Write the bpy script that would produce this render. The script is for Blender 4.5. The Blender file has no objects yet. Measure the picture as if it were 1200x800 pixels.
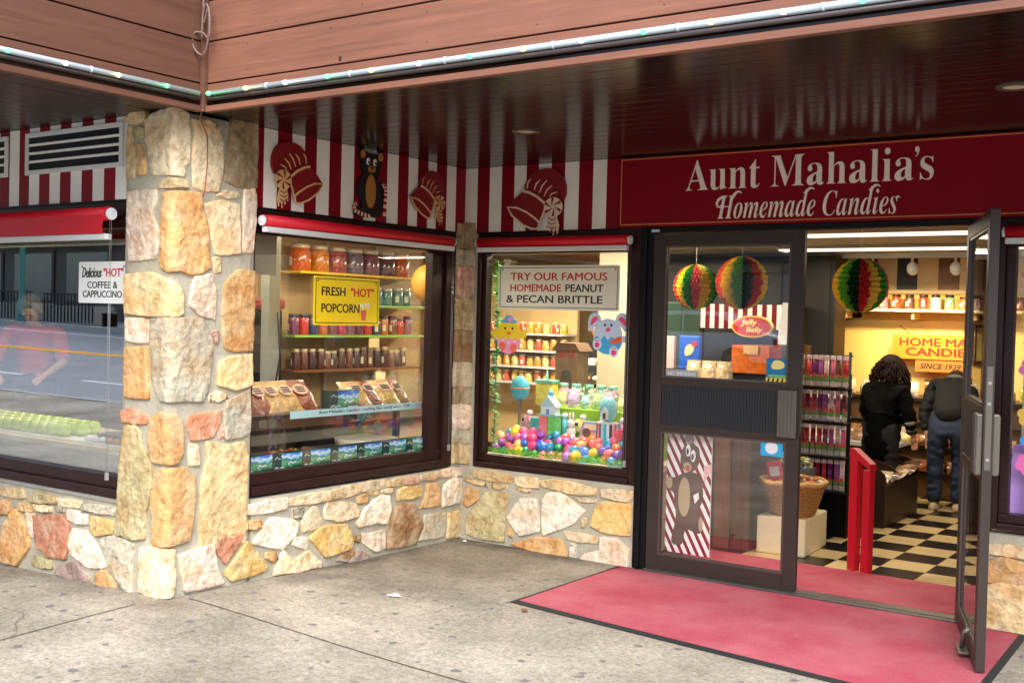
import bpy, bmesh, math, random
from mathutils import Vector, Matrix, noise
random.seed(7)
SC = bpy.context.scene
COLL = SC.collection
PI = math.pi
rad = math.radians

# ------------------------------------------------------------------ camera, sky, sun, exposure
cam = bpy.data.cameras.new('camera')
cam.sensor_width = 36.0
cam.lens = 38.94
cam.clip_start = 0.05
cam.clip_end = 500.0
cam_o = bpy.data.objects.new('camera', cam)
COLL.objects.link(cam_o)
cam_o.matrix_world = Matrix((
    (0.820471, -0.033338, 0.570715, 5.09488),
    (0.571132, 0.003785, -0.820849, -6.66423),
    (0.025205, 0.999437, 0.022146, 1.68008),
    (0, 0, 0, 1)))
SC.camera = cam_o

SUN_EL, SUN_AZ = rad(44), rad(146)          # azimuth measured clockwise from +Y: behind the camera, to its right
world = bpy.data.worlds.new('World')
SC.world = world
world.use_nodes = True
wn = world.node_tree.nodes
sky = wn.new('ShaderNodeTexSky')
sky.sky_type = 'NISHITA'
sky.sun_disc = False
sky.sun_elevation = SUN_EL
sky.sun_rotation = SUN_AZ
sky.air_density = 1.0
sky.dust_density = 1.5
sky.ozone_density = 1.0
world.node_tree.links.new(sky.outputs[0], wn['Background'].inputs[0])
wn['Background'].inputs[1].default_value = 0.13

sun = bpy.data.lights.new('sun', 'SUN')
sun.energy = 2.2
sun.angle = rad(60)
sun.color = (1.0, 0.97, 0.92)
sun_o = bpy.data.objects.new('sun', sun)
COLL.objects.link(sun_o)
sd = Vector((math.sin(SUN_AZ) * math.cos(SUN_EL), math.cos(SUN_AZ) * math.cos(SUN_EL), math.sin(SUN_EL)))
sun_o.rotation_euler = sd.to_track_quat('Z', 'Y').to_euler()

SC.view_settings.view_transform = 'Standard'
SC.view_settings.look = 'None'
SC.view_settings.gamma = 1.0
SC.view_settings.use_curve_mapping = False
SC.view_settings.exposure = 1.62
SC.cycles.max_bounces = 8
SC.cycles.transparent_max_bounces = 16
SC.cycles.use_denoising = True
SC.cycles.sample_clamp_indirect = 6.0
SC.cycles.caustics_reflective = False
SC.cycles.caustics_refractive = False


# ------------------------------------------------------------------ materials
def lin(c):
    r = []
    for v in c[:3]:
        v = v / 255.0
        r.append(v / 12.92 if v <= 0.04045 else ((v + 0.055) / 1.055) ** 2.4)
    return r


_mats = {}


def mat(name, rgb, rough=0.6, metal=0.0, var=0.0, scale=8.0, bump=0.0, bscale=60.0, coat=0.0, emit=0.0,
        stretch=(1, 1, 1), spec=0.5):
    if name in _mats:
        return _mats[name]
    m = bpy.data.materials.new(name)
    m.use_nodes = True
    nt = m.node_tree
    b = nt.nodes['Principled BSDF']
    c = lin(rgb)
    b.inputs['Base Color'].default_value = (*c, 1)
    b.inputs['Roughness'].default_value = rough
    b.inputs['Metallic'].default_value = metal
    b.inputs['Coat Weight'].default_value = coat
    b.inputs['Specular IOR Level'].default_value = spec
    if emit:
        b.inputs['Emission Color'].default_value = (*c, 1)
        b.inputs['Emission Strength'].default_value = emit
    if var or bump:
        tc = nt.nodes.new('ShaderNodeTexCoord')
        mp = nt.nodes.new('ShaderNodeMapping')
        mp.inputs['Scale'].default_value = stretch
        nt.links.new(tc.outputs['Object'], mp.inputs[0])
    if var:
        n = nt.nodes.new('ShaderNodeTexNoise')
        n.inputs['Scale'].default_value = scale
        n.inputs['Detail'].default_value = 6
        n.inputs['Roughness'].default_value = 0.65
        nt.links.new(mp.outputs[0], n.inputs['Vector'])
        r = nt.nodes.new('ShaderNodeValToRGB')
        r.color_ramp.elements[0].position = 0.3
        r.color_ramp.elements[1].position = 0.72
        r.color_ramp.elements[0].color = (*[v * (1 - var) for v in c], 1)
        r.color_ramp.elements[1].color = (*[min(1, v * (1 + var)) for v in c], 1)
        nt.links.new(n.outputs['Fac'], r.inputs[0])
        nt.links.new(r.outputs[0], b.inputs['Base Color'])
    if bump:
        n2 = nt.nodes.new('ShaderNodeTexNoise')
        n2.inputs['Scale'].default_value = bscale
        n2.inputs['Detail'].default_value = 5
        nt.links.new(mp.outputs[0], n2.inputs['Vector'])
        bp = nt.nodes.new('ShaderNodeBump')
        bp.inputs['Strength'].default_value = bump
        bp.inputs['Distance'].default_value = 0.01
        nt.links.new(n2.outputs['Fac'], bp.inputs['Height'])
        nt.links.new(bp.outputs[0], b.inputs['Normal'])
    _mats[name] = m
    return m


def glass_mat(name, ior=1.5, tint=(1, 1, 1), rough=0.0, boost=1.0):
    m = bpy.data.materials.new(name)
    m.use_nodes = True
    nt = m.node_tree
    for n in list(nt.nodes):
        if n.type != 'OUTPUT_MATERIAL':
            nt.nodes.remove(n)
    out = nt.nodes['Material Output']
    fr = nt.nodes.new('ShaderNodeFresnel')
    ge = nt.nodes.new('ShaderNodeNewGeometry')
    mr = nt.nodes.new('ShaderNodeMapRange')          # a thin pane reflects alike from both of its sides
    mr.inputs['To Min'].default_value = ior
    mr.inputs['To Max'].default_value = 1.0 / ior
    nt.links.new(ge.outputs['Backfacing'], mr.inputs[0])
    nt.links.new(mr.outputs[0], fr.inputs[0])
    tr = nt.nodes.new('ShaderNodeBsdfTransparent')
    tr.inputs[0].default_value = (*tint, 1)
    gl = nt.nodes.new('ShaderNodeBsdfGlossy')
    gl.inputs['Roughness'].default_value = rough
    gl.inputs['Color'].default_value = (boost, boost, boost, 1)
    mx = nt.nodes.new('ShaderNodeMixShader')
    nt.links.new(fr.outputs[0], mx.inputs[0])
    nt.links.new(tr.outputs[0], mx.inputs[1])
    nt.links.new(gl.outputs[0], mx.inputs[2])
    nt.links.new(mx.outputs[0], out.inputs[0])
    return m


# ------------------------------------------------------------------ objects
def link(o):
    COLL.objects.link(o)
    return o


def tag(o, label=None, cat=None, group=None, kind=None):
    if label:
        o['label'] = label
    if cat:
        o['category'] = cat
    if group:
        o['group'] = group
    if kind:
        o['kind'] = kind
    return o


def thing(name, label, cat, loc=(0, 0, 0), rz=0.0, group=None):
    o = bpy.data.objects.new(name, None)
    link(o)
    o.empty_display_size = 0.1
    o.location = loc
    o.rotation_euler = (0, 0, rz)
    return tag(o, label, cat, group)


def dup(root, loc=None, rz=None, label=None, group=None):
    def rec(o, par):
        c = o.copy()
        link(c)
        if par is not None:
            c.parent = par
        for ch in list(o.children):
            rec(ch, c)
        return c
    r = rec(root, None)
    if loc is not None:
        r.location = loc
    if rz is not None:
        r.rotation_euler = (0, 0, rz)
    if label:
        r['label'] = label
    if group:
        r['group'] = group
    return r


class MB:
    """collects shapes, then links them as ONE mesh object"""

    def __init__(self):
        self.bm = bmesh.new()
        self.mi = 0

    def _verts(self, co):
        return [self.bm.verts.new(c) for c in co]

    def _face(self, vs):
        try:
            f = self.bm.faces.new(vs)
            f.material_index = self.mi
            return f
        except ValueError:
            return None

    def box(self, x0, x1, y0, y1, z0, z1, bev=0.0, rot=None):
        co = [(x0, y0, z0), (x1, y0, z0), (x1, y1, z0), (x0, y1, z0), (x0, y0, z1), (x1, y0, z1), (x1, y1, z1), (x0, y1, z1)]
        if rot:
            piv, M = rot
            co = [tuple(Vector(piv) + M @ (Vector(c) - Vector(piv))) for c in co]
        v = self._verts(co)
        fs = [self._face([v[i] for i in q]) for q in ((0, 3, 2, 1), (4, 5, 6, 7), (0, 1, 5, 4), (1, 2, 6, 5), (2, 3, 7, 6), (3, 0, 4, 7))]
        if bev > 0:
            es = set(e for f in fs for e in f.edges)
            r = bmesh.ops.bevel(self.bm, geom=list(es), offset=bev, segments=2, affect='EDGES', profile=0.6)
            for f in r['faces']:
                f.material_index = self.mi
        return self

    def tube(self, pts, r, n=10, cap=True, radii=None):
        pts = [Vector(p) for p in pts]
        rings = []
        up = Vector((0, 0, 1))
        prev = None
        for i, p in enumerate(pts):
            if i == 0:
                d = pts[1] - pts[0]
            elif i == len(pts) - 1:
                d = pts[-1] - pts[-2]
            else:
                d = pts[i + 1] - pts[i - 1]
            d.normalize()
            if prev is None:
                a = d.cross(up)
                if a.length < 1e-3:
                    a = d.cross(Vector((1, 0, 0)))
                a.normalize()
            else:
                a = prev - d * prev.dot(d)
                if a.length < 1e-5:
                    a = d.orthogonal()
                a.normalize()
            prev = a
            b = d.cross(a)
            rr = radii[i] if radii else r
            rings.append(self._verts([p + (a * math.cos(2 * PI * k / n) + b * math.sin(2 * PI * k / n)) * rr for k in range(n)]))
        for q in range(len(rings) - 1):
            for k in range(n):
                f = self._face([rings[q][k], rings[q][(k + 1) % n], rings[q + 1][(k + 1) % n], rings[q + 1][k]])
                if f:
                    f.smooth = True
        if cap:
            self._face(rings[0][::-1])
            self._face(rings[-1])
        return self

    def lathe(self, prof, c=(0, 0, 0), n=20, sx=1.0, sy=1.0, smooth=True):
        rings = []
        for r, z in prof:
            if r < 1e-6:
                rings.append(self._verts([(c[0], c[1], c[2] + z)]))
            else:
                rings.append(self._verts([(c[0] + r * sx * math.cos(2 * PI * k / n), c[1] + r * sy * math.sin(2 * PI * k / n), c[2] + z) for k in range(n)]))
        for a, b in zip(rings[:-1], rings[1:]):
            for k in range(n):
                k2 = (k + 1) % n
                if len(a) == 1 and len(b) == 1:
                    continue
                if len(a) == 1:
                    f = self._face([a[0], b[k2], b[k]])
                elif len(b) == 1:
                    f = self._face([a[k], a[k2], b[0]])
                else:
                    f = self._face([a[k], a[k2], b[k2], b[k]])
                if f:
                    f.smooth = smooth
        return self

    def ell(self, c, rx, ry, rz, n=14, m=9, rot=None):
        vs0 = len(self.bm.verts)
        prof = [(math.sin(PI * i / m), -math.cos(PI * i / m)) for i in range(m + 1)]
        prof[0] = (0, -1)
        prof[-1] = (0, 1)
        self.bm.verts.ensure_lookup_table()
        before = set(self.bm.verts)
        self.lathe([(r, z) for r, z in prof], n=n)
        M = rot if rot else Matrix.Identity(3)
        for v in self.bm.verts:
            if v not in before:
                p = M @ Vector((v.co.x * rx, v.co.y * ry, v.co.z * rz))
                v.co = p + Vector(c)
        return self

    def prism(self, pts, y0, y1):
        """outline (u, v) in the local XZ plane, from y0 (front, nearer the viewer) to y1"""
        a = self._verts([(u, y0, v) for u, v in pts])
        b = self._verts([(u, y1, v) for u, v in pts])
        n = len(pts)
        self._face(a)
        self._face(b[::-1])
        for k in range(n):
            self._face([a[k], b[k], b[(k + 1) % n], a[(k + 1) % n]])
        return self

    def hprism(self, pts, z0, z1):
        a = self._verts([(x, y, z0) for x, y in pts])
        b = self._verts([(x, y, z1) for x, y in pts])
        n = len(pts)
        self._face(a[::-1])
        self._face(b)
        for k in range(n):
            self._face([a[k], a[(k + 1) % n], b[(k + 1) % n], b[k]])
        return self

    def strip(self, pts, w, y0, y1):
        """a flat band of width w along points (u, v) in the local XZ plane"""
        P = [Vector((p[0], p[1])) for p in pts]
        L, Rr = [], []
        for i, p in enumerate(P):
            d = (P[min(i + 1, len(P) - 1)] - P[max(i - 1, 0)])
            if d.length < 1e-9:
                d = Vector((1, 0))
            d.normalize()
            nn = Vector((-d.y, d.x)) * (w if not isinstance(w, (list, tuple)) else w[i]) * 0.5
            L.append(p + nn)
            Rr.append(p - nn)
        for i in range(len(P) - 1):
            self.prism([tuple(Rr[i]), tuple(Rr[i + 1]), tuple(L[i + 1]), tuple(L[i])], y0, y1)
        return self

    def build(self, name, m=None, parent=None, smooth=None, recalc=True, **tags):
        if recalc:
            bmesh.ops.recalc_face_normals(self.bm, faces=self.bm.faces)
        me = bpy.data.meshes.new(name)
        self.bm.to_mesh(me)
        self.bm.free()
        if smooth:
            for p in me.polygons:
                p.use_smooth = True
        if m is not None:
            for q in (m if isinstance(m, (list, tuple)) else [m]):
                me.materials.append(q)
        o = bpy.data.objects.new(name, me)
        link(o)
        if parent is not None:
            o.parent = parent
        return tag(o, **tags)


def ring(cx, cz, rx, rz, n=24, a0=0.0, a1=2 * PI):
    full = abs(a1 - a0 - 2 * PI) < 1e-6
    m = n if full else n + 1
    return [(cx + rx * math.cos(a0 + (a1 - a0) * k / n), cz + rz * math.sin(a0 + (a1 - a0) * k / n)) for k in range(m)]


def rrect(u0, u1, v0, v1, r, n=4):
    out = []
    for cx, cy, a in ((u1 - r, v1 - r, 0), (u0 + r, v1 - r, PI / 2), (u0 + r, v0 + r, PI), (u1 - r, v0 + r, 3 * PI / 2)):
        for k in range(n + 1):
            t = a + PI / 2 * k / n
            out.append((cx + r * math.cos(t), cy + r * math.sin(t)))
    return out


def smooth_poly(pts, it=2):
    for _ in range(it):
        q = []
        n = len(pts)
        for i in range(n):
            a, b = pts[i], pts[(i + 1) % n]
            q.append((a[0] * .75 + b[0] * .25, a[1] * .75 + b[1] * .25))
            q.append((a[0] * .25 + b[0] * .75, a[1] * .25 + b[1] * .75))
        pts = q
    return pts


_DG = None


def text_obj(body, u0, u1, v0, v1, y, m, parent, name='lettering', shear=0.0, th=0.0015, bold=0.0):
    """words filling the box u0..u1 x v0..v1 of the local XZ plane, raised th towards -Y from y"""
    cu = bpy.data.curves.new('lettering', 'FONT')
    cu.body = body
    cu.shear = shear
    cu.extrude = 0.01
    cu.resolution_u = 3
    return _curve_to_part(cu, u0, u1, v0, v1, y, m, parent, name, th, bold)


def glyph_obj(key, u0, u1, v0, v1, y, m, parent, name='lettering', th=0.004, offset=0.0, extra=None):
    cu = bpy.data.curves.new('lettering', 'CURVE')
    cu.dimensions = '2D'
    cu.fill_mode = 'BOTH'
    cu.extrude = 0.01
    cu.offset = offset
    for poly in GLYPHS[key] + (extra or []):
        sp = cu.splines.new('POLY')
        sp.points.add(len(poly) - 1)
        for i, (x, yy) in enumerate(poly):
            sp.points[i].co = (x / 1000, yy / 1000, 0, 1)
        sp.use_cyclic_u = True
    return _curve_to_part(cu, u0, u1, v0, v1, y, m, parent, name, th)


def _curve_to_part(cu, u0, u1, v0, v1, y, m, parent, name, th, bold=0.0):
    tmp = bpy.data.objects.new('lettering_curve', cu)
    link(tmp)
    dg = bpy.context.evaluated_depsgraph_get()
    dg.update()
    me = bpy.data.meshes.new_from_object(tmp.evaluated_get(dg))
    bpy.data.objects.remove(tmp)
    bpy.data.curves.remove(cu)
    xs = [v.co.x for v in me.vertices]
    ys = [v.co.y for v in me.vertices]
    xa, xb, ya, yb = min(xs), max(xs), min(ys), max(ys)
    for v in me.vertices:
        x = u0 + (v.co.x - xa) / (xb - xa) * (u1 - u0)
        z = v0 + (v.co.y - ya) / (yb - ya) * (v1 - v0)
        v.co = (x, y - th * (0.5 + v.co.z / 0.02), z)
    if bold:
        d = bold * (v1 - v0)                         # a heavier stroke: the letters again, shifted and a hair behind
        bm = bmesh.new()
        bm.from_mesh(me)
        for sx, sz, k in ((1, 0, 1), (-1, 0, 2), (0, .6, 3), (0, -.6, 4)):
            t2 = bmesh.new()
            t2.from_mesh(me)
            for v in t2.verts:
                v.co.x += sx * d
                v.co.z += sz * d
                v.co.y += k * th * 0.12
            tm = bpy.data.meshes.new('tmp')
            t2.to_mesh(tm)
            t2.free()
            bm.from_mesh(tm)
            bpy.data.meshes.remove(tm)
        bm.to_mesh(me)
        bm.free()
    me.materials.clear()
    me.materials.append(m)
    o = bpy.data.objects.new(name, me)
    link(o)
    o.parent = parent
    return o


def fbm(p, oct=4, H=0.8):
    return noise.fractal(Vector(p), H, 2.1, oct)

# ---- outlines of the stones (mm along the wall, mm up) and of the sign's letters
STONES = {
 'pillar': [
  ('tan',[(-426,2761),(-339,2794),(-252,2787),(-256,2747),(-319,2727),(-396,2737)]),
  ('tan',[(-413,2709),(-371,2706),(-351,2609),(-326,2535),(-334,2419),(-405,2426)]),
  ('olive',[(-330,2699),(-272,2698),(-263,2650),(-300,2646),(-329,2655)]),
  ('orange',[(-316,2614),(-281,2597),(-250,2530),(-236,2439),(-288,2440),(-310,2519)]),
  ('cream',[(-239,2731),(-177,2766),(0,2790),(88,2769),(99,2499),(77,2482),(61,2420),(-179,2432),(-203,2477),(-217,2586),(-242,2645)]),
  ('cream',[(115,2738),(241,2751),(298,2723),(333,2640),(330,2463),(306,2364),(178,2357),(133,2374),(125,2517),(135,2655)]),
  ('dark',[(400,2794),(591,2795),(596,2418),(527,2403),(410,2409),(352,2435),(372,2586)]),
  ('tan',[(-116,2386),(-55,2397),(74,2396),(80,2357),(-120,2347)]),
  ('cream',[(275,2339),(335,2361),(464,2373),(464,2343),(421,2330),(354,2331)]),
  ('pinkc',[(-390,2338),(-142,2338),(-135,2284),(-172,2200),(-119,2119),(-114,2040),(-137,1962),(-223,1955),(-373,1949)]),
  ('orange',[(-69,2317),(179,2333),(190,2247),(228,2149),(241,2011),(261,1924),(189,1880),(108,1880),(46,1895),(-18,1889),(-80,1915),(-79,2090)]),
  ('cream',[(216,2272),(327,2305),(456,2295),(473,2018),(363,2000),(292,2007),(246,2180)]),
  ('pinkc',[(502,2413),(576,2425),(592,2362),(586,2025),(497,2023),(497,2201)]),
  ('tan',[(279,1969),(330,1976),(337,1898),(299,1893)]),
  ('tan',[(-389,1866),(-163,1873),(4,1830),(62,1775),(69,1654),(17,1635),(-191,1638),(-383,1645)]),
  ('pinkc',[(154,1858),(272,1878),(302,1791),(301,1621),(195,1648),(117,1705)]),
  ('orange',[(466,1909),(594,1908),(582,1440),(424,1442),(376,1465),(357,1644),(376,1838)]),
  ('pinkc',[(-384,1614),(-184,1613),(-183,1483),(-384,1487)]),
  ('tan',[(-144,1585),(-104,1586),(-113,1507),(-141,1506)]),
  ('orange',[(-389,1446),(-197,1452),(-182,1331),(-167,1201),(-172,1172),(-387,1166)]),
  ('grey',[(-167,1613),(26,1628),(204,1623),(267,1517),(278,1436),(267,1318),(251,1215),(215,1158),(-64,1168),(-135,1275)]),
  ('pink',[(284,1547),(325,1547),(324,1476),(299,1502)]),
  ('tan',[(345,1375),(425,1404),(582,1417),(582,1233),(459,1213),(334,1245)]),
  ('cream',[(279,1193),(392,1203),(410,1157),(275,1147)]),
  ('rust',[(-402,1084),(-314,1098),(-177,1071),(-190,1021),(-395,1022)]),
  ('orange',[(-140,1056),(-73,1093),(30,1091),(79,1032),(87,873),(53,814),(-10,815),(-122,818),(-158,888),(-160,974)]),
  ('rust',[(120,1008),(132,1072),(357,1090),(344,1022),(299,944),(153,935)]),
  ('grey',[(403,1139),(573,1207),(579,961),(545,933),(399,925),(386,1057)]),
  ('pink',[(349,1011),(382,1005),(379,938),(351,936)]),
  ('cream',[(135,908),(199,903),(201,793),(142,795)]),
  ('tan',[(253,917),(409,883),(546,895),(566,808),(563,624),(561,293),(386,293),(227,300),(219,441),(227,662),(265,820)]),
  ('olive',[(-382,993),(-288,1004),(-241,968),(-233,896),(-144,802),(-135,672),(-171,552),(-189,375),(-282,356),(-448,370),(-426,641),(-408,865)]),
  ('orange',[(-98,777),(28,781),(89,786),(171,726),(173,631),(159,464),(134,366),(-97,351),(-120,565)]),
  ('cream',[(-214,313),(-101,340),(44,328),(48,162),(38,72),(-115,51),(-231,66),(-231,203)]),
  ('pinkc',[(74,292),(316,323),(338,190),(391,90),(378,74),(126,79),(94,202)]),
  ('rust',[(337,390),(442,354),(553,350),(515,282),(407,193),(348,278)]),
  ('yell',[(581,295),(729,123),(716,94),(462,77),(409,127)]),
 ],
 'w1': [
  ('tan',[(-1660,494),(-1406,517),(-1380,468),(-1413,455),(-1659,455)]),
  ('olive',[(-1339,482),(-1275,513),(-1052,510),(-1038,472),(-1322,446)]),
  ('cream',[(-1028,503),(-791,512),(-766,466),(-1004,465)]),
  ('grey',[(-746,504),(-443,514),(-456,464),(-760,467)]),
  ('orange',[(-1658,417),(-1547,425),(-1540,383),(-1561,342),(-1656,335)]),
  ('tan',[(-1437,428),(-1240,437),(-1247,394),(-1428,382)]),
  ('cream',[(-1232,438),(-1097,440),(-1088,411),(-1227,403)]),
  ('grey',[(-1027,458),(-949,458),(-956,429),(-1034,429)]),
  ('white',[(-918,448),(-722,440),(-721,380),(-924,388)]),
  ('yell',[(-693,435),(-476,431),(-481,360),(-617,333),(-683,342)]),
  ('orange',[(-1486,379),(-1444,380),(-1334,266),(-1314,165),(-1443,33),(-1648,31),(-1650,128),(-1585,271)]),
  ('pinkc',[(-1336,369),(-1271,377),(-1267,237),(-1308,232)]),
  ('rust',[(-1255,365),(-956,405),(-896,351),(-912,203),(-933,145),(-1089,141),(-1201,181),(-1227,243)]),
  ('pinkc',[(-862,337),(-712,334),(-637,277),(-530,169),(-561,142),(-692,131),(-873,181),(-905,249)]),
  ('olive',[(-1256,117),(-1088,113),(-1071,62),(-1271,58)]),
  ('mauve',[(-1009,79),(-826,143),(-690,73),(-711,25),(-884,32),(-1023,40)]),
  ('orange',[(-603,105),(-560,129),(-417,89),(-436,17),(-644,18)]),
  ('grey',[(-580,312),(-452,345),(-264,324),(-282,223),(-270,48),(-304,47),(-432,113),(-520,223)]),
 ],
 'w2': [
  ('pinkc',[(-2119,512),(-1801,522),(-1799,452),(-2086,450),(-2114,459)]),
  ('cream',[(-1780,510),(-1427,525),(-1420,456),(-1779,465)]),
  ('tan',[(-1412,518),(-1146,536),(-1144,476),(-1410,462)]),
  ('cream',[(-1394,521),(-1152,534),(-1147,473),(-1308,460),(-1392,482)]),
  ('cream',[(-1137,537),(-865,533),(-851,480),(-1076,473),(-1138,484)]),
  ('tan',[(-849,521),(-682,530),(-672,479),(-844,484)]),
  ('pink',[(-666,528),(-517,523),(-515,475),(-656,479)]),
  ('cream',[(-500,527),(-259,530),(-252,477),(-504,489)]),
  ('pinkc',[(-242,539),(7,537),(15,474),(-240,487)]),
  ('orange',[(-2123,407),(-2021,409),(-2020,366),(-2128,369)]),
  ('white',[(-1931,410),(-1756,376),(-1700,348),(-1726,276),(-1832,204),(-2069,273),(-2032,321)]),
  ('grey',[(-1751,441),(-1654,439),(-1673,382),(-1742,384)]),
  ('cream',[(-1576,429),(-1547,425),(-1478,297),(-1657,286),(-1666,359)]),
  ('cream',[(-1447,449),(-1204,411),(-1156,364),(-1162,317),(-1323,310),(-1458,341),(-1467,404)]),
  ('yell',[(-1599,237),(-1500,294),(-1261,277),(-1204,167),(-1225,111),(-1450,94)]),
  ('white',[(-1725,261),(-1616,239),(-1618,168),(-1745,218)]),
  ('orange',[(-1964,198),(-1885,188),(-1868,152),(-1917,138),(-1963,168)]),
  ('cream',[(-1818,189),(-1721,113),(-1611,156),(-1478,52),(-1492,33),(-1895,51),(-1857,136)]),
  ('brown',[(-1181,185),(-1134,186),(-1133,140),(-1188,159)]),
  ('mauve',[(-1256,100),(-1131,85),(-1018,29),(-1048,-21),(-1345,50),(-1301,86)]),
  ('orange',[(-1149,443),(-1053,457),(-1051,395),(-1145,404)]),
  ('cream',[(-917,467),(-784,467),(-791,437),(-916,446)]),
  ('tan',[(-1031,469),(-940,469),(-942,441),(-1033,447)]),
  ('white',[(-923,431),(-845,417),(-818,320),(-870,227),(-963,251),(-1142,243),(-1161,278),(-1072,362)]),
  ('yell',[(-735,446),(-671,460),(-489,448),(-486,374),(-749,374)]),
  ('orange',[(-413,453),(-282,438),(-273,283),(-492,291),(-435,368)]),
  ('white',[(-211,419),(-122,466),(-12,454),(-4,260),(-60,279),(-237,267),(-227,377)]),
  ('brown',[(-763,323),(-585,343),(-515,227),(-462,165),(-541,42),(-848,47),(-807,213)]),
  ('pinkc',[(-1097,193),(-1021,177),(-876,187),(-880,57),(-972,51),(-1095,132)]),
  ('grey',[(-439,227),(-203,213),(-214,42),(-509,58),(-452,131)]),
  ('tan',[(-157,201),(-2,209),(6,15),(-168,24)]),
  ('brown',[(-1297,103),(-1122,80),(-1065,41),(-1295,38)]),
 ],
 'w3': [
  ('tan',[(135,512),(186,538),(498,529),(508,471),(442,462),(171,474)]),
  ('cream',[(537,512),(734,526),(739,456),(550,457)]),
  ('tan',[(750,514),(875,534),(1219,512),(1213,460),(1094,446),(767,470)]),
  ('cream',[(1271,505),(1510,519),(1502,461),(1462,444),(1273,454)]),
  ('tan',[(81,465),(292,439),(284,415),(85,440)]),
  ('tan',[(334,447),(460,443),(457,420),(335,412)]),
  ('tan',[(550,439),(672,439),(665,418),(551,416)]),
  ('orange',[(95,383),(208,381),(202,311),(108,247),(64,267)]),
  ('olive',[(277,368),(469,394),(480,330),(449,258),(452,33),(202,27),(114,50),(111,161)]),
  ('white',[(594,359),(730,372),(761,149),(594,97),(483,214)]),
  ('tan',[(485,160),(523,104),(520,77),(496,80)]),
  ('white',[(824,425),(925,441),(1135,341),(1039,238),(801,128),(784,192),(786,379)]),
  ('cream',[(1049,422),(1222,429),(1215,405),(1095,401)]),
  ('tan',[(1114,273),(1144,284),(1138,231),(1118,228)]),
  ('yell',[(1230,391),(1303,419),(1498,423),(1498,214),(1295,213),(1187,244)]),
  ('cream',[(964,176),(1237,173),(1239,124),(997,121)]),
  ('orange',[(514,21),(731,98),(935,112),(1000,23),(993,-18),(830,-15)]),
  ('white',[(1021,85),(1067,91),(1070,-17),(1016,12)]),
  ('pinkc',[(1267,170),(1398,175),(1487,118),(1476,-17),(1107,-1),(1151,44),(1270,81)]),
 ],
 'w4': [
  ('cream',[(3767,473),(3986,482),(3988,411),(3869,423),(3772,416)]),
  ('orange',[(3770,372),(3856,407),(3989,383),(3992,284),(3888,260),(3774,264)]),
  ('tan',[(3771,235),(3835,259),(3993,263),(4004,-83),(3912,-87),(3778,-69)]),
 ],
}
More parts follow.
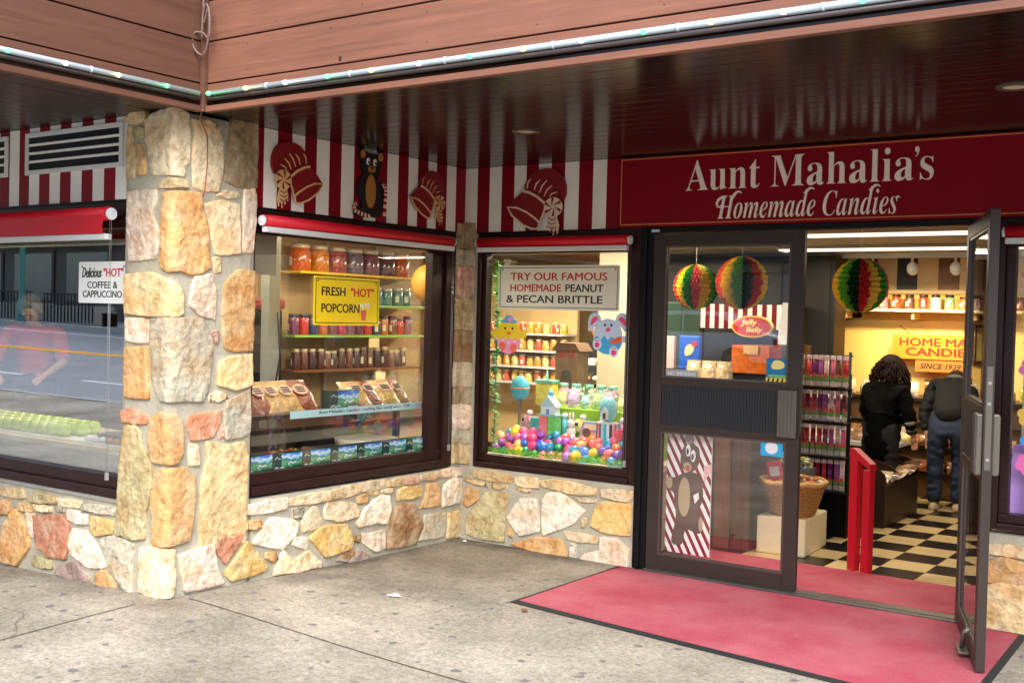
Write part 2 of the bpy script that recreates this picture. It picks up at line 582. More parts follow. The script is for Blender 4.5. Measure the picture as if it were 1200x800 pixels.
GLYPHS = {
 'A': [
  [(-9,0),(-9,18),(4,19),(14,24),(24,30),(49,75),(206,466),(224,465),(384,87),(411,34),(420,25),(430,20),(443,18),(443,0),(229,0),(229,18),(259,21),(277,30),(283,46),(273,81),(253,132),(103,132),(79,71),(76,59),(75,48),(80,32),(96,21),(124,18),(128,18),(128,0)],
  [(113,161),(242,161),(177,319)],
  [(567,-10),(540,-7),(518,2),(502,17),(491,38),(484,65),(482,97),(482,248),(476,282),(470,289),(461,293),(448,294),(448,310),(578,310),(578,74),(587,46),(594,40),(603,37),(613,36),(633,39),(650,49),(665,66),(665,248),(657,283),(651,289),(640,293),(626,294),(626,310),(760,310),(760,70),(768,39),(797,30),(797,13),(768,11),(736,7),(702,0),(665,-10),(665,40),(653,26),(639,13),(623,3),(605,-4),(587,-9)],
  [(829,0),(829,16),(856,26),(864,56),(864,253),(857,284),(851,289),(842,293),(830,294),(830,310),(959,310),(959,267),(986,296),(1018,313),(1054,318),(1093,312),(1120,292),(1136,258),(1142,212),(1142,56),(1148,26),(1154,21),(1163,17),(1175,16),(1175,0),(1013,0),(1013,16),(1018,16),(1034,21),(1043,34),(1046,56),(1046,217),(1040,258),(1035,265),(1026,270),(1014,271),(994,267),(976,255),(959,235),(959,56),(965,26),(971,21),(980,17),(991,16),(991,0)],
  [(1316,-9),(1291,-7),(1272,-1),(1258,10),(1248,26),(1242,46),(1240,71),(1240,279),(1212,279),(1212,300),(1280,369),(1321,424),(1336,424),(1336,310),(1400,310),(1400,279),(1336,279),(1336,82),(1342,51),(1346,45),(1352,41),(1360,40),(1375,44),(1387,56),(1398,75),(1414,66),(1397,33),(1374,9),(1347,-5)],
  [(1609,0),(1609,17),(1629,20),(1645,24),(1656,32),(1664,43),(1669,58),(1670,79),(1670,382),(1666,416),(1648,432),(1610,439),(1610,455),(1780,455),(1912,142),(2044,455),(2212,455),(2212,439),(2193,436),(2178,430),(2168,423),(2161,412),(2157,397),(2155,378),(2155,85),(2160,43),(2177,23),(2212,17),(2212,0),(1991,0),(1991,17),(2028,25),(2045,44),(2050,83),(2050,399),(1883,0),(1865,0),(1700,389),(1700,80),(1702,57),(1707,41),(1715,30),(1726,23),(1743,19),(1764,17),(1764,0)],
  [(2484,-10),(2455,-5),(2437,10),(2429,35),(2397,11),(2362,-4),(2324,-9),(2303,-6),(2284,0),(2269,11),(2258,26),(2251,43),(2249,63),(2254,91),(2268,115),(2292,136),(2317,150),(2348,164),(2385,177),(2428,190),(2428,241),(2426,258),(2422,272),(2416,282),(2406,290),(2393,294),(2377,296),(2353,293),(2338,286),(2333,274),(2343,257),(2352,231),(2350,220),(2346,210),(2339,202),(2329,196),(2319,192),(2306,191),(2293,192),(2283,196),(2274,203),(2267,212),(2263,223),(2262,236),(2264,252),(2269,266),(2278,278),(2291,290),(2306,300),(2324,308),(2344,314),(2366,317),(2391,318),(2434,315),(2468,307),(2492,292),(2509,271),(2519,244),(2522,210),(2522,62),(2524,40),(2533,34),(2549,42),(2558,28),(2535,7),(2510,-6)],
  [(2380,34),(2403,41),(2428,63),(2428,169),(2383,151),(2356,123),(2347,84),(2351,56),(2362,39)],
  [(2591,0),(2591,16),(2618,26),(2625,56),(2625,399),(2619,429),(2613,435),(2604,438),(2592,440),(2592,455),(2721,455),(2721,267),(2748,295),(2780,313),(2816,318),(2854,312),(2881,292),(2898,258),(2903,212),(2903,56),(2910,26),(2916,21),(2925,17),(2936,16),(2936,0),(2775,0),(2775,16),(2780,16),(2795,21),(2805,34),(2808,56),(2808,217),(2802,258),(2796,265),(2788,270),(2776,271),(2756,267),(2737,255),(2721,235),(2721,56),(2727,26),(2733,21),(2741,17),(2753,16),(2753,0)],
  [(3208,-10),(3180,-5),(3162,10),(3154,35),(3122,11),(3087,-4),(3049,-9),(3027,-6),(3009,0),(2994,11),(2983,26),(2976,43),(2974,63),(2979,91),(2993,115),(3017,136),(3042,150),(3073,164),(3109,177),(3152,190),(3152,241),(3151,258),(3147,272),(3140,282),(3131,290),(3118,294),(3101,296),(3077,293),(3063,286),(3058,274),(3067,257),(3077,231),(3075,220),(3071,210),(3063,202),(3054,196),(3043,192),(3031,191),(3018,192),(3007,196),(2998,203),(2992,212),(2988,223),(2987,236),(2988,252),(2994,266),(3003,278),(3015,290),(3030,300),(3048,308),(3069,314),(3091,317),(3116,318),(3159,315),(3193,307),(3217,292),(3233,271),(3243,244),(3246,210),(3246,62),(3248,40),(3258,34),(3274,42),(3283,28),(3260,7),(3235,-6)],
  [(3105,34),(3128,41),(3152,63),(3152,169),(3108,151),(3081,123),(3072,84),(3076,56),(3086,39)],
  [(3316,0),(3316,16),(3343,26),(3350,56),(3350,398),(3345,429),(3339,434),(3330,438),(3318,439),(3318,455),(3446,455),(3446,56),(3452,26),(3478,16),(3478,0)],
  [(3598,362),(3584,364),(3572,368),(3562,376),(3554,387),(3549,399),(3547,412),(3549,426),(3554,438),(3562,449),(3572,457),(3584,462),(3598,463),(3611,462),(3623,457),(3634,449),(3642,438),(3646,426),(3648,412),(3646,399),(3642,387),(3633,376),(3623,368),(3611,364)],
  [(3515,0),(3515,16),(3542,26),(3549,56),(3549,252),(3544,285),(3517,293),(3518,310),(3645,310),(3645,56),(3651,26),(3677,16),(3677,0)],
  [(3950,-10),(3921,-5),(3903,10),(3895,35),(3863,11),(3828,-4),(3790,-9),(3769,-6),(3750,0),(3735,11),(3724,26),(3717,43),(3715,63),(3720,91),(3734,115),(3759,136),(3783,150),(3814,164),(3851,177),(3894,190),(3894,241),(3893,258),(3889,272),(3882,282),(3872,290),(3859,294),(3843,296),(3819,293),(3804,286),(3799,274),(3809,257),(3818,231),(3817,220),(3812,210),(3805,202),(3795,196),(3785,192),(3772,191),(3759,192),(3749,196),(3740,203),(3733,212),(3729,223),(3728,236),(3730,252),(3735,266),(3744,278),(3757,290),(3772,300),(3790,308),(3810,314),(3832,317),(3857,318),(3900,315),(3934,307),(3958,292),(3975,271),(3985,244),(3988,210),(3988,62),(3990,40),(3999,34),(4015,42),(4024,28),(4001,7),(3976,-6)],
  [(3846,34),(3869,41),(3894,63),(3894,169),(3849,151),(3822,123),(3813,84),(3817,56),(3828,39)],
  [(4032,445),(4067,460),(4102,440),(4110,405),(4097,360),(4062,320),(4037,305),(4030,313),(4057,340),(4067,370),(4042,375),(4027,400)],
  [(4231,-10),(4212,-8),(4191,-3),(4167,6),(4153,9),(4144,7),(4136,1),(4131,-9),(4116,-9),(4116,105),(4133,105),(4141,79),(4152,57),(4167,39),(4183,26),(4201,17),(4220,15),(4236,16),(4248,20),(4259,27),(4266,35),(4271,46),(4272,58),(4268,76),(4256,92),(4236,105),(4187,130),(4166,142),(4148,155),(4134,169),(4125,185),(4119,202),(4117,220),(4120,247),(4129,270),(4145,291),(4166,306),(4191,316),(4221,319),(4246,316),(4279,308),(4286,306),(4293,305),(4300,306),(4306,311),(4310,319),(4324,319),(4324,222),(4308,222),(4300,244),(4289,262),(4277,277),(4262,288),(4246,294),(4229,296),(4216,295),(4205,292),(4196,286),(4190,278),(4186,269),(4185,259),(4195,232),(4226,212),(4271,189),(4292,178),(4309,165),(4321,151),(4330,136),(4336,117),(4337,95),(4334,65),(4324,39),(4308,18),(4287,2),(4261,-7)],
 ],
 'H': [
  [(-34,0),(-34,15),(0,20),(22,41),(39,85),(115,369),(119,387),(120,404),(119,413),(115,421),(109,426),(73,435),(73,451),(283,451),(283,435),(249,429),(228,409),(212,365),(181,252),(341,252),(373,369),(378,404),(377,413),(373,421),(367,426),(330,435),(330,451),(541,451),(541,435),(508,430),(487,412),(470,369),(394,82),(388,48),(389,38),(392,30),(399,24),(435,15),(435,0),(224,0),(224,15),(258,20),(280,41),(297,85),(333,221),(173,221),(136,82),(130,47),(135,30),(151,20),(177,15),(177,0)],
  [(604,-9),(575,-6),(549,4),(528,20),(511,41),(501,68),(498,98),(499,123),(505,147),(513,172),(525,196),(539,219),(556,241),(574,260),(594,277),(615,291),(637,301),(660,308),(683,310),(715,306),(742,297),(764,281),(780,260),(789,234),(792,203),(791,179),(786,155),(777,130),(766,106),(752,83),(736,61),(718,41),(698,24),(676,10),(653,-1),(629,-7)],
  [(611,13),(621,15),(631,21),(641,30),(669,74),(692,132),(708,191),(713,240),(709,267),(698,283),(680,288),(669,286),(659,281),(649,272),(621,229),(598,172),(583,111),(577,58),(581,33),(592,18)],
  [(1203,-8),(1178,-3),(1163,14),(1158,42),(1166,85),(1187,154),(1210,222),(1216,247),(1215,255),(1211,260),(1203,261),(1184,256),(1164,240),(1142,214),(1125,186),(1108,152),(1091,111),(1073,62),(1053,0),(976,0),(1044,222),(1049,247),(1048,255),(1043,260),(1036,261),(1025,259),(1013,253),(1000,244),(960,190),(921,107),(889,0),(809,0),(866,211),(873,240),(875,254),(872,264),(863,271),(848,273),(842,273),(840,289),(974,310),(940,193),(964,230),(988,259),(1010,281),(1032,297),(1055,306),(1079,310),(1107,304),(1124,288),(1130,260),(1122,217),(1143,246),(1164,269),(1184,287),(1204,300),(1225,307),(1246,310),(1274,304),(1291,288),(1296,260),(1294,238),(1287,208),(1275,171),(1243,76),(1240,66),(1239,58),(1240,50),(1244,45),(1250,44),(1269,56),(1280,70),(1295,91),(1310,81),(1257,14),(1240,2),(1222,-6)],
  [(1435,-9),(1408,-6),(1384,3),(1364,19),(1349,40),(1340,67),(1337,98),(1339,122),(1344,147),(1354,172),(1366,196),(1380,219),(1397,240),(1416,260),(1436,276),(1457,290),(1479,301),(1502,307),(1524,310),(1545,308),(1563,302),(1578,293),(1588,280),(1595,265),(1597,248),(1592,222),(1578,197),(1554,174),(1530,158),(1501,144),(1466,133),(1426,124),(1422,88),(1424,73),(1428,60),(1435,50),(1444,42),(1456,37),(1470,36),(1495,42),(1519,62),(1543,95),(1562,83),(1536,43),(1506,14),(1473,-4)],
  [(1432,146),(1488,171),(1527,212),(1535,228),(1540,244),(1541,260),(1535,280),(1519,287),(1504,283),(1489,272),(1473,252),(1458,224),(1444,189)],
  [(1997,-8),(1972,-3),(1957,14),(1952,42),(1960,85),(1981,154),(2004,222),(2010,247),(2009,255),(2004,260),(1997,261),(1978,256),(1957,240),(1936,214),(1919,186),(1902,152),(1884,111),(1867,62),(1847,0),(1770,0),(1837,222),(1843,247),(1841,255),(1837,260),(1830,261),(1819,259),(1807,253),(1794,244),(1754,190),(1715,107),(1683,0),(1603,0),(1660,211),(1667,240),(1669,254),(1666,264),(1657,271),(1641,273),(1635,273),(1634,289),(1768,310),(1733,193),(1758,230),(1781,259),(1804,281),(1826,297),(1849,306),(1873,310),(1901,304),(1918,288),(1923,260),(1916,217),(1937,246),(1958,269),(1978,287),(1998,300),(2018,307),(2040,310),(2068,304),(2084,288),(2090,260),(2088,238),(2081,208),(2069,171),(2037,76),(2034,66),(2033,58),(2034,50),(2038,45),(2044,44),(2063,56),(2074,70),(2089,91),(2103,81),(2050,14),(2033,2),(2016,-6)],
  [(2195,-9),(2175,-6),(2157,1),(2143,14),(2132,30),(2125,50),(2123,73),(2124,97),(2129,122),(2137,147),(2174,220),(2190,241),(2207,260),(2226,276),(2254,295),(2281,306),(2307,310),(2331,305),(2347,290),(2356,265),(2367,303),(2439,303),(2383,108),(2373,74),(2370,56),(2371,47),(2375,42),(2380,40),(2393,46),(2408,61),(2426,87),(2441,78),(2416,40),(2390,13),(2364,-3),(2338,-9),(2315,-4),(2301,10),(2297,34),(2299,52),(2304,75),(2287,49),(2270,28),(2253,12),(2235,1),(2216,-6)],
  [(2234,41),(2245,43),(2255,48),(2265,56),(2294,95),(2318,147),(2334,202),(2340,248),(2337,266),(2328,277),(2314,281),(2304,279),(2293,273),(2282,264),(2251,219),(2224,159),(2211,115),(2207,81),(2210,59),(2219,45)],
  [(2533,-9),(2512,-7),(2495,1),(2481,14),(2470,32),(2464,55),(2462,82),(2474,148),(2506,215),(2555,272),(2584,293),(2613,305),(2641,310),(2659,308),(2675,303),(2690,294),(2715,381),(2720,399),(2721,412),(2720,419),(2717,425),(2712,428),(2682,433),(2682,451),(2748,459),(2820,470),(2715,83),(2709,60),(2707,48),(2715,41),(2733,52),(2759,89),(2774,78),(2723,13),(2708,0),(2692,-7),(2676,-9),(2653,-4),(2639,10),(2635,35),(2641,76),(2624,50),(2607,28),(2590,12),(2573,0),(2553,-7)],
  [(2574,42),(2584,43),(2594,49),(2604,58),(2633,99),(2657,153),(2673,208),(2679,249),(2676,268),(2668,280),(2655,283),(2627,269),(2597,231),(2571,181),(2551,126),(2544,79),(2552,51)],
  [(2899,-9),(2872,-6),(2848,3),(2828,19),(2813,40),(2804,67),(2801,98),(2803,122),(2809,147),(2818,172),(2830,196),(2844,219),(2861,240),(2880,260),(2900,276),(2921,290),(2943,301),(2966,307),(2988,310),(3009,308),(3027,302),(3042,293),(3052,280),(3059,265),(3061,248),(3056,222),(3042,197),(3018,174),(2994,158),(2965,144),(2931,133),(2891,124),(2887,88),(2888,73),(2892,60),(2899,50),(2908,42),(2920,37),(2934,36),(2959,42),(2983,62),(3007,95),(3026,83),(3000,43),(2970,14),(2937,-4)],
  [(2896,146),(2952,171),(2991,212),(2999,228),(3004,244),(3005,260),(2999,280),(2983,287),(2968,283),(2953,272),(2938,252),(2922,224),(2908,189)],
  [(3458,-11),(3422,-9),(3389,-2),(3360,10),(3335,26),(3314,47),(3298,71),(3286,99),(3278,130),(3276,165),(3278,197),(3283,230),(3292,262),(3305,294),(3321,323),(3339,352),(3360,378),(3384,401),(3410,420),(3441,439),(3474,452),(3508,460),(3543,463),(3573,461),(3606,456),(3641,448),(3653,446),(3663,444),(3672,446),(3680,452),(3687,463),(3705,463),(3676,308),(3657,310),(3654,349),(3646,381),(3633,406),(3615,425),(3592,436),(3565,439),(3534,435),(3505,422),(3478,401),(3458,379),(3440,353),(3423,322),(3408,287),(3395,249),(3385,212),(3380,177),(3378,142),(3381,107),(3391,77),(3407,53),(3428,35),(3454,24),(3485,20),(3524,25),(3560,41),(3593,68),(3624,105),(3643,91),(3605,46),(3561,14),(3512,-5)],
  [(3749,-9),(3729,-6),(3711,1),(3697,14),(3686,30),(3679,50),(3677,73),(3678,97),(3683,122),(3691,147),(3728,220),(3744,241),(3761,260),(3780,276),(3808,295),(3835,306),(3861,310),(3885,305),(3901,290),(3910,265),(3921,303),(3993,303),(3937,108),(3927,74),(3924,56),(3925,47),(3929,42),(3934,40),(3947,46),(3963,61),(3981,87),(3995,78),(3970,40),(3944,13),(3918,-3),(3893,-9),(3869,-4),(3856,10),(3851,34),(3853,52),(3858,75),(3841,49),(3824,28),(3807,12),(3789,1),(3770,-6)],
  [(3788,41),(3799,43),(3809,48),(3819,56),(3848,95),(3872,147),(3888,202),(3894,248),(3891,266),(3882,277),(3868,281),(3858,279),(3847,273),(3836,264),(3805,219),(3778,159),(3765,115),(3761,81),(3764,59),(3773,45)],
  [(4244,-9),(4219,-4),(4204,13),(4199,41),(4207,84),(4228,153),(4252,222),(4257,246),(4256,254),(4252,259),(4244,261),(4220,253),(4195,229),(4168,190),(4129,107),(4097,0),(4017,0),(4074,211),(4081,240),(4083,254),(4080,264),(4071,271),(4056,273),(4050,273),(4048,289),(4183,310),(4148,193),(4172,230),(4196,259),(4218,281),(4241,297),(4264,306),(4287,310),(4315,304),(4332,287),(4338,259),(4333,226),(4316,170),(4280,57),(4281,49),(4285,45),(4291,43),(4311,55),(4336,90),(4351,80),(4297,13),(4280,1),(4263,-7)],
  [(4444,-9),(4424,-7),(4406,1),(4392,14),(4382,32),(4375,55),(4373,82),(4385,148),(4418,215),(4467,272),(4495,293),(4524,305),(4553,310),(4570,308),(4587,303),(4602,294),(4627,381),(4631,399),(4632,412),(4631,419),(4628,425),(4623,428),(4594,433),(4594,451),(4660,459),(4731,470),(4626,83),(4621,60),(4619,48),(4627,41),(4644,52),(4670,89),(4686,78),(4635,13),(4620,0),(4604,-7),(4587,-9),(4564,-4),(4551,10),(4546,35),(4553,76),(4536,50),(4519,28),(4502,12),(4484,0),(4465,-7)],
  [(4485,42),(4495,43),(4505,49),(4516,58),(4545,99),(4569,153),(4585,208),(4590,249),(4588,268),(4580,280),(4566,283),(4538,269),(4509,231),(4482,181),(4463,126),(4455,79),(4463,51)],
  [(4855,371),(4843,373),(4833,377),(4823,384),(4816,393),(4812,404),(4811,416),(4812,428),(4816,438),(4823,447),(4833,454),(4843,459),(4855,460),(4866,459),(4877,454),(4886,447),(4893,438),(4898,428),(4899,416),(4898,404),(4893,393),(4886,384),(4877,377),(4866,373)],
  [(4772,-8),(4758,-7),(4746,-2),(4737,5),(4730,15),(4725,27),(4724,41),(4727,64),(4733,87),(4768,211),(4774,237),(4776,254),(4773,264),(4764,271),(4749,273),(4743,273),(4742,289),(4812,299),(4873,310),(4813,85),(4807,55),(4808,48),(4812,44),(4818,42),(4830,48),(4846,64),(4865,90),(4878,81),(4853,42),(4826,14),(4800,-3)],
  [(5005,-9),(4977,-6),(4953,3),(4934,19),(4919,40),(4910,67),(4907,98),(4908,122),(4914,147),(4923,172),(4935,196),(4950,219),(4967,240),(4986,260),(5006,276),(5027,290),(5049,301),(5071,307),(5093,310),(5115,308),(5132,302),(5147,293),(5158,280),(5164,265),(5167,248),(5162,222),(5148,197),(5124,174),(5100,158),(5071,144),(5036,133),(4996,124),(4992,88),(4993,73),(4997,60),(5004,50),(5014,42),(5026,37),(5040,36),(5064,42),(5089,62),(5113,95),(5132,83),(5106,43),(5076,14),(5042,-4)],
  [(5001,146),(5058,171),(5097,212),(5105,228),(5109,244),(5111,260),(5104,280),(5089,287),(5074,283),(5059,272),(5043,252),(5027,224),(5013,189)],
  [(5277,-9),(5215,5),(5201,7),(5193,6),(5186,1),(5180,-7),(5163,-4),(5180,109),(5199,105),(5210,55),(5233,24),(5268,14),(5289,18),(5302,31),(5306,52),(5301,77),(5281,106),(5255,138),(5225,185),(5215,228),(5218,250),(5226,269),(5240,286),(5258,299),(5279,306),(5302,309),(5366,298),(5373,296),(5379,295),(5387,296),(5394,300),(5399,307),(5416,307),(5402,205),(5384,207),(5371,252),(5350,279),(5320,288),(5294,278),(5283,255),(5286,240),(5295,222),(5310,202),(5332,176),(5352,149),(5370,116),(5377,82),(5375,65),(5371,50),(5364,36),(5354,23),(5343,12),(5329,3),(5313,-4),(5296,-8)],
 ],
}
# ------------------------------------------------------------------ palette
M_red = mat('red_paint', (132, 9, 30), 0.5, var=0.12, scale=5, spec=0.2)
M_white = mat('white_paint', (248, 246, 240), 0.5, var=0.06, scale=6)
M_sign = mat('sign_red', (132, 6, 28), 0.45, var=0.08, scale=2, spec=0.15)
M_gold = mat('gold_line', (205, 130, 70), 0.4)
M_letter = mat('letter_cream', (250, 238, 226), 0.45)
M_black = mat('black_paint', (16, 15, 16), 0.45, spec=0.2)
M_frame = mat('dark_brown_wood', (44, 22, 20), 0.35, var=0.4, scale=6, stretch=(1, 1, 6), bump=0.15, bscale=40, spec=0.3)
M_bronze = mat('bronze_metal', (56, 46, 41), 0.45, metal=0.2, var=0.1, scale=10)
M_alu = mat('brushed_aluminium', (112, 106, 98), 0.4, metal=0.6, var=0.1, scale=30)
M_grey = mat('grey_metal', (175, 178, 178), 0.35, metal=0.6)
M_ventw = mat('vent_white', (226, 228, 226), 0.4)
M_plast = mat('white_plastic', (225, 228, 230), 0.35)
M_shade = mat('red_shade_cloth', (214, 14, 38), 0.5, bump=0.06, bscale=200)
M_ink = mat('black_ink', (26, 26, 30), 0.5)
M_redink = mat('red_ink', (206, 40, 52), 0.5)
M_window = glass_mat('window_glass', 1.55)
M_doorglass = glass_mat('door_glass', 1.7)
M_street_glass = glass_mat('street_window_glass', 3.4, tint=(0.95, 0.97, 0.97))


def grain(name, rgb, axis, rough=0.5, dark=0.55, coat=0.0, sc=7.0, bump=0.25, spec=0.4):
    """sawn or planed wood with its grain along one axis of the object"""
    m = bpy.data.materials.new(name)
    m.use_nodes = True
    nt = m.node_tree
    b = nt.nodes['Principled BSDF']
    tc = nt.nodes.new('ShaderNodeTexCoord')
    mp = nt.nodes.new('ShaderNodeMapping')
    st = [sc * 3.0] * 3
    st[axis] = sc * 0.12
    mp.inputs['Scale'].default_value = st
    nt.links.new(tc.outputs['Object'], mp.inputs[0])
    n = nt.nodes.new('ShaderNodeTexNoise')
    n.inputs['Scale'].default_value = 2.0
    n.inputs['Detail'].default_value = 8
    n.inputs['Roughness'].default_value = 0.7
    n.inputs['Distortion'].default_value = 0.6
    nt.links.new(mp.outputs[0], n.inputs['Vector'])
    n2 = nt.nodes.new('ShaderNodeTexNoise')
    n2.inputs['Scale'].default_value = 1.3
    n2.inputs['Detail'].default_value = 4
    nt.links.new(tc.outputs['Object'], n2.inputs['Vector'])
    mx = nt.nodes.new('ShaderNodeMath')
    mx.operation = 'MULTIPLY_ADD'
    mx.inputs[1].default_value = 0.65
    nt.links.new(n.outputs['Fac'], mx.inputs[0])
    m2 = nt.nodes.new('ShaderNodeMath')
    m2.operation = 'MULTIPLY'
    m2.inputs[1].default_value = 0.35
    nt.links.new(n2.outputs['Fac'], m2.inputs[0])
    nt.links.new(m2.outputs[0], mx.inputs[2])
    r = nt.nodes.new('ShaderNodeValToRGB')
    c = lin(rgb)
    r.color_ramp.elements[0].position = 0.34
    r.color_ramp.elements[0].color = (*[v * dark for v in c], 1)
    r.color_ramp.elements[1].position = 0.62
    r.color_ramp.elements[1].color = (*[min(1, v * 1.12) for v in c], 1)
    nt.links.new(mx.outputs[0], r.inputs[0])
    nt.links.new(r.outputs[0], b.inputs['Base Color'])
    b.inputs['Roughness'].default_value = rough
    b.inputs['Coat Weight'].default_value = coat
    b.inputs['Coat Roughness'].default_value = 0.15
    b.inputs['Specular IOR Level'].default_value = spec
    bp = nt.nodes.new('ShaderNodeBump')
    bp.inputs['Strength'].default_value = bump
    bp.inputs['Distance'].default_value = 0.004
    nt.links.new(n.outputs['Fac'], bp.inputs['Height'])
    nt.links.new(bp.outputs[0], b.inputs['Normal'])
    return m


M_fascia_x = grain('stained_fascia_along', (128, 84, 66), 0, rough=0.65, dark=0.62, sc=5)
M_fascia_y = grain('stained_fascia_across_shaded', (102, 66, 50), 1, rough=0.65, dark=0.62, sc=5)  # same wood as the front boards, the side's shade put into its colour
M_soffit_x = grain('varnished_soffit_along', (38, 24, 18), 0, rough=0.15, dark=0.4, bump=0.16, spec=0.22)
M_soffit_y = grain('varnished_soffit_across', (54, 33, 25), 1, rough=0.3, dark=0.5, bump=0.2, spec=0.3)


# ------------------------------------------------------------------ ground
def gz(x, y):
    z = 0.055 * math.exp(-(x * x / 1.44 + (y + 2.6) ** 2 / 1.69))
    s = min(max((-y - 5.2) / 8.8, 0.0), 1.72)
    return z + s * (0.35 + 0.012 * max(0.0, -x))


def concrete_mat():
    m = bpy.data.materials.new('exposed_aggregate_concrete')
    m.use_nodes = True
    nt = m.node_tree
    L = nt.links.new
    b = nt.nodes['Principled BSDF']
    b.inputs['Roughness'].default_value = 0.85
    tc = nt.nodes.new('ShaderNodeTexCoord')
    big = nt.nodes.new('ShaderNodeTexNoise')
    big.inputs['Scale'].default_value = 1.1
    big.inputs['Detail'].default_value = 5
    big.inputs['Roughness'].default_value = 0.6
    L(tc.outputs['Object'], big.inputs['Vector'])
    r0 = nt.nodes.new('ShaderNodeValToRGB')
    r0.color_ramp.elements[0].position = 0.32
    r0.color_ramp.elements[0].color = (*lin((134, 128, 116)), 1)
    r0.color_ramp.elements[1].position = 0.66
    r0.color_ramp.elements[1].color = (*lin((184, 177, 164)), 1)
    L(big.outputs['Fac'], r0.inputs[0])
    # pebbles
    vo = nt.nodes.new('ShaderNodeTexVoronoi')
    vo.inputs['Scale'].default_value = 95
    L(tc.outputs['Object'], vo.inputs['Vector'])
    rv = nt.nodes.new('ShaderNodeValToRGB')
    rv.color_ramp.interpolation = 'LINEAR'
    e = rv.color_ramp.elements
    e[0].position = 0.0
    e[0].color = (0.62, 0.58, 0.54, 1)
    e[1].position = 1.0
    e[1].color = (1.15, 1.12, 1.06, 1)
    k = e.new(0.45)
    k.color = (0.95, 0.93, 0.9, 1)
    sp = nt.nodes.new('ShaderNodeSeparateColor')
    L(vo.outputs['Color'], sp.inputs[0])
    L(sp.outputs[0], rv.inputs[0])
    mul = nt.nodes.new('ShaderNodeMixRGB')
    mul.blend_type = 'MULTIPLY'
    mul.inputs[0].default_value = 0.75
    L(r0.outputs[0], mul.inputs[1])
    L(rv.outputs[0], mul.inputs[2])
    fine = nt.nodes.new('ShaderNodeTexNoise')
    fine.inputs['Scale'].default_value = 28
    fine.inputs['Detail'].default_value = 8
    fine.inputs['Roughness'].default_value = 0.8
    L(tc.outputs['Object'], fine.inputs['Vector'])
    rf = nt.nodes.new('ShaderNodeValToRGB')
    rf.color_ramp.elements[0].position = 0.35
    rf.color_ramp.elements[0].color = (0.48, 0.46, 0.44, 1)
    rf.color_ramp.elements[1].position = 0.68
    rf.color_ramp.elements[1].color = (1.15, 1.14, 1.12, 1)
    L(fine.outputs['Fac'], rf.inputs[0])
    mul2 = nt.nodes.new('ShaderNodeMixRGB')
    mul2.blend_type = 'MULTIPLY'
    mul2.inputs[0].default_value = 0.75
    L(mul.outputs[0], mul2.inputs[1])
    L(rf.outputs[0], mul2.inputs[2])
    # broad darker patch at the recessed corner; grime along wall bases and pillar foot
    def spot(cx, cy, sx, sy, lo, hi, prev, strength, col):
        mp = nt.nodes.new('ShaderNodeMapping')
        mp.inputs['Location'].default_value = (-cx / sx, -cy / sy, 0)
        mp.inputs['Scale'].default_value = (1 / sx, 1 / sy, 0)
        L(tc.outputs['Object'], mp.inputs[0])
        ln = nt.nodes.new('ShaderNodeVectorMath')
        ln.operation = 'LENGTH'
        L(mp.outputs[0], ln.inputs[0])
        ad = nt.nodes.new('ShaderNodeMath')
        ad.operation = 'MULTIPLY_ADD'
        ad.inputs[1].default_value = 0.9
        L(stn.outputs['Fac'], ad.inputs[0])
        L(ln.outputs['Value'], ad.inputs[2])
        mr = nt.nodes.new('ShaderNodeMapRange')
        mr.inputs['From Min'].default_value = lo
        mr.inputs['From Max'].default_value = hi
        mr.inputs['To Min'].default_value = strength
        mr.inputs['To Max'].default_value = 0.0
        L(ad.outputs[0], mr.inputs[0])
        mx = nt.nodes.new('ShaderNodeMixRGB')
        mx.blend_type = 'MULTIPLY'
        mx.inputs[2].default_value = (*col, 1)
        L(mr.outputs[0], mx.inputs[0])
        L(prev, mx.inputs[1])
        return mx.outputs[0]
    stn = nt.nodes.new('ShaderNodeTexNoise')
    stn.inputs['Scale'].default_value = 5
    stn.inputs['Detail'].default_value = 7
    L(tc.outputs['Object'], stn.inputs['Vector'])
    out = mul2.outputs[0]
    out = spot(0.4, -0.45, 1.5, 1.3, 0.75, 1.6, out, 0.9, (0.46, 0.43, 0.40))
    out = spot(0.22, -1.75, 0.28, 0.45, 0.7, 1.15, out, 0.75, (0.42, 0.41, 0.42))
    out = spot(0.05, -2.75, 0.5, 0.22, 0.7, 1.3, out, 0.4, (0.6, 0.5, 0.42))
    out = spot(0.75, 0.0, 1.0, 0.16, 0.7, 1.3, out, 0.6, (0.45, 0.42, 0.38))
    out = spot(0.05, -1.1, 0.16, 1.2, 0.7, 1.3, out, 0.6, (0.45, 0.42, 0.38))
    out = spot(-1.6, -2.75, 1.8, 0.16, 0.7, 1.4, out, 0.4, (0.6, 0.52, 0.45))
    # trodden gum
    vg = nt.nodes.new('ShaderNodeTexVoronoi')
    vg.voronoi_dimensions = '2D'
    vg.inputs['Scale'].default_value = 6.5
    dis = nt.nodes.new('ShaderNodeMixRGB')
    dis.inputs[0].default_value = 0.07
    L(tc.outputs['Object'], dis.inputs[1])
    L(fine.outputs['Color'], dis.inputs[2])
    L(dis.outputs[0], vg.inputs['Vector'])
    sg = nt.nodes.new('ShaderNodeSeparateColor')
    L(vg.outputs['Color'], sg.inputs[0])
    rad_ = nt.nodes.new('ShaderNodeMapRange')
    rad_.inputs['From Min'].default_value = 0.35
    rad_.inputs['From Max'].default_value = 1.0
    rad_.inputs['To Min'].default_value = 0.0
    rad_.inputs['To Max'].default_value = 0.16
    L(sg.outputs[0], rad_.inputs[0])
    lt = nt.nodes.new('ShaderNodeMath')
    lt.operation = 'LESS_THAN'
    L(vg.outputs['Distance'], lt.inputs[0])
    L(rad_.outputs[0], lt.inputs[1])
    gm = nt.nodes.new('ShaderNodeMath')
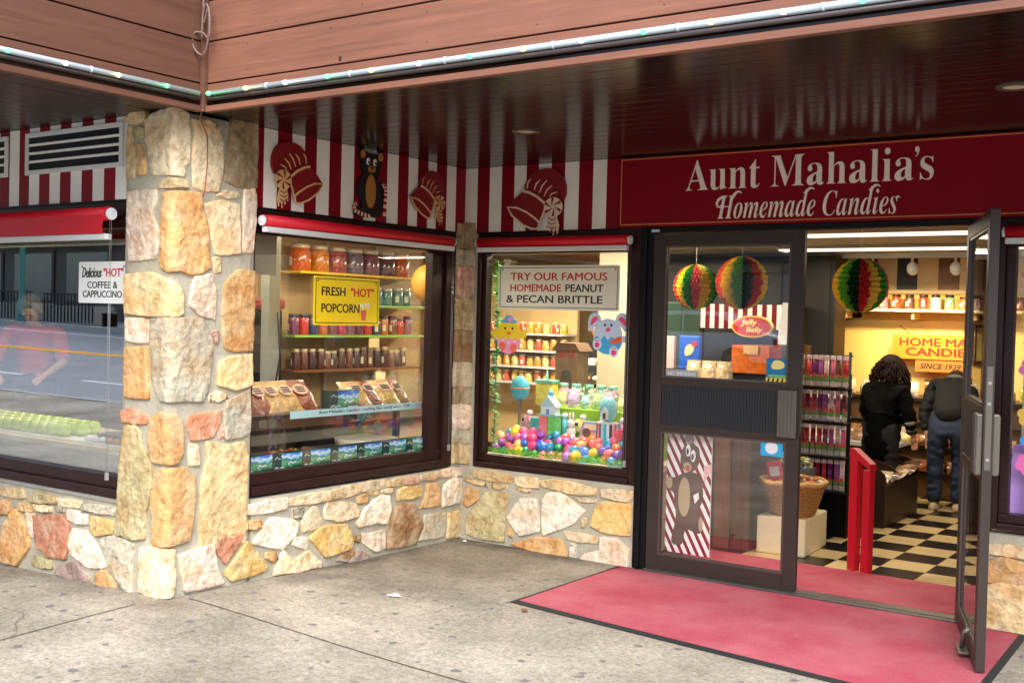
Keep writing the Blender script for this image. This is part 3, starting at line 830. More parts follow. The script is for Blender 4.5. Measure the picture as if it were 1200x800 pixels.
    gm.operation = 'MULTIPLY'
    gm.inputs[1].default_value = 0.8
    L(lt.outputs[0], gm.inputs[0])
    mg = nt.nodes.new('ShaderNodeMixRGB')
    mg.inputs[2].default_value = (*lin((92, 88, 92)), 1)
    L(gm.outputs[0], mg.inputs[0])
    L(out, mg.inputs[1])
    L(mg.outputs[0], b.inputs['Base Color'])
    bp = nt.nodes.new('ShaderNodeBump')
    bp.inputs['Strength'].default_value = 0.5
    bp.inputs['Distance'].default_value = 0.006
    L(vo.outputs['Distance'], bp.inputs['Height'])
    L(bp.outputs[0], b.inputs['Normal'])
    return m


def sheet(name, x0, x1, nx, y0, y1, ny, fz, m, keep=None):
    b = MB()
    g = {}
    for i in range(nx + 1):
        for j in range(ny + 1):
            x = x0 + (x1 - x0) * i / nx
            y = y0 + (y1 - y0) * j / ny
            g[i, j] = b.bm.verts.new((x, y, fz(x, y)))
    for i in range(nx):
        for j in range(ny):
            xm = x0 + (x1 - x0) * (i + .5) / nx
            ym = y0 + (y1 - y0) * (j + .5) / ny
            if keep is None or keep(xm, ym):
                f = b._face([g[i, j], g[i + 1, j], g[i + 1, j + 1], g[i, j + 1]])
                f.smooth = True
    loose = [v for v in b.bm.verts if not v.link_faces]
    bmesh.ops.delete(b.bm, geom=loose, context='VERTS')
    return b.build(name, m, recalc=False, kind='structure')


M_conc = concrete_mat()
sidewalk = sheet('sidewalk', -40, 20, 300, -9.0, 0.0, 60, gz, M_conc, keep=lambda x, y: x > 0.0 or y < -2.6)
jb = MB()
M_joint = mat('pavement_joint', (92, 80, 72), 0.9)
jl = [((0.10, -2.60), (6.5, -2.70)), ((-0.02, -2.86), (-0.05, -8.9)), ((3.0, -2.65), (3.0, -8.9))]
for (ax, ay), (bx, by) in jl:
    n = 24
    for k in range(n):
        p = Vector((ax + (bx - ax) * k / n, ay + (by - ay) * k / n))
        q = Vector((ax + (bx - ax) * (k + 1) / n, ay + (by - ay) * (k + 1) / n))
        d = (q - p).normalized()
        w = Vector((-d.y, d.x)) * 0.0045
        jb._face([jb.bm.verts.new((v.x, v.y, gz(v.x, v.y) + 0.004)) for v in (p - w, q - w, q + w, p + w)])
rcr = random.Random(12)
for (x, y, a, n) in ((-0.02, -3.6, 2.6, 26), (2.2, -2.7, -1.9, 22), (0.9, -0.35, -2.2, 14), (1.2, -3.4, 0.4, 16)):
    for k in range(n):
        a += rcr.gauss(0, .3)
        L_ = rcr.uniform(.04, .08)
        p = Vector((x, y))
        x += math.cos(a) * L_
        y += math.sin(a) * L_
        q = Vector((x, y))
        w = Vector((-(q - p).y, (q - p).x)).normalized() * 0.0013
        jb._face([jb.bm.verts.new((v.x, v.y, gz(v.x, v.y) + 0.003)) for v in (p - w, q - w, q + w, p + w)])
        a += (-a + (2.6 if n == 26 else -1.9 if n == 22 else -2.2 if n == 14 else .4)) * .2
jb.build('pavement_joint', M_joint, recalc=False, kind='structure')

# the street across from the shop, seen in its windows
M_asph = mat('asphalt', (140, 142, 144), 0.75, var=0.15, scale=1.2, bump=0.2, bscale=80)
road = sheet('road', -90, 40, 130, -19.0, -9.0, 20, lambda x, y: gz(x, y) - 0.13, M_asph)
kb = MB()
for k in range(60):
    x = -90 + 130 * k / 60
    kb.box(x, x + 130 / 60, -9.15, -9.0, gz(x, -9) - 0.4, gz(x, -9) + 0.004)
kb.build('kerb', mat('kerb_concrete', (170, 166, 158), 0.8), kind='structure')
sheet('far_pavement', -90, 40, 130, -26.0, -19.0, 4, lambda x, y: gz(x, -19) + 0.02, mat('far_concrete', (188, 184, 176), 0.85, var=0.1))
kb = MB()
for k in range(60):
    x = -90 + 130 * k / 60
    kb.box(x, x + 130 / 60, -19.15, -19.0, gz(x, -19) - 0.4, gz(x, -19) + 0.024)
kb.build('kerb', mat('kerb_concrete', (170, 166, 158), 0.8), kind='structure')


def road_line(name, y, w, m, x0=-90, x1=40, dash=None):
    b = MB()
    n = 130
    for k in range(n):
        if dash and k % 4 > 1:
            continue
        x = x0 + (x1 - x0) * k / n
        x2 = x + (x1 - x0) / n
        b._face([b.bm.verts.new((a, c, gz(a, c) - 0.126)) for a, c in ((x, y - w), (x2, y - w), (x2, y + w), (x, y + w))])
    return b.build(name, m, recalc=False, kind='structure')


road_line('road_marking', -15.0, 0.16, mat('yellow_road_paint', (232, 168, 30), 0.6))
road_line('road_marking', -18.3, 0.06, mat('white_road_paint', (225, 225, 222), 0.6))
road_line('road_marking', -11.4, 0.06, mat('white_road_paint', (225, 225, 222), 0.6), dash=True)
sheet('terrain', -300, 300, 10, -300, 300, 10, lambda x, y: -0.6, mat('far_ground', (120, 122, 100), 0.9))


# ------------------------------------------------------------------ masonry
STONE_RGB = dict(tan=(220, 196, 150), cream=(232, 216, 184), pinkc=(234, 216, 200), orange=(216, 172, 116), brown=(160, 124, 86),
                 grey=(188, 184, 168), olive=(190, 180, 138), rust=(204, 146, 118), pink=(216, 176, 158), white=(234, 228, 214),
                 mauve=(166, 144, 140), yell=(222, 192, 126), dark=(164, 146, 114))


def stone_mat():
    m = bpy.data.materials.new('fieldstone')
    m.use_nodes = True
    nt = m.node_tree
    L = nt.links.new
    b = nt.nodes['Principled BSDF']
    b.inputs['Roughness'].default_value = 0.8
    at = nt.nodes.new('ShaderNodeAttribute')
    at.attribute_name = 'stone'
    tc = nt.nodes.new('ShaderNodeTexCoord')
    n = nt.nodes.new('ShaderNodeTexNoise')
    n.inputs['Scale'].default_value = 16
    n.inputs['Detail'].default_value = 9
    n.inputs['Roughness'].default_value = 0.72
    L(tc.outputs['Object'], n.inputs['Vector'])
    r = nt.nodes.new('ShaderNodeValToRGB')
    r.color_ramp.elements[0].position = 0.3
    r.color_ramp.elements[0].color = (0.5, 0.45, 0.39, 1)
    r.color_ramp.elements[1].position = 0.55
    r.color_ramp.elements[1].color = (1.08, 1.07, 1.05, 1)
    L(n.outputs['Fac'], r.inputs[0])
    mx = nt.nodes.new('ShaderNodeMixRGB')
    mx.blend_type = 'MULTIPLY'
    mx.inputs[0].default_value = 0.8
    L(at.outputs['Color'], mx.inputs[1])
    L(r.outputs[0], mx.inputs[2])
    # iron stains and bedding streaks
    mp = nt.nodes.new('ShaderNodeMapping')
    mp.inputs['Scale'].default_value = (9, 9, 6)
    mp.inputs['Rotation'].default_value = (0.3, 0.2, 0.4)
    L(tc.outputs['Object'], mp.inputs[0])
    n2 = nt.nodes.new('ShaderNodeTexNoise')
    n2.inputs['Scale'].default_value = 1.6
    n2.inputs['Detail'].default_value = 8
    n2.inputs['Roughness'].default_value = 0.7
    n2.inputs['Distortion'].default_value = 0.8
    L(mp.outputs[0], n2.inputs['Vector'])
    r2 = nt.nodes.new('ShaderNodeValToRGB')
    e = r2.color_ramp.elements
    e[0].position = 0.3
    e[0].color = (0.62, 0.44, 0.30, 1)
    e[1].position = 0.62
    e[1].color = (1.06, 1.05, 1.03, 1)
    k = e.new(0.45)
    k.color = (0.98, 0.93, 0.86, 1)
    L(n2.outputs['Fac'], r2.inputs[0])
    m2 = nt.nodes.new('ShaderNodeMixRGB')
    m2.blend_type = 'MULTIPLY'
    m2.inputs[0].default_value = 0.85
    L(mx.outputs[0], m2.inputs[1])
    L(r2.outputs[0], m2.inputs[2])
    L(m2.outputs[0], b.inputs['Base Color'])
    ad = nt.nodes.new('ShaderNodeMath')
    ad.operation = 'ADD'
    n3 = nt.nodes.new('ShaderNodeTexVoronoi')          # chipped, conchoidal facets
    n3.inputs['Scale'].default_value = 26
    wv = nt.nodes.new('ShaderNodeMixRGB')
    wv.inputs[0].default_value = 0.06
    L(tc.outputs['Object'], wv.inputs[1])
    L(n.outputs['Color'], wv.inputs[2])
    L(wv.outputs[0], n3.inputs['Vector'])
    L(n2.outputs['Fac'], ad.inputs[0])
    L(n3.outputs['Distance'], ad.inputs[1])
    bp = nt.nodes.new('ShaderNodeBump')
    bp.inputs['Strength'].default_value = 0.8
    bp.inputs['Distance'].default_value = 0.012
    L(ad.outputs[0], bp.inputs['Height'])
    L(bp.outputs[0], b.inputs['Normal'])
    return m


M_stone = stone_mat()
M_mortar = mat('mortar', (172, 166, 148), 0.9, var=0.18, scale=9, bump=0.5, bscale=45)


def stones_mesh(lst, fmap, parent, name='stones', H=0.014, base=-0.014):
    bm = bmesh.new()
    cl = bm.verts.layers.float_color.new('stone')
    rng = random.Random(len(lst) * 31 + 5)
    for kind, poly in lst:
        c0 = Vector((*lin(STONE_RGB[kind]),))
        tint = rng.uniform(0.84, 1.16)
        seed = rng.uniform(0, 100)
        pts = [(a / 1000, z / 1000) for a, z in poly]
        # resample the outline
        per = sum(math.dist(pts[i], pts[(i + 1) % len(pts)]) for i in range(len(pts)))
        n = max(22, min(64, int(per / 0.022)))
        out = []
        for i in range(len(pts)):
            a, b = pts[i], pts[(i + 1) % len(pts)]
            k = max(1, int(round(n * math.dist(a, b) / per)))
            for q in range(k):
                t = q / k
                out.append((a[0] + (b[0] - a[0]) * t, a[1] + (b[1] - a[1]) * t))
        m = len(out)
        cx = sum(p[0] for p in out) / m
        cz = sum(p[1] for p in out) / m
        size = math.sqrt(max(1e-6, abs(sum(out[i][0] * out[(i + 1) % m][1] - out[(i + 1) % m][0] * out[i][1] for i in range(m)) / 2)))
        ro = []
        for (s, z) in out:
            j = 1 + (0.006 * noise.noise(Vector((s * 30 + seed, z * 30, 3))) + 0.004 * noise.noise(Vector((s * 80 + seed, z * 80, 5)))) / max(size, .05) * 1.2
            rr = math.hypot(s - cx, z - cz) + 1e-6
            j *= 1 + 0.0095 / rr
            ro.append((cx + (s - cx) * j, cz + (z - cz) * j))
        hh = H * (0.8 + 0.5 * min(1, size / 0.25)) * rng.uniform(0.75, 1.25)
        # two or three split faces meeting in a blunt ridge
        sl = 0.011 / max(size, .06)
        planes = [(rng.uniform(-sl, sl), rng.uniform(-sl, sl) * .8, rng.uniform(0, .004)) for _ in range(3)]
        inset = min(0.3, 0.006 / max(size, 0.03))
        prof = [(1.0, base), (1.0, hh * 0.55), (1 - inset * 0.7, hh * 0.9), (1 - inset * 2.2, hh), (0.84, hh), (0.68, hh), (0.52, hh), (0.36, hh), (0.18, hh)]
        rings = []
        for f, h in prof:
            rg = []
            for (s, z) in ro:
                ss = cx + (s - cx) * f
                zz = cz + (z - cz) * f
                d = 0.0
                if h > hh * 0.5:
                    q = Vector((ss * 9 + seed, zz * 9, seed))
                    d = 0.005 * noise.noise(q) + 0.007 * (0.4 - abs(noise.noise(q * 2.3))) + 0.005 * (0.4 - abs(noise.noise(q * 5.2))) + 0.003 * noise.noise(q * 11)
                    d += min(pa * (ss - cx) + pb * (zz - cz) + pc for pa, pb, pc in planes)
                elif h > 0:
                    d = 0.005 * noise.noise(Vector((ss * 30, zz * 30, seed)))
                v = bm.verts.new(fmap(ss, zz, h + d))
                g = 0.5 + 0.5 * noise.noise(Vector((ss * 7 + seed, zz * 5, seed * .3)))
                g2 = max(0, noise.noise(Vector((ss * 5 - seed, zz * 9, seed * .7))))
                col = c0 * tint * (0.86 + 0.26 * g)
                warm = Vector((c0.x * 0.95, c0.y * 0.66, c0.z * 0.42))
                col = col.lerp(warm * tint, min(0.6, g2 * 1.1))
                g3 = noise.noise(Vector((ss * 11 + seed * 2, zz * 8, seed * .9)))
                col = col.lerp(Vector((0.80, 0.68, 0.50)), min(.3, max(0, g3 * .8)))
                v[cl] = (*col, 1)
                rg.append(v)
            rings.append(rg)
        for a, b in zip(rings[:-1], rings[1:]):
            for i in range(m):
                f = bm.faces.new([a[i], a[(i + 1) % m], b[(i + 1) % m], b[i]])
                f.smooth = True
        cv = bm.verts.new(fmap(cx, cz, hh + 0.004))
        cv[cl] = (*(c0 * tint), 1)
        for i in range(m):
            f = bm.faces.new([rings[-1][i], rings[-1][(i + 1) % m], cv])
            f.smooth = True
    bmesh.ops.recalc_face_normals(bm, faces=bm.faces)
    me = bpy.data.meshes.new(name)
    bm.to_mesh(me)
    bm.free()
    me.materials.append(M_stone)
    o = bpy.data.objects.new(name, me)
    link(o)
    o.parent = parent
    return o


def shifted(lst, ds, dz=0.0, flip=None):
    return [(k, [((flip - a if flip is not None else a) + ds, z + dz) for a, z in p]) for k, p in lst]


PX, PY = 0.025, -2.695


def pillar_map(s, z, h):
    # unrolled: s < 0 runs along the street face, s > 0 along the face towards the window
    e = 0.03
    if s < -e:
        return (PX + s, PY - h, z)
    if s > e:
        return (PX + h, PY + s, z)
    t = (s + e) / (2 * e)
    a = Vector((PX - e, PY, 0)).lerp(Vector((PX, PY + e, 0)), t) + Vector((1, -1, 0)) * (0.0135 * (1 - (2 * t - 1) ** 2))
    nrm = Vector((0, -1, 0)).lerp(Vector((1, 0, 0)), t).normalized()
    a += nrm * h
    return (a.x, a.y, z)


t = thing('stone_pillar', 'tall tan and orange fieldstone pillar holding up the brown wooden canopy', 'pillar', (0, 0, 0))
stones_mesh([(k, [(max(-445, a), z) for a, z in p]) for k, p in STONES['pillar']], pillar_map, t)
b = MB()
b.box(-0.415, PX + 0.002, PY - 0.002, -2.085, -0.1, 2.784, bev=0.045)
b.build('mortar', M_mortar, t)

t = thing('stone_wall', 'low fieldstone wall under the street window with the coffee sign', 'wall', (0, 0, 0))
lst = STONES['w1'] + shifted([q for q in STONES['w1'] if max(p[0] for p in q[1]) < -240], -1400) + shifted([q for q in STONES['w1'] if max(p[0] for p in q[1]) < -240], -2760)
stones_mesh(lst, lambda s, z, h: (s, -2.69 - h, z), t)
b = MB()
b.box(-4.5, -0.416, -2.685, -2.45, -0.1, 0.54)
b.build('mortar', M_mortar, t)
b = MB()
b.box(-4.5, -0.418, -2.70, -2.46, 0.541, 0.556)
b.build('ledge', mat('ledge_stone', (150, 146, 138), 0.75, var=0.2, scale=7, bump=0.4), t)

t = thing('stone_wall', 'low fieldstone wall between the tall pillar and the recessed corner, under the popcorn sign', 'wall', (0, 0, 0))
stones_mesh([(k, [(min(-22, a), z) for a, z in p]) for k, p in STONES['w2']], lambda s, z, h: (0.03 + h, s, z), t)
b = MB()
b.box(-0.2, 0.028, -2.084, -0.0005, -0.1, 0.538)
b.build('mortar', M_mortar, t)

t = thing('stone_wall', 'low fieldstone wall below the window full of Easter eggs, left of the red mat', 'wall', (0, 0, 0))
stones_mesh([(k, [(max(50, min(1500, a)), z) for a, z in p]) for k, p in STONES['w3']], lambda s, z, h: (s, -0.02 - h, z), t)
b = MB()
b.box(0.029, 1.512, -0.018, 0.2, -0.1, 0.552)
b.build('mortar', M_mortar, t)

t = thing('stone_wall', 'low wall of big pale stones at the right edge beyond the open door', 'wall', (0, 0, 0))
lst = STONES['w4'] + [('cream', [(4030, 60), (4400, 40), (4430, 300), (4050, 330)]), ('orange', [(4450, 40), (4800, 60), (4780, 500), (4460, 480)]),
                      ('pinkc', [(4040, 350), (4420, 330), (4430, 520), (4050, 500)]), ('tan', [(4820, 50), (5250, 40), (5270, 300), (4830, 320)]),
                      ('grey', [(4820, 340), (5260, 320), (5260, 510), (4810, 515)])]
stones_mesh([(k, [(max(3772, a), max(-20, z)) for a, z in p]) for k, p in lst], lambda s, z, h: (s, -0.02 - h, z), t)
b = MB()
b.box(3.765, 5.4, -0.018, 0.2, -0.1, 0.535)
b.build('mortar', M_mortar, t)

# slim stack of stones in the recessed corner, between the two display windows
rng = random.Random(4)
lst = []
z = 575
kinds = ['tan', 'grey', 'pinkc', 'dark', 'cream', 'brown', 'tan', 'pink', 'grey', 'dark', 'tan', 'brown']
i = 0
while z < 2230:
    h = rng.choice([110, 150, 190, 240, 130])
    j = lambda q: rng.uniform(-q, q)
    lst.append((kinds[i % 12], [(-78 + j(8), z + j(6)), (0, z - 4), (80 + j(10), z + j(8)), (86 + j(8), z + h * .6), (78 + j(8), z + h - 22), (0, z + h - 18 + j(6)), (-80 + j(8), z + h - 22)]))
    z += h
    i += 1


def corner_map(s, z, h):
    k = abs(s)
    if s < 0:
        return (0.002 + h, -k - 0.012, z)
    return (k + 0.012, -0.002 - h, z)


t = thing('stone_pilaster', 'narrow strip of stacked stones in the inner corner between two display windows', 'pilaster', (0, 0, 0))
stones_mesh(lst, corner_map, t, H=0.016)
b = MB()
b.hprism([(-0.1, -0.098), (0.0, -0.098), (0.0, 0.0), (0.128, 0.0), (0.128, 0.1), (-0.1, 0.1)], 0.541, 2.301)
b.build('mortar', M_mortar, t)

# ------------------------------------------------------------------ canopy
XF, YF, ZS = 0.205, -2.643, 2.786
t = thing('entrance_canopy', 'brown wooden canopy with horizontal board fascia over the shop front', 'canopy', (0, 0, 0))
b = MB()
y = YF
k = 0
while y < -0.002:
    y2 = min(y + 0.138, 0.0)
    b.box(XF - 0.35, 7.0, y + 0.002, y2 - 0.002, ZS, ZS + 0.03, bev=0.002)
    y = y2
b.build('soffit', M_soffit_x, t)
b = MB()
x = -5.0
while x < XF - 0.36:
    x2 = min(x + 0.138, XF - 0.352)
    b.box(x + 0.002, x2 - 0.002, -6.2, -2.46, ZS + 0.001, ZS + 0.03, bev=0.002)
    x = x2
x = XF - 0.35
while x < XF - 0.02:
    b.box(x + 0.002, min(x + 0.136, XF - 0.004), -6.2, YF - 0.002, ZS + 0.001, ZS + 0.03, bev=0.002)
    x += 0.138
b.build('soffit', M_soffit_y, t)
b = MB()
b.box(-5.0, 7.0, YF + 0.05, 0.5, ZS + 0.032, 4.3)
b.box(-5.0, XF - 0.05, -6.2, YF + 0.049, ZS + 0.032, 4.3)
b.build('roof_core', mat('roof_core_dark', (40, 30, 28), 0.9), t)
# fascia boards, lowest first; a dark lip, the light channel, then boards with open joints
zb = [(2.755, 2.786, 0.014), (2.787, 2.822, -0.012), (2.823, 2.905, 0.0), (2.913, 3.132, 0.0), (3.140, 3.355, 0.002), (3.363, 3.58, 0.0), (3.588, 3.81, 0.0), (3.818, 4.04, 0.0), (4.048, 4.31, 0.0)]
for i, (z0, z1, pr) in enumerate(zb):
    b = MB()
    b.box(XF - 0.03 + 0.031 + pr, 7.0, YF - pr, YF + 0.028, z0, z1, bev=0.003)
    if z1 - z0 > .15:
        b.mi = 1
        xx = XF + .35 + .2 * (i % 3)
        while xx < 6.8:
            for zz in (z0 + .04, z1 - .04):
                b.prism(ring(xx + .01 * math.sin(xx * 9), zz, .0035, .0035, 8), YF - pr - .0012, YF - pr + .001)
            xx += .61
        if i == 3:
            b.prism(ring(1.22, z0 + .022, .011, .014, 12), YF - pr - .0014, YF - pr + .001)
    b.build('fascia_board', [M_fascia_x, mat('nail_dark', (46, 32, 28), .7)], t)
    b = MB()
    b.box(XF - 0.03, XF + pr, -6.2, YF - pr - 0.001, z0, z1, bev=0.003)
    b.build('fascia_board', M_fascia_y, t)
b = MB()
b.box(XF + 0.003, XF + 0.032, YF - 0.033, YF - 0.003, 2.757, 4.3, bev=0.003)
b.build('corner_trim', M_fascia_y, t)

# light strips on the fascia
M_tube = mat('clear_light_tube', (180, 196, 204), 0.25, coat=0.5, spec=0.6)
M_led = {'g': mat('green_bulb', (70, 235, 120), 0.3, emit=2.2), 'y': mat('yellow_bulb', (255, 226, 110), 0.3, emit=2.2), 'w': mat('white_bulb', (255, 250, 235), 0.3, emit=2.4)}


def light_strip(label, p0, p1, out, step, first):
    t = thing('light_strip', label, 'light strip', p0, 0, 'light strips along the canopy')
    d = Vector(p1) - Vector(p0)
    L = d.length
    d.normalize()
    b = MB()
    o = Vector(out)
    b.tube([(0, 0, 0), d * L * .33, d * L * .66, d * L], 0.015, n=14)
    b.build('light_tube', M_tube, t)
    b = MB()
    q = Vector((0, 0, -0.03))
    b.tube([q, q + d * L], 0.011, n=8)
    b.build('channel', mat('dark_channel', (70, 62, 62), 0.4), t)
    s = first
    i = 0
    while s < L:
        b = MB()
        pp = d * s + o * 0.011
        b.ell(pp, 0.016, 0.016, 0.011, 8, 6)
        b.build('bulb', M_led['gyw'[i % 3]], t)
        if i % 2 == 1:
            b = MB()
            pc = d * (s + step * 0.5)
            b.tube([pc - d * 0.006, pc + d * 0.006], 0.0175, n=12)
            b.build('clip', mat('clear_clip', (190, 205, 208), 0.25), t)
        s += step
        i += 1
    return t


light_strip('lit rope light with coloured bulbs along the canopy board facing the street', (XF + 0.05, YF - 0.016, 2.848), (6.5, YF - 0.016, 2.848), (0, -1, 0), 0.295, 0.02)
light_strip('lit rope light with coloured bulbs along the canopy side board above the coffee window', (XF + 0.016, YF - 0.05, 2.848), (XF + 0.016, -6.1, 2.848), (1, 0, 0), 0.295, 0.22)

# loose cable at the inner corner of the fascia
b = MB()
cx, cy = XF + 0.045, YF - 0.045
pts = [(cx + .00, cy, 3.5), (cx - .01, cy, 3.32), (cx + .0, cy - .005, 3.22), (cx + .045, cy - .01, 3.30), (cx + .05, cy - .01, 3.16), (cx + .02, cy - .01, 3.06), (cx - .02, cy - .02, 3.06),
       (cx - .05, cy - .035, 3.11), (cx - .045, cy - .03, 3.17), (cx + .0, cy - .01, 3.17), (cx + .05, cy - .01, 3.14), (cx + .055, cy - .01, 3.24), (cx + .03, cy - .01, 3.32), (cx - .0, cy - .01, 3.27), (cx - .005, cy - .01, 3.12)]
sm = []
for i in range(len(pts) - 1):
    p0 = Vector(pts[max(i - 1, 0)]); p1 = Vector(pts[i]); p2 = Vector(pts[i + 1]); p3 = Vector(pts[min(i + 2, len(pts) - 1)])
    for q in range(6):
        u = q / 6
        sm.append(0.5 * ((2 * p1) + (-p0 + p2) * u + (2 * p0 - 5 * p1 + 4 * p2 - p3) * u * u + (-p0 + 3 * p1 - 3 * p2 + p3) * u ** 3))
b.tube(sm, 0.0065, n=8)
b.build('cable_loop', mat('grey_brown_cable', (104, 82, 74), 0.5), label='looped brown cable hanging in the inner corner of the canopy', cat='cable')
b = MB()
b.tube([(XF + 0.03, YF - 0.035, 2.76), (0.12, -2.60, 2.74), (0.065, -2.50, 2.66), (0.07, -2.50, 2.5), (0.075, -2.52, 2.34), (0.07, -2.53, 2.31)], 0.0035, n=6)
b.build('thin_wire', mat('red_wire', (140, 70, 50), 0.5), label='thin reddish wire running down the top of the stone pillar', cat='wire')

# round lights set in the soffit
for (x, y, lab) in ((1.36, -1.2, 'small round ceiling light in the dark soffit above the striped boards'), (4.06, -1.21, 'small round ceiling light in the soffit above the right end of the shop sign')):
    t = thing('ceiling_light', lab, 'ceiling light', (x, y, ZS), 0, 'round lights in the soffit')
    MB().lathe([(0.085, 0.012), (0.085, -0.006), (0.066, -0.010), (0.060, -0.002)], n=28).build('trim_ring', mat('dark_ring', (70, 58, 50), 0.4), t)
    MB().lathe([(0.0, -0.008), (0.04, -0.006), (0.062, -0.001)], n=28).build('lens', mat('frosted_lens', (205, 186, 160), 0.4), t)


# ------------------------------------------------------------------ boards above the windows
def stripes(name, label, loc, rz, w, z0, z1, edges, first_white):
    t = thing(name, label, 'striped board', loc, rz, 'striped boards above the windows')
    b = MB()
    ed = [0.0] + edges + [w]
    wh = first_white
    for a, c in zip(ed[:-1], ed[1:]):
        b.mi = 1 if wh else 0
        b.box(a + 0.0004, c - 0.0004, 0.0, 0.02, z0, z1)
        wh = not wh
    b.build('board', [M_red, M_white], t)
    b = MB()
    b.box(0, w, 0.001, 0.03, z0 - 0.012, z0 - 0.001)
    b.build('bottom_trim', M_black, t)
    return t


w2e = [y + 2.08 for y in (-2.015, -1.904, -1.783, -1.674, -1.569, -1.454, -1.343, -1.222, -1.122, -1.004, -.89, -.774, -.665, -.562, -.447, -.349, -.229, -.117)]
stripes('striped_board', 'red and white striped board with a bear and two bonnets above the popcorn window', (0.0, -2.08, 0), PI / 2, 2.08, 2.306, 2.784, w2e, False)
w3e = [0.113, .224, .335, .447, .553, .658, .768, .883, 1.0, 1.115, 1.225]
stripes('striped_board', 'red and white striped board with one bonnet between the corner and the shop sign', (0.001, -0.001, 0), 0, 1.333, 2.306, 2.784, w3e, True)
w1e = [i * 0.1105 for i in range(1, 33)]
stripes('striped_board', 'red and white striped board with metal vents above the coffee window', (-0.42 - 33 * 0.1105, -2.672, 0), 0, 33 * 0.1105, 2.306, 2.784, w1e, True)


def vent(label, x0, x1):
    t = thing('vent_grille', label, 'vent', (x0, -2.674, 0), 0, 'metal vents in the striped board')
    w = x1 - x0
    z0, z1 = 2.492, 2.752
    b = MB()
    f = 0.028
    b.box(0, w, -0.016, -0.001, z1 - f, z1, bev=0.003)
    b.box(0, w, -0.016, -0.001, z0, z0 + f, bev=0.003)
    b.box(0, f, -0.016, -0.001, z0 + f, z1 - f, bev=0.003)
    b.box(w - f, w, -0.016, -0.001, z0 + f, z1 - f, bev=0.003)
    b.build('frame', M_ventw, t)
    MB().box(f, w - f, -0.004, -0.002, z0 + f, z1 - f).build('duct_opening', M_black, t)
    for k in range(3):
        zc = z0 + f + 0.048 + k * 0.052
        b = MB()
        R = Matrix.Rotation(rad(-50), 3, 'X')
        b.box(f, w - f, -0.019, 0.002, zc, zc + 0.006, rot=((0, -0.006, zc), R))
        b.build('slat', M_ventw, t)


vent('white metal vent with three slats, the whole one just left of the stone pillar', -1.437, -0.452)
vent('white metal vent cut off by the left edge of the picture', -2.62, -1.642)

# ------------------------------------------------------------------ cut-outs on the boards


def zc(pts, c, s=(1 / 574.0, 1 / 660.0), mirror=False, k=1.0):
    o = []
    for x, y in pts:
        u = (x - c[0]) * s[0] * k
        o.append((-u if mirror else u, -(y - c[1]) * s[1] * k))
    return o


def bonnet(label, loc, rz, mirror, k, m_line):
    t = thing('bonnet_cutout', label, 'cut-out', loc, rz, 'painted bonnet cut-outs')
    C0 = (560, 330)
    f = lambda p: zc(p, C0, mirror=mirror, k=k)
    mr = mat('bonnet_red', (132, 18, 30), 0.45, var=0.1, scale=12)
    crown = smooth_poly([(495, 290), (505, 240), (540, 200), (590, 186), (640, 190), (678, 213), (700, 255), (706, 305), (690, 352), (650, 345), (612, 358), (560, 318)], 2)
    MB().prism(f(crown), -0.018, -0.001).build('crown', mr, t)
    brim = [(497, 288), (560, 315), (612, 357), (605, 392), (572, 475), (545, 472), (500, 450), (440, 400), (418, 362), (450, 328)]
    MB().prism(f(brim), -0.026, -0.019).build('brim', mr, t)
    b = MB()
    b.strip(f([(497, 289), (530, 298), (570, 320), (612, 356)]), 0.018 * k, -0.031, -0.027)
    b.strip(f([(612, 356), (604, 392), (574, 472), (545, 470), (500, 450), (445, 405), (420, 363), (470, 368), (520, 392), (560, 420), (582, 442)]), 0.013 * k, -0.031, -0.027)
    for a in ([(515, 278), (518, 250), (532, 232)], [(550, 288), (560, 258), (578, 240)], [(575, 302), (590, 268), (612, 244)], [(600, 318), (615, 288), (638, 270)], [(625, 322), (638, 308), (662, 302)]):
        b.strip(f(a), [0.003 * k, 0.009 * k, 0.004 * k], -0.024, -0.0185)
    b.build('painted_outline', m_line, t)
    b = MB()
    q = [(650 + 44 * math.cos(a * PI / 12), 372 + 46 * math.sin(a * PI / 12)) for a in range(24)]
    b.prism(f(q), -0.036, -0.027)
    for x0, y0, x1, y1 in ((632, 405, 622, 470), (645, 412, 636, 488), (655, 415, 652, 505), (664, 415, 672, 500), (640, 430, 665, 440)):
        b.strip(f([(x0, y0), ((x0 + x1) / 2 + 4, (y0 + y1) / 2), (x1, y1)]), [0.012 * k, 0.03 * k, 0.006 * k], -0.034 + 0.0006 * (x0 % 7), -0.0275)
    b.build('peppermint', m_line, t)
    b = MB()
    for a in range(6):
        a0 = a * PI / 3
        b.strip(f([(650 + 8 * math.cos(a0), 372 + 8 * math.sin(a0)), (650 + 26 * math.cos(a0 + .35), 372 + 26 * math.sin(a0 + .35)), (650 + 43 * math.cos(a0 + .5), 372 + 43 * math.sin(a0 + .5))]),
                [0.003 * k, 0.012 * k, 0.02 * k], -0.039, -0.0365)
    for y in (430, 450, 470, 490):
        b.strip(f([(628, y - 8), (648, y + 4), (668, y - 4)]), 0.006 * k, -0.039, -0.036)
    b.build('peppermint_stripe', mr, t)
    return t


M_cline = mat('cream_outline', (238, 214, 190), 0.5)
M_tline = mat('tan_outline', (226, 180, 128), 0.5)
bonnet('large dark red bonnet with cream outline and peppermint, left of the shop sign', (0.655, -0.002, 2.53), 0, False, 1.0, M_cline)
bonnet('dark red bonnet with tan outline nearest the stone pillar', (0.002, -1.75, 2.54), PI / 2, True, 0.86, M_tline)
bonnet('small dark red bonnet between the bear and the inner corner', (0.002, -0.475, 2.545), PI / 2, False, 0.8, M_tline)


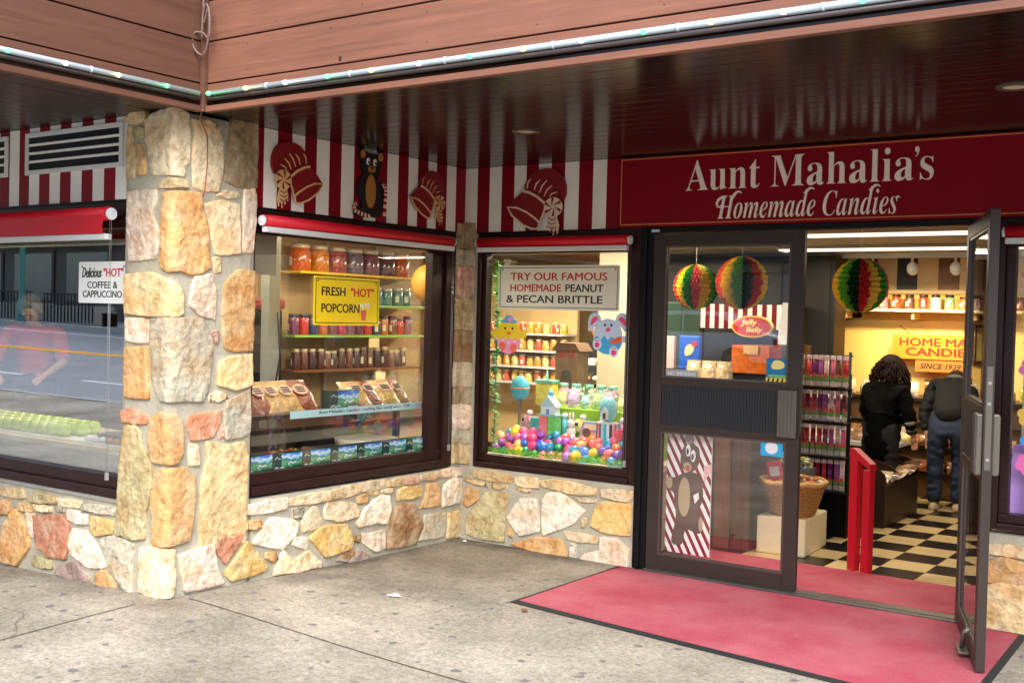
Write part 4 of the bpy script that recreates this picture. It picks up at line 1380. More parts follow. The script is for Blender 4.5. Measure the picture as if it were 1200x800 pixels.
def bear_cutout(loc, rz):
    t = thing('bear_cutout', 'black bear with tan belly and candy canes on the striped board', 'cut-out', loc, rz)
    mb = mat('bear_black', (22, 18, 20), 0.45)
    mt = mat('bear_tan', (176, 120, 52), 0.5)
    b = MB()
    b.prism(ring(0, .135, .098, .093, 30), -0.02, -0.001)
    b.build('head', mb, t)
    b = MB()
    b.prism(smooth_poly([(-.07, .075), (.07, .075), (.12, .0), (.16, -.06), (.15, -.13), (.105, -.15), (.11, -.2), (.02, -.225), (-.0, -.18), (-.03, -.225), (-.15, -.225), (-.16, -.19), (-.08, -.16), (-.1, -.1), (-.135, -.07), (-.13, .0)], 2), -0.018, -0.0015)
    b.build('body', mb, t)
    MB().prism(ring(-.005, -.045, .05, .112, 26), -0.023, -0.0185).build('belly', mt, t)
    for s in (-1, 1):
        b = MB()
        b.prism(ring(s * .088, .195, .038, .042, 18), -0.019, -0.002)
        e = b.build('ear', mb, t)
        MB().prism(ring(s * .088, .195, .024, .029, 18), -0.023, -0.0195).build('inner_ear', mt, e)
        b = MB()
        b.prism(ring(s * .034 - .004, .152, .017, .024, 16), -0.024, -0.0205)
        e = b.build('eye', M_white, t)
        MB().prism(ring(s * .034 + .0, .146, .007, .011, 12), -0.028, -0.0245).build('pupil', mb, e)
    MB().prism(smooth_poly([(-.035, .12), (0, .127), (.035, .12), (.04, .09), (.0, .075), (-.04, .09)], 2), -0.025, -0.0205).build('snout', mt, t)
    b = MB()
    b.prism(ring(.0, .112, .012, .008, 12), -0.029, -0.0255)
    b.strip([(-.015, .088), (.0, .084), (.02, .09)], .004, -0.029, -0.0255)
    b.build('nose', mb, t)
    MB().box(-.04, .055, -0.022, -0.0205, .212, .224).build('cap', mat('grey_cap', (150, 146, 146), 0.5), t)
    for pts in ([(.13, -.2), (.135, -.12), (.138, -.06), (.14, -.02), (.125, .012), (.11, .0)], [(-.02, -.215), (-.07, -.208), (-.12, -.2), (-.165, -.185), (-.172, -.155), (-.15, -.14)]):
        b = MB()
        for i in range(len(pts) - 1):
            for q in range(3):
                u0, u1 = q / 3, (q + 1) / 3
                p = pts[i]
                r = pts[i + 1]
                b.mi = (i * 3 + q) % 2
                b.strip([(p[0] + (r[0] - p[0]) * u0, p[1] + (r[1] - p[1]) * u0), (p[0] + (r[0] - p[0]) * u1, p[1] + (r[1] - p[1]) * u1)], .026, -0.03, -0.024)
        b.build('candy_cane', [mat('cane_cream', (238, 206, 176), 0.4), M_red], t)


bear_cutout((0.002, -1.075, 2.545), PI / 2)

b = MB()
b.box(-0.09, 6.0, 0.024, 0.09, 2.307, 2.80)
b.box(-0.09, -0.024, -2.40, 0.0235, 2.307, 2.80)
b.box(-4.4, -0.43, -2.645, -2.60, 2.307, 2.80)
b.build('header_wall', M_black, kind='structure')

# ------------------------------------------------------------------ shop sign
t = thing('shop_sign', 'long dark red shop sign with cream lettering and thin gold border over the door', 'sign', (1.337, -0.002, 0))
MB().box(0, 3.9, -0.022, 0.02, 2.306, 2.778, bev=0.003).build('board', M_sign, t)
b = MB()
for (a, c, d, e) in ((0.016, 3.88, 2.762, 2.769), (0.016, 3.88, 2.322, 2.329), (0.016, 0.023, 2.33, 2.761), (3.873, 3.88, 2.33, 2.761)):
    b.box(a, c, -0.025, -0.0225, d, e)
b.build('gold_border', M_gold, t)
glyph_obj('A', 0.505, 2.075, 2.533, 2.733, -0.0235, M_letter, t, th=0.006, offset=-0.006)
glyph_obj('H', 0.735, 1.875, 2.343, 2.497, -0.0235, M_letter, t, th=0.006, offset=-0.006)
b = MB()
for pts, w in (([(0.80, 2.489), (0.77, 2.487), (0.742, 2.472), (0.728, 2.446), (0.735, 2.424), (0.752, 2.42), (0.758, 2.434)], [.006, .012, .016, .016, .013, .01, .005]),
               ([(0.838, 2.478), (0.848, 2.498), (0.864, 2.513), (0.884, 2.516), (0.897, 2.505)], [.018, .018, .014, .010, .005]),
               ([(1.316, 2.482), (1.326, 2.502), (1.342, 2.515), (1.36, 2.517), (1.372, 2.507)], [.018, .018, .014, .010, .005]),
               ([(1.716, 2.482), (1.726, 2.502), (1.742, 2.515), (1.76, 2.517), (1.772, 2.507)], [.018, .018, .014, .010, .005]),
               ([(1.868, 2.44), (1.88, 2.444), (1.89, 2.436)], [.012, .010, .004])):
    b.strip(pts, w, -0.0285, -0.0236)
b.build('swash', M_letter, t)


# ------------------------------------------------------------------ display windows and shades
def window(label, loc, rz, w, z0, z1, ml, mr, mb, mt, glass, deep=0.12, wood=None, inner=True):
    """a fixed shop window: outer frame in front, inner stop set back, one pane"""
    wood = wood or M_frame
    t = thing('display_window', label, 'window', loc, rz, 'display windows of the candy shop')
    d = deep
    b = MB()
    fw = 0.45
    b.box(0, ml * fw, 0, d, z0, z1, bev=0.004)
    b.box(w - mr * fw, w, 0, d, z0, z1, bev=0.004)
    b.box(ml * fw + .0005, w - mr * fw - .0005, 0.002, d, z1 - mt * 0.55, z1, bev=0.004)
    b.box(ml * fw + .0005, w - mr * fw - .0005, -0.012, d, z0, z0 + mb * 0.42, bev=0.005)
    b.build('frame', wood, t)
    b = MB()
    e = 0.03
    b.box(ml * fw + .001, ml, e, d - .02, z0 + mb, z1 - mt, bev=0.003)
    b.box(w - mr, w - mr * fw - .001, e, d - .02, z0 + mb, z1 - mt, bev=0.003)
    b.box(ml * fw + .001, w - mr * fw - .001, e, d - .02, z1 - mt + .0005, z1 - mt * 0.55 - .001, bev=0.003)
    b.box(ml * fw + .001, w - mr * fw - .001, e - .008, d - .02, z0 + mb * 0.42 + .001, z0 + mb - .0005, bev=0.003)
    b.build('inner_stop', wood, t)
    b = MB()
    b.box(ml - 0.01, w - mr + 0.01, 0.068, 0.074, z0 + mb - 0.01, z1 - mt + 0.01)
    b.build('glass', glass, t)
    return t


M_edge = mat('aluminium_bead', (190, 186, 178), 0.4, metal=0.4)
window('big window holding the yellow popcorn sign, between the tall pillar and the inner corner', (-0.0, -2.082, 0), PI / 2, 1.985, 0.556, 2.304, 0.03, 0.235, 0.13, 0.16, M_window)
window('tall window packed with coloured eggs and Easter candy, left of the door', (0.13, 0.0, 0), 0, 1.383, 0.556, 2.304, 0.065, 0.125, 0.095, 0.16, M_window)
window('street window with the white coffee and cappuccino sign, left of the pillar', (-4.4, -2.662, 0), 0, 3.985, 0.557, 2.304, 0.2, 0.04, 0.125, 0.16, M_street_glass)
window('window with pastel flower stickers at the right edge beyond the open door', (3.768, 0.0, 0), 0, 1.5, 0.556, 2.304, 0.09, 0.12, 0.09, 0.16, M_window)


def shade(label, loc, rz, w, drop, zr=2.222, r=0.036):
    t = thing('roller_shade', label, 'roller shade', loc, rz, 'red roller shades over the windows')
    b = MB()
    b.tube([(0.02, 0, zr), (w * .5, 0, zr + 0.001), (w - 0.02, 0, zr)], r, n=20)
    b.build('shade_roll', M_shade, t)
    zb = zr - r - drop
    if drop > 0.02:
        b = MB()
        n = 8
        for i in range(n):
            z0 = zr - 0.01 - (zr - 0.01 - zb) * i / n
            z1 = zr - 0.01 - (zr - 0.01 - zb) * (i + 1) / n
            b.box(0.03, w - 0.03, -r - 0.002 + 0.004 * math.sin(i), -r + 0.0005 + 0.004 * math.sin(i), z1, z0)
        b.build('shade_cloth', M_shade, t)
    b = MB()
    b.box(0.018, w - 0.02, -r * .8, r * 0.4, zb - 0.034, zb - 0.001, bev=0.004)
    b.build('bottom_bar', M_plast, t)
    for x in (0.0, w - 0.016):
        b = MB()
        b.tube([(x, 0, zr - 0.002), (x + 0.016, 0, zr - 0.002)], r * .86, n=18)
        b.tube([(x - 0.006, 0, zr), (x + 0.022, 0, zr)], 0.010, n=10)
        b.build('end_cap', M_plast, t)
    b = MB()
    for dx in (w - 0.014, w + 0.002):
        b.tube([(dx, -0.004, zr - r), (dx, -0.004, 0.72)], 0.0013, n=6)
    b.box(w - 0.016, w + 0.006, -0.010, 0.006, 0.68, 0.725, bev=0.003)
    b.build('pull_cord', M_grey, t)
    return t


shade('rolled up red shade over the popcorn window', (0.055, -2.075, 0), PI / 2, 1.875, 0.0)
shade('rolled up red shade over the Easter egg window', (0.16, -0.055, 0), 0, 1.30, 0.0)
shade('partly lowered red shade over the coffee sign window', (-4.2, -2.755, 0), 0, 3.76, 0.075, zr=2.215, r=0.04)
shade('rolled up red shade cut by the right edge beyond the open door', (3.80, -0.055, 0), 0, 1.40, 0.0)

# ------------------------------------------------------------------ doorway and doors
t = thing('door_frame', 'dark metal door frame around the shop entrance', 'door frame', (0, 0, 0))
b = MB()
b.box(1.516, 1.612, -0.028, 0.10, 0.0, 2.303, bev=0.004)
b.box(1.545, 1.575, -0.045, -0.0285, 0.0, 2.303, bev=0.004)
b.build('jamb', M_black, t)
b = MB()
b.box(3.668, 3.765, -0.028, 0.10, 0.0, 2.303, bev=0.004)
b.build('jamb', M_frame, t)
b = MB()
b.box(1.6125, 3.6675, -0.026, 0.10, 2.264, 2.303, bev=0.004)
b.build('header', M_black, t)
b = MB()
b.box(1.600, 1.66, -0.032, -0.0295, 2.27, 2.288)
b.build('small_tag', mat('pale_blue_tag', (190, 205, 235), 0.4), t)
b = MB()
b.box(1.6125, 3.6675, -0.05, 0.10, 0.0, 0.012, bev=0.003)
b.box(1.6125, 3.6675, -0.012, 0.03, 0.012, 0.018, bev=0.002)
b.build('threshold', M_alu, t)

M_ribbed = mat('navy_ribbed_panel', (30, 34, 42), 0.55, var=0.15, scale=30)


def leaf(label, loc, rz, w, state_group, flip=1):
    t = thing('glass_door', label, 'door', loc, rz, 'pair of glass shop doors')
    T = 0.045
    y0, y1 = -T / 2, T / 2
    H0, H1 = 0.02, 2.258
    st = 0.085
    b = MB()
    b.box(0, st, y0, y1, H0, H1, bev=0.003)
    b.box(w - st, w, y0, y1, H0, H1, bev=0.003)
    b.box(st + .0005, w - st - .0005, y0, y1, 2.18, H1, bev=0.003)
    b.box(st + .0005, w - st - .0005, y0, y1, H0, 0.115, bev=0.003)
    b.box(st + .0005, w - st - .0005, y0, y1, 1.256, 1.302, bev=0.003)
    b.box(st + .0005, w - st - .0005, y0, y1, 0.945, 0.99, bev=0.003)
    b.build('frame', M_bronze, t)
    b = MB()
    n = 46
    u0, u1 = st + 0.004, w - st - 0.004
    for k in range(n):
        a = u0 + (u1 - u0) * k / n
        c = u0 + (u1 - u0) * (k + 1) / n
        b.box(a + 0.0012, c - 0.0012, y0 + 0.002, y1 - 0.002, 0.9905, 1.2555)
    b.box(u0, u1, -0.012, 0.012, 0.9906, 1.2554)
    b.build('ribbed_panel', M_ribbed, t)
    for za, zc_ in ((1.302, 2.18), (0.115, 0.945)):
        b = MB()
        b.box(st - .006, w - st + .006, -0.004, 0.004, za - .006, zc_ + .006)
        b.build('glass', M_doorglass, t)
    b = MB()
    for za, zc_ in ((1.303, 2.179), (0.116, 0.944)):
        for s in (-1, 1):
            yy = s * 0.012
            a0, a1 = st + .0006, w - st - .0006
            b.box(a0, a0 + 0.012, yy - .006, yy + .006, za, zc_)
            b.box(a1 - 0.012, a1, yy - .006, yy + .006, za, zc_)
            b.box(a0 + .0125, a1 - .0125, yy - .006, yy + .006, za, za + 0.012)
            b.box(a0 + .0125, a1 - .0125, yy - .006, yy + .006, zc_ - 0.012, zc_)
    b.build('glazing_bead', mat('bead_bronze', (92, 80, 74), 0.4, metal=0.4), t)
    for s in (-1, 1):
        b = MB()
        ya, yb = (y0 - 0.03, y0 - .0005) if s < 0 else (y1 + .0005, y1 + 0.03)
        b.box(w - 0.135, w - 0.012, ya, yb, 0.972, 1.268, bev=0.006)
        for k in range(5):
            uu = w - 0.128 + k * 0.024
            b.box(uu, uu + 0.012, (ya - 0.004) if s < 0 else (yb + .0003), (ya - .0003) if s < 0 else (yb + 0.004), 0.98, 1.26)
        b.build('push_plate', M_alu, t)
    b = MB()
    b.box(w + .0005, w + 0.003, -0.014, 0.014, 1.0, 1.5)
    b.build('lock_plate', M_alu, t)
    for z in (1.32, 1.42, 1.05):
        b = MB()
        b.tube([(w + .0032, 0, z), (w + 0.005, 0, z)], 0.008, n=12)
        b.build('screw', M_grey, t)
    return t


left_leaf = leaf('closed left glass door with bear panel and stickers behind its panes', (1.616, 0.0, 0), 0, 1.042, 'doors')
right_leaf = leaf('open right glass door swung out over the red mat', (3.632, -0.03, 0), math.atan2(-0.95, 0.315), 1.0, 'doors')
b = MB()
b.box(0.60, 0.76, -0.075, -0.023, 0.03, 0.045, bev=0.005)
b.tube([(0.68, -0.05, 0.045), (0.68, -0.045, 0.12), (0.69, -0.024, 0.15)], 0.012, n=8)
b.build('door_stop', M_alu, right_leaf)

# ------------------------------------------------------------------ mat and carpet
def carpet_mat(name, rgb, var):
    m = mat(name, rgb, 0.95, var=var, scale=110, bump=0.6, bscale=240, spec=0.1)
    nt = m.node_tree
    bs = nt.nodes['Principled BSDF']
    src = bs.inputs['Base Color'].links[0].from_socket
    tc = nt.nodes.new('ShaderNodeTexCoord')
    n = nt.nodes.new('ShaderNodeTexNoise')
    n.inputs['Scale'].default_value = 1.7
    n.inputs['Detail'].default_value = 7
    n.inputs['Roughness'].default_value = 0.65
    nt.links.new(tc.outputs['Object'], n.inputs['Vector'])
    r = nt.nodes.new('ShaderNodeMapRange')
    r.inputs['From Min'].default_value = 0.38
    r.inputs['From Max'].default_value = 0.72
    r.inputs['To Max'].default_value = 0.45
    nt.links.new(n.outputs['Fac'], r.inputs[0])
    mx = nt.nodes.new('ShaderNodeMixRGB')
    mx.inputs[2].default_value = (*lin((210, 142, 148)), 1)
    nt.links.new(r.outputs[0], mx.inputs[0])
    nt.links.new(src, mx.inputs[1])
    nt.links.new(mx.outputs[0], bs.inputs['Base Color'])
    return m


M_carpet = carpet_mat('red_carpet', (180, 80, 94), 0.3)
t = thing('door_mat', 'big red carpet mat with black rubber edge on the pavement before the door', 'mat', (0, 0, 0))
cor = [(1.43, -0.055), (1.42, -1.335), (4.02, -1.60), (4.0, -0.055)]


def inset(poly, d):
    c = Vector((sum(p[0] for p in poly) / 4, sum(p[1] for p in poly) / 4))
    out = []
    for p in poly:
        out.append((p[0] + (d if p[0] < c.x else -d), p[1] + (d if p[1] < c.y else -d)))
    return out


inn = inset(cor, 0.035)
b = MB()
g = {}
NX, NY = 40, 24
for i in range(NX + 1):
    for j in range(NY + 1):
        u, v = i / NX, j / NY
        a = Vector(inn[1]).lerp(Vector(inn[2]), u)
        c = Vector(inn[0]).lerp(Vector(inn[3]), u)
        p = a.lerp(c, v)
        hz = 0.011 + 0.004 * noise.noise(Vector((p.x * 1.6, p.y * 1.6, 1)))
        g[i, j] = b.bm.verts.new((p.x, p.y, gz(p.x, p.y) + hz))
for i in range(NX):
    for j in range(NY):
        f = b._face([g[i, j], g[i + 1, j], g[i + 1, j + 1], g[i, j + 1]])
        f.smooth = True
b.build('carpet_pile', M_carpet, t, recalc=False)
b = MB()
for k in range(4):
    a0, a1 = cor[k], cor[(k + 1) % 4]
    i0, i1 = inn[k], inn[(k + 1) % 4]
    n = 16
    for q in range(n):
        s0, s1 = q / n, (q + 1) / n
        P_ = []
        for (A, B_) in ((a0, a1), (i0, i1)):
            for s in (s0, s1):
                P_.append(Vector(A).lerp(Vector(B_), s))
        quad = [P_[0], P_[1], P_[3], P_[2]]
        top = [b.bm.verts.new((p.x, p.y, gz(p.x, p.y) + (0.005 if w_ < 2 else 0.014))) for w_, p in enumerate(quad)]
        bot = [b.bm.verts.new((p.x, p.y, gz(p.x, p.y) - 0.002)) for p in quad]
        b._face(top)
        b._face([bot[0], bot[1], top[1], top[0]])
        b._face([bot[2], bot[3], top[3], top[2]])
b.build('rubber_edge', mat('black_rubber', (30, 32, 34), 0.7), t)
b = MB()
b.ell((1.61, -1.46, gz(1.61, -1.46) + 0.012), 0.02, 0.014, 0.01)
b.build('dry_leaf', mat('dry_leaf_brown', (120, 76, 50), 0.8), label='tiny curled brown leaf at the front edge of the red mat', cat='leaf')
for (x, y, s, lab) in ((0.86, -1.72, 0.05, 'torn white paper scrap on the pavement left of the mat'), (0.16, -0.12, 0.022, 'white crumb of litter by the inner corner of the wall')):
    b = MB()
    z = gz(x, y)
    b._face([b.bm.verts.new(p) for p in ((x - s, y - s * .3, z + .006), (x + s * .2, y - s * .6, z + .01), (x + s, y + s * .2, z + .005), (x, y + s * .5, z + .016))])
    b._face([b.bm.verts.new(p) for p in ((x - s * .6, y + s * .1, z + .012), (x + s * .3, y - s * .1, z + .02), (x + s * .5, y + s * .7, z + .007), (x - s * .5, y + s * .8, z + .006))])
    b.build('paper_scrap', mat('scrap_paper', (235, 232, 226), 0.7), recalc=False, label=lab, cat='litter')
# ------------------------------------------------------------------ the shop inside
M_cream = mat('cream_wall', (234, 200, 124), 0.7, var=0.05, scale=2)
M_ceil = mat('ceiling_white', (180, 166, 146), 0.8)
M_beige = mat('beige_wall', (190, 178, 152), 0.75, var=0.06, scale=2)
M_dwood = grain('dark_display_wood', (58, 36, 26), 2, rough=0.4, dark=0.6)
M_bwood = grain('brown_plank_wood', (128, 78, 46), 2, rough=0.45, dark=0.55)
M_ywood = mat('yellow_shelf_edge', (226, 186, 40), 0.4)
M_gglass = mat('green_shelf_edge', (150, 196, 92), 0.25)
M_clear = glass_mat('clear_plastic', 1.35)


def checker():
    m = bpy.data.materials.new('checker_tiles')
    m.use_nodes = True
    nt = m.node_tree
    b = nt.nodes['Principled BSDF']
    b.inputs['Roughness'].default_value = 0.28
    tc = nt.nodes.new('ShaderNodeTexCoord')
    mp = nt.nodes.new('ShaderNodeMapping')
    s = 1 / 0.305
    mp.inputs['Location'].default_value = (-2.84 * s, -0.85 * s, 0.5)
    mp.inputs['Scale'].default_value = (s, s, 0.0)
    ck = nt.nodes.new('ShaderNodeTexChecker')
    ck.inputs['Scale'].default_value = 1.0
    ck.inputs['Color1'].default_value = (*lin((232, 206, 150)), 1)
    ck.inputs['Color2'].default_value = (*lin((26, 23, 22)), 1)
    n = nt.nodes.new('ShaderNodeTexNoise')
    n.inputs['Scale'].default_value = 7
    n.inputs['Detail'].default_value = 6
    mx = nt.nodes.new('ShaderNodeMixRGB')
    mx.blend_type = 'MULTIPLY'
    mx.inputs[0].default_value = 0.35
    nt.links.new(tc.outputs['Object'], mp.inputs[0])
    nt.links.new(mp.outputs[0], ck.inputs['Vector'])
    nt.links.new(tc.outputs['Object'], n.inputs['Vector'])
    nt.links.new(ck.outputs['Color'], mx.inputs[1])
    nt.links.new(n.outputs['Fac'], mx.inputs[2])
    nt.links.new(mx.outputs[0], b.inputs['Base Color'])
    return m


MB().box(-6, 8, 0.1005, 5.4, -0.2, 0.006).build('floor', checker(), kind='structure')
MB().box(-6, 0.0, -2.44, 0.1, -0.2, 0.09).build('floor', mat('grey_back_floor', (120, 112, 100), 0.6), kind='structure')
b = MB()
b.hprism([(-6, -2.44), (-0.101, -2.44), (-0.101, 0.101), (8, 0.101), (8, 5.4), (-6, 5.4)], 2.40, 2.46)
b.build('ceiling', M_ceil, kind='structure')
MB().box(-6, 8, 5.3, 5.4, 0.007, 2.399).build('back_wall', M_cream, kind='structure')
MB().box(-6.1, -6.0, -2.44, 5.4, -0.2, 2.46).build('side_wall', mat('dim_back_wall', (62, 56, 50), .8, var=.2, scale=2), kind='structure')
MB().box(-5.99, -1.625, 0.2, 0.25, 0.1, 2.399).build('room_wall', mat('dim_back_wall', (62, 56, 50), .8), kind='structure')
MB().box(8.0, 8.1, 0.1, 5.4, -0.2, 2.46).build('side_wall', M_beige, kind='structure')
b = MB()
b.box(5.3, 8.0, 0.0, 0.1, 0.0, 2.8)
b.build('outer_wall', M_beige, kind='structure')
b = MB()
b.box(-6.0, -4.42, -2.66, -2.45, 0.0, 2.8)
b.build('outer_wall', M_beige, kind='structure')
b = MB()
for k in range(30):
    x = -1.0 + k * 0.21
    b.mi = (1 if k % 2 else 0) if k % 4 != 3 else 2
    b.box(x + .001, x + 0.209, 5.27, 5.299, 2.07, 2.398)
b.mi = 0
b.box(-1.0, 5.3, 5.255, 5.299, 2.03, 2.069)
b.build('striped_frieze', [mat('frieze_cream', (230, 208, 170), 0.5), mat('frieze_black', (22, 18, 18), 0.4), mat('frieze_bronze', (96, 58, 26), 0.3, metal=0.3)], kind='structure')
t = thing('entry_carpet', 'red carpet strip on the shop floor just inside the door', 'carpet', (0, 0, 0))
MB().box(1.625, 3.66, 0.104, 0.83, 0.007, 0.016, bev=0.002).build('carpet_pile', M_carpet, t)

# ceiling lights and the lamps that burn in them
M_tubelit = mat('lit_diffuser', (255, 244, 224), 0.4, emit=0.5)


def tube_light(x, y, w, d, label, watts):
    t = thing('ceiling_lamp', label, 'ceiling lamp', (x, y, 2.4), 0, 'lit ceiling lamps inside the shop')
    b = MB()
    b.box(-w / 2, w / 2, -d / 2, d / 2, -0.03, -0.002, bev=0.004)
    b.build('housing', M_ceil, t)
    MB().box(-w / 2 + .02, w / 2 - .02, -d / 2 + .02, d / 2 - .02, -0.045, -0.0305, bev=0.004).build('diffuser', M_tubelit, t)
    l = bpy.data.lights.new('lamp', 'AREA')
    l.shape = 'RECTANGLE'
    l.size = w
    l.size_y = d
    l.energy = watts
    l.color = (1.0, 0.86, 0.64)
    o = bpy.data.objects.new('lamp', l)
    link(o)
    o.parent = t
    o.location = (0, 0, -0.06)


tube_light(2.6, 1.7, 2.4, 0.22, 'long lit ceiling lamp nearest the shop door', 9)
tube_light(2.4, 3.3, 2.4, 0.22, 'long lit ceiling lamp in the middle of the shop', 14)
tube_light(-0.9, 2.6, 2.0, 0.3, 'lit ceiling lamp behind the Easter egg window', 40)
tube_light(-0.62, -0.9, 0.25, 1.6, 'lit ceiling lamp over the popcorn window', 10)
tube_light(-1.9, -2.1, 1.2, 0.16, 'added unseen ceiling lamp over the candy making table', 10)  # lamp out of view, added to light the candy apples
tube_light(0.8, 0.5, 1.1, 0.18, 'short lit ceiling lamp right above the Easter egg display', 20)

t = thing('track_rail', 'white lamp track running along the shop ceiling', 'lamp track', (0, 4.35, 2.4))
MB().box(0.2, 3.6, -0.02, 0.02, -0.05, -0.004).build('rail', M_plast, t)
for k, x in enumerate((0.93, 1.33, 1.75, 2.13, 2.53)):
    t = thing('track_lamp', ('first', 'second', 'third', 'fourth', 'fifth')[k] + ' white track lamp from the left on the ceiling rail', 'track lamp', (x, 4.35, 2.35), 0, 'white lamps on the ceiling track')
    MB().tube([(0, 0, 0), (0, 0, -0.05)], 0.012).build('stem', M_plast, t)
    b = MB()
    b.ell((0, 0.02, -0.105), 0.055, 0.07, 0.065, 14, 10, Matrix.Rotation(rad(-25), 3, 'X'))
    b.build('lamp_head', M_plast, t)
    l = bpy.data.lights.new('lamp', 'SPOT')
    l.energy = 32
    l.spot_size = rad(95)
    l.spot_blend = 0.8
    l.color = (1.0, 0.74, 0.36)
    l.shadow_soft_size = 0.05
    o = bpy.data.objects.new('lamp', l)
    link(o)
    o.parent = t
    o.location = (0, 0.10, -0.16)
    o.rotation_euler = (rad(38), 0, 0)

# ---- goods shared by the shelves
GOODS = {}


def jar_proto(key, rgb, h, r, lid):
    if key in GOODS:
        return None
    return None


def make_jar(x, y, z, h, r, rgb, lid_rgb, label, group, first=True):
    key = ('jar', h, r, rgb, lid_rgb)
    if key in GOODS:
        o = dup(GOODS[key], (x + random.uniform(-.012, .012), y + random.uniform(-.012, .012), z), random.uniform(-.6, 1.6), label, group)
        o.scale = (1, 1, random.choice([.88, 1, 1, 1.06]))
        return o
    t = thing('candy_jar', label, 'jar', (x, y, z), 0, group)
    m = mat('jar_fill_%d_%d_%d' % rgb, rgb, 0.3, var=0.75, scale=70, coat=0.6)
    MB().lathe([(0, 0.001), (r * .94, 0.001), (r, h * .06), (r, h * .72), (r * .82, h * .82), (r * .8, h * .84), (0, h * .84)], n=16).build('jar_body', m, t)
    MB().lathe([(0, h * .842), (r * .86, h * .842), (r * .88, h * .86), (r * .88, h * .98), (r * .8, h), (0, h)], n=16).build('lid', mat('lid_%d_%d_%d' % lid_rgb, lid_rgb, 0.35, metal=0.2), t)
    b = MB()
    n = 9
    for q in range(n):
        a0, a1 = -1.9 + q * .075 * 9 / n - .35, -1.9 + (q + 1) * .075 * 9 / n - .35
        b._face([b.bm.verts.new((r * 1.012 * math.cos(a), r * 1.012 * math.sin(a), z_)) for a, z_ in ((a0, h * .2), (a1, h * .2), (a1, h * .52), (a0, h * .52))])
    b.build('label', mat('jar_label', (232, 220, 190), .5, var=.35, scale=90), t, recalc=False)
    GOODS[key] = t
    return t


def make_bag(x, y, z, w, h, d, rgb, label, group, rz=0.0, lean=-0.5, sticker=None, name='candy_bag'):
    key = ('bag', w, h, d, rgb, sticker, lean)
    if key in GOODS:
        return dup(GOODS[key], (x, y, z), rz, label, group)
    t = thing(name, label, 'candy bag', (x, y, z), rz, group)
    m = mat('bag_fill_%d_%d_%d' % rgb, rgb, 0.28, var=0.55, scale=45, bump=0.9, bscale=55, coat=0.8)
    R = Matrix.Rotation(lean, 3, 'X')
    b = MB()
    nx, nz = 10, 12
    for side in (-1, 1):
        g = {}
        for i in range(nx + 1):
            for j in range(nz + 1):
                u, v = i / nx, j / nz
                bulge = (math.sin(PI * u) ** 0.6) * (math.sin(PI * min(1, v * 1.08 + .0)) ** 0.6 if v < .93 else 0.02)
                q = noise.noise(Vector((u * 5 + h * 30, v * 6, side * 3 + w * 10))) * 0.22
                p = Vector(((u - .5) * w * (1 - .08 * math.sin(v * 9)), side * d * .5 * bulge * (1 + q), v * h))
                g[i, j] = b.bm.verts.new(R @ p)
        for i in range(nx):
            for j in range(nz):
                f = b._face([g[i, j], g[i + 1, j], g[i + 1, j + 1], g[i, j + 1]])
                f.smooth = True
    b.build('bag_body', m, t)
    if sticker:
        b = MB()
        vs = [b.bm.verts.new(R @ Vector((0.27 * w * math.cos(2 * PI * k / 18), -d * .5 - 0.006, h * .56 + 0.17 * h * math.sin(2 * PI * k / 18)))) for k in range(18)]
        b._face(vs)
        b.build('round_sticker', mat('sticker_%d_%d_%d' % sticker, sticker, 0.5), t, recalc=False)
        b = MB()
        for q in (-1, 0, 1):
            vs = [b.bm.verts.new(R @ Vector((a, -d * .5 - 0.008, h * (.56 + q * .07) + c))) for a, c in ((-.17 * w, -.006), (.17 * w, -.006), (.17 * w, .006), (-.17 * w, .006))]
            b._face(vs)
        b.build('sticker_print', M_ink, t, recalc=False)
    GOODS[key] = t
    return t


def shelf_board(parent, x0, x1, y0, y1, z, m, th=0.02):
    return MB().box(x0, x1, y0, y1, z - th, z - 0.0005, bev=0.002).build('shelf', m, parent)


def hanging_sign(name, label, loc, rz, w, h, face, border, words, mount=None, r=0.012, thick=0.006):
    """flat sign; words = list of (text, u0, u1, v0, v1, material, bold, shear)"""
    t = thing(name, label, 'sign', loc, rz)
    MB().prism(rrect(0, w, 0, h, r), -thick, 0).build('board', face, t)
    if border:
        b = MB()
        e, k = 0.014, 0.005
        b.box(e, w - e, -thick - 0.001, -thick - 0.0002, e, e + k)
        b.box(e, w - e, -thick - 0.001, -thick - 0.0002, h - e - k, h - e)
        b.box(e, e + k, -thick - 0.001, -thick - 0.0002, e + k, h - e - k)
        b.box(w - e - k, w - e, -thick - 0.001, -thick - 0.0002, e + k, h - e - k)
        b.build('border', border, t)
    for (s, u0, u1, v0, v1, m, bold, sh) in words:
        text_obj(s, u0, u1, v0, v1, -thick - 0.0003, m, t, bold=bold, shear=sh)
    if mount:
        b = MB()
        for u in (0.035, w - 0.035):
            b.tube([(u, -thick - 0.0015, h - 0.03), (u, -0.001, h - 0.03)], 0.006, n=10)
            if mount > 0.01:
                b.tube([(u, 0.003, h - 0.03), (u + 0.0, 0.003, h + mount)], 0.0018, n=6)
        b.build('hanger', M_ink, t)
    return t


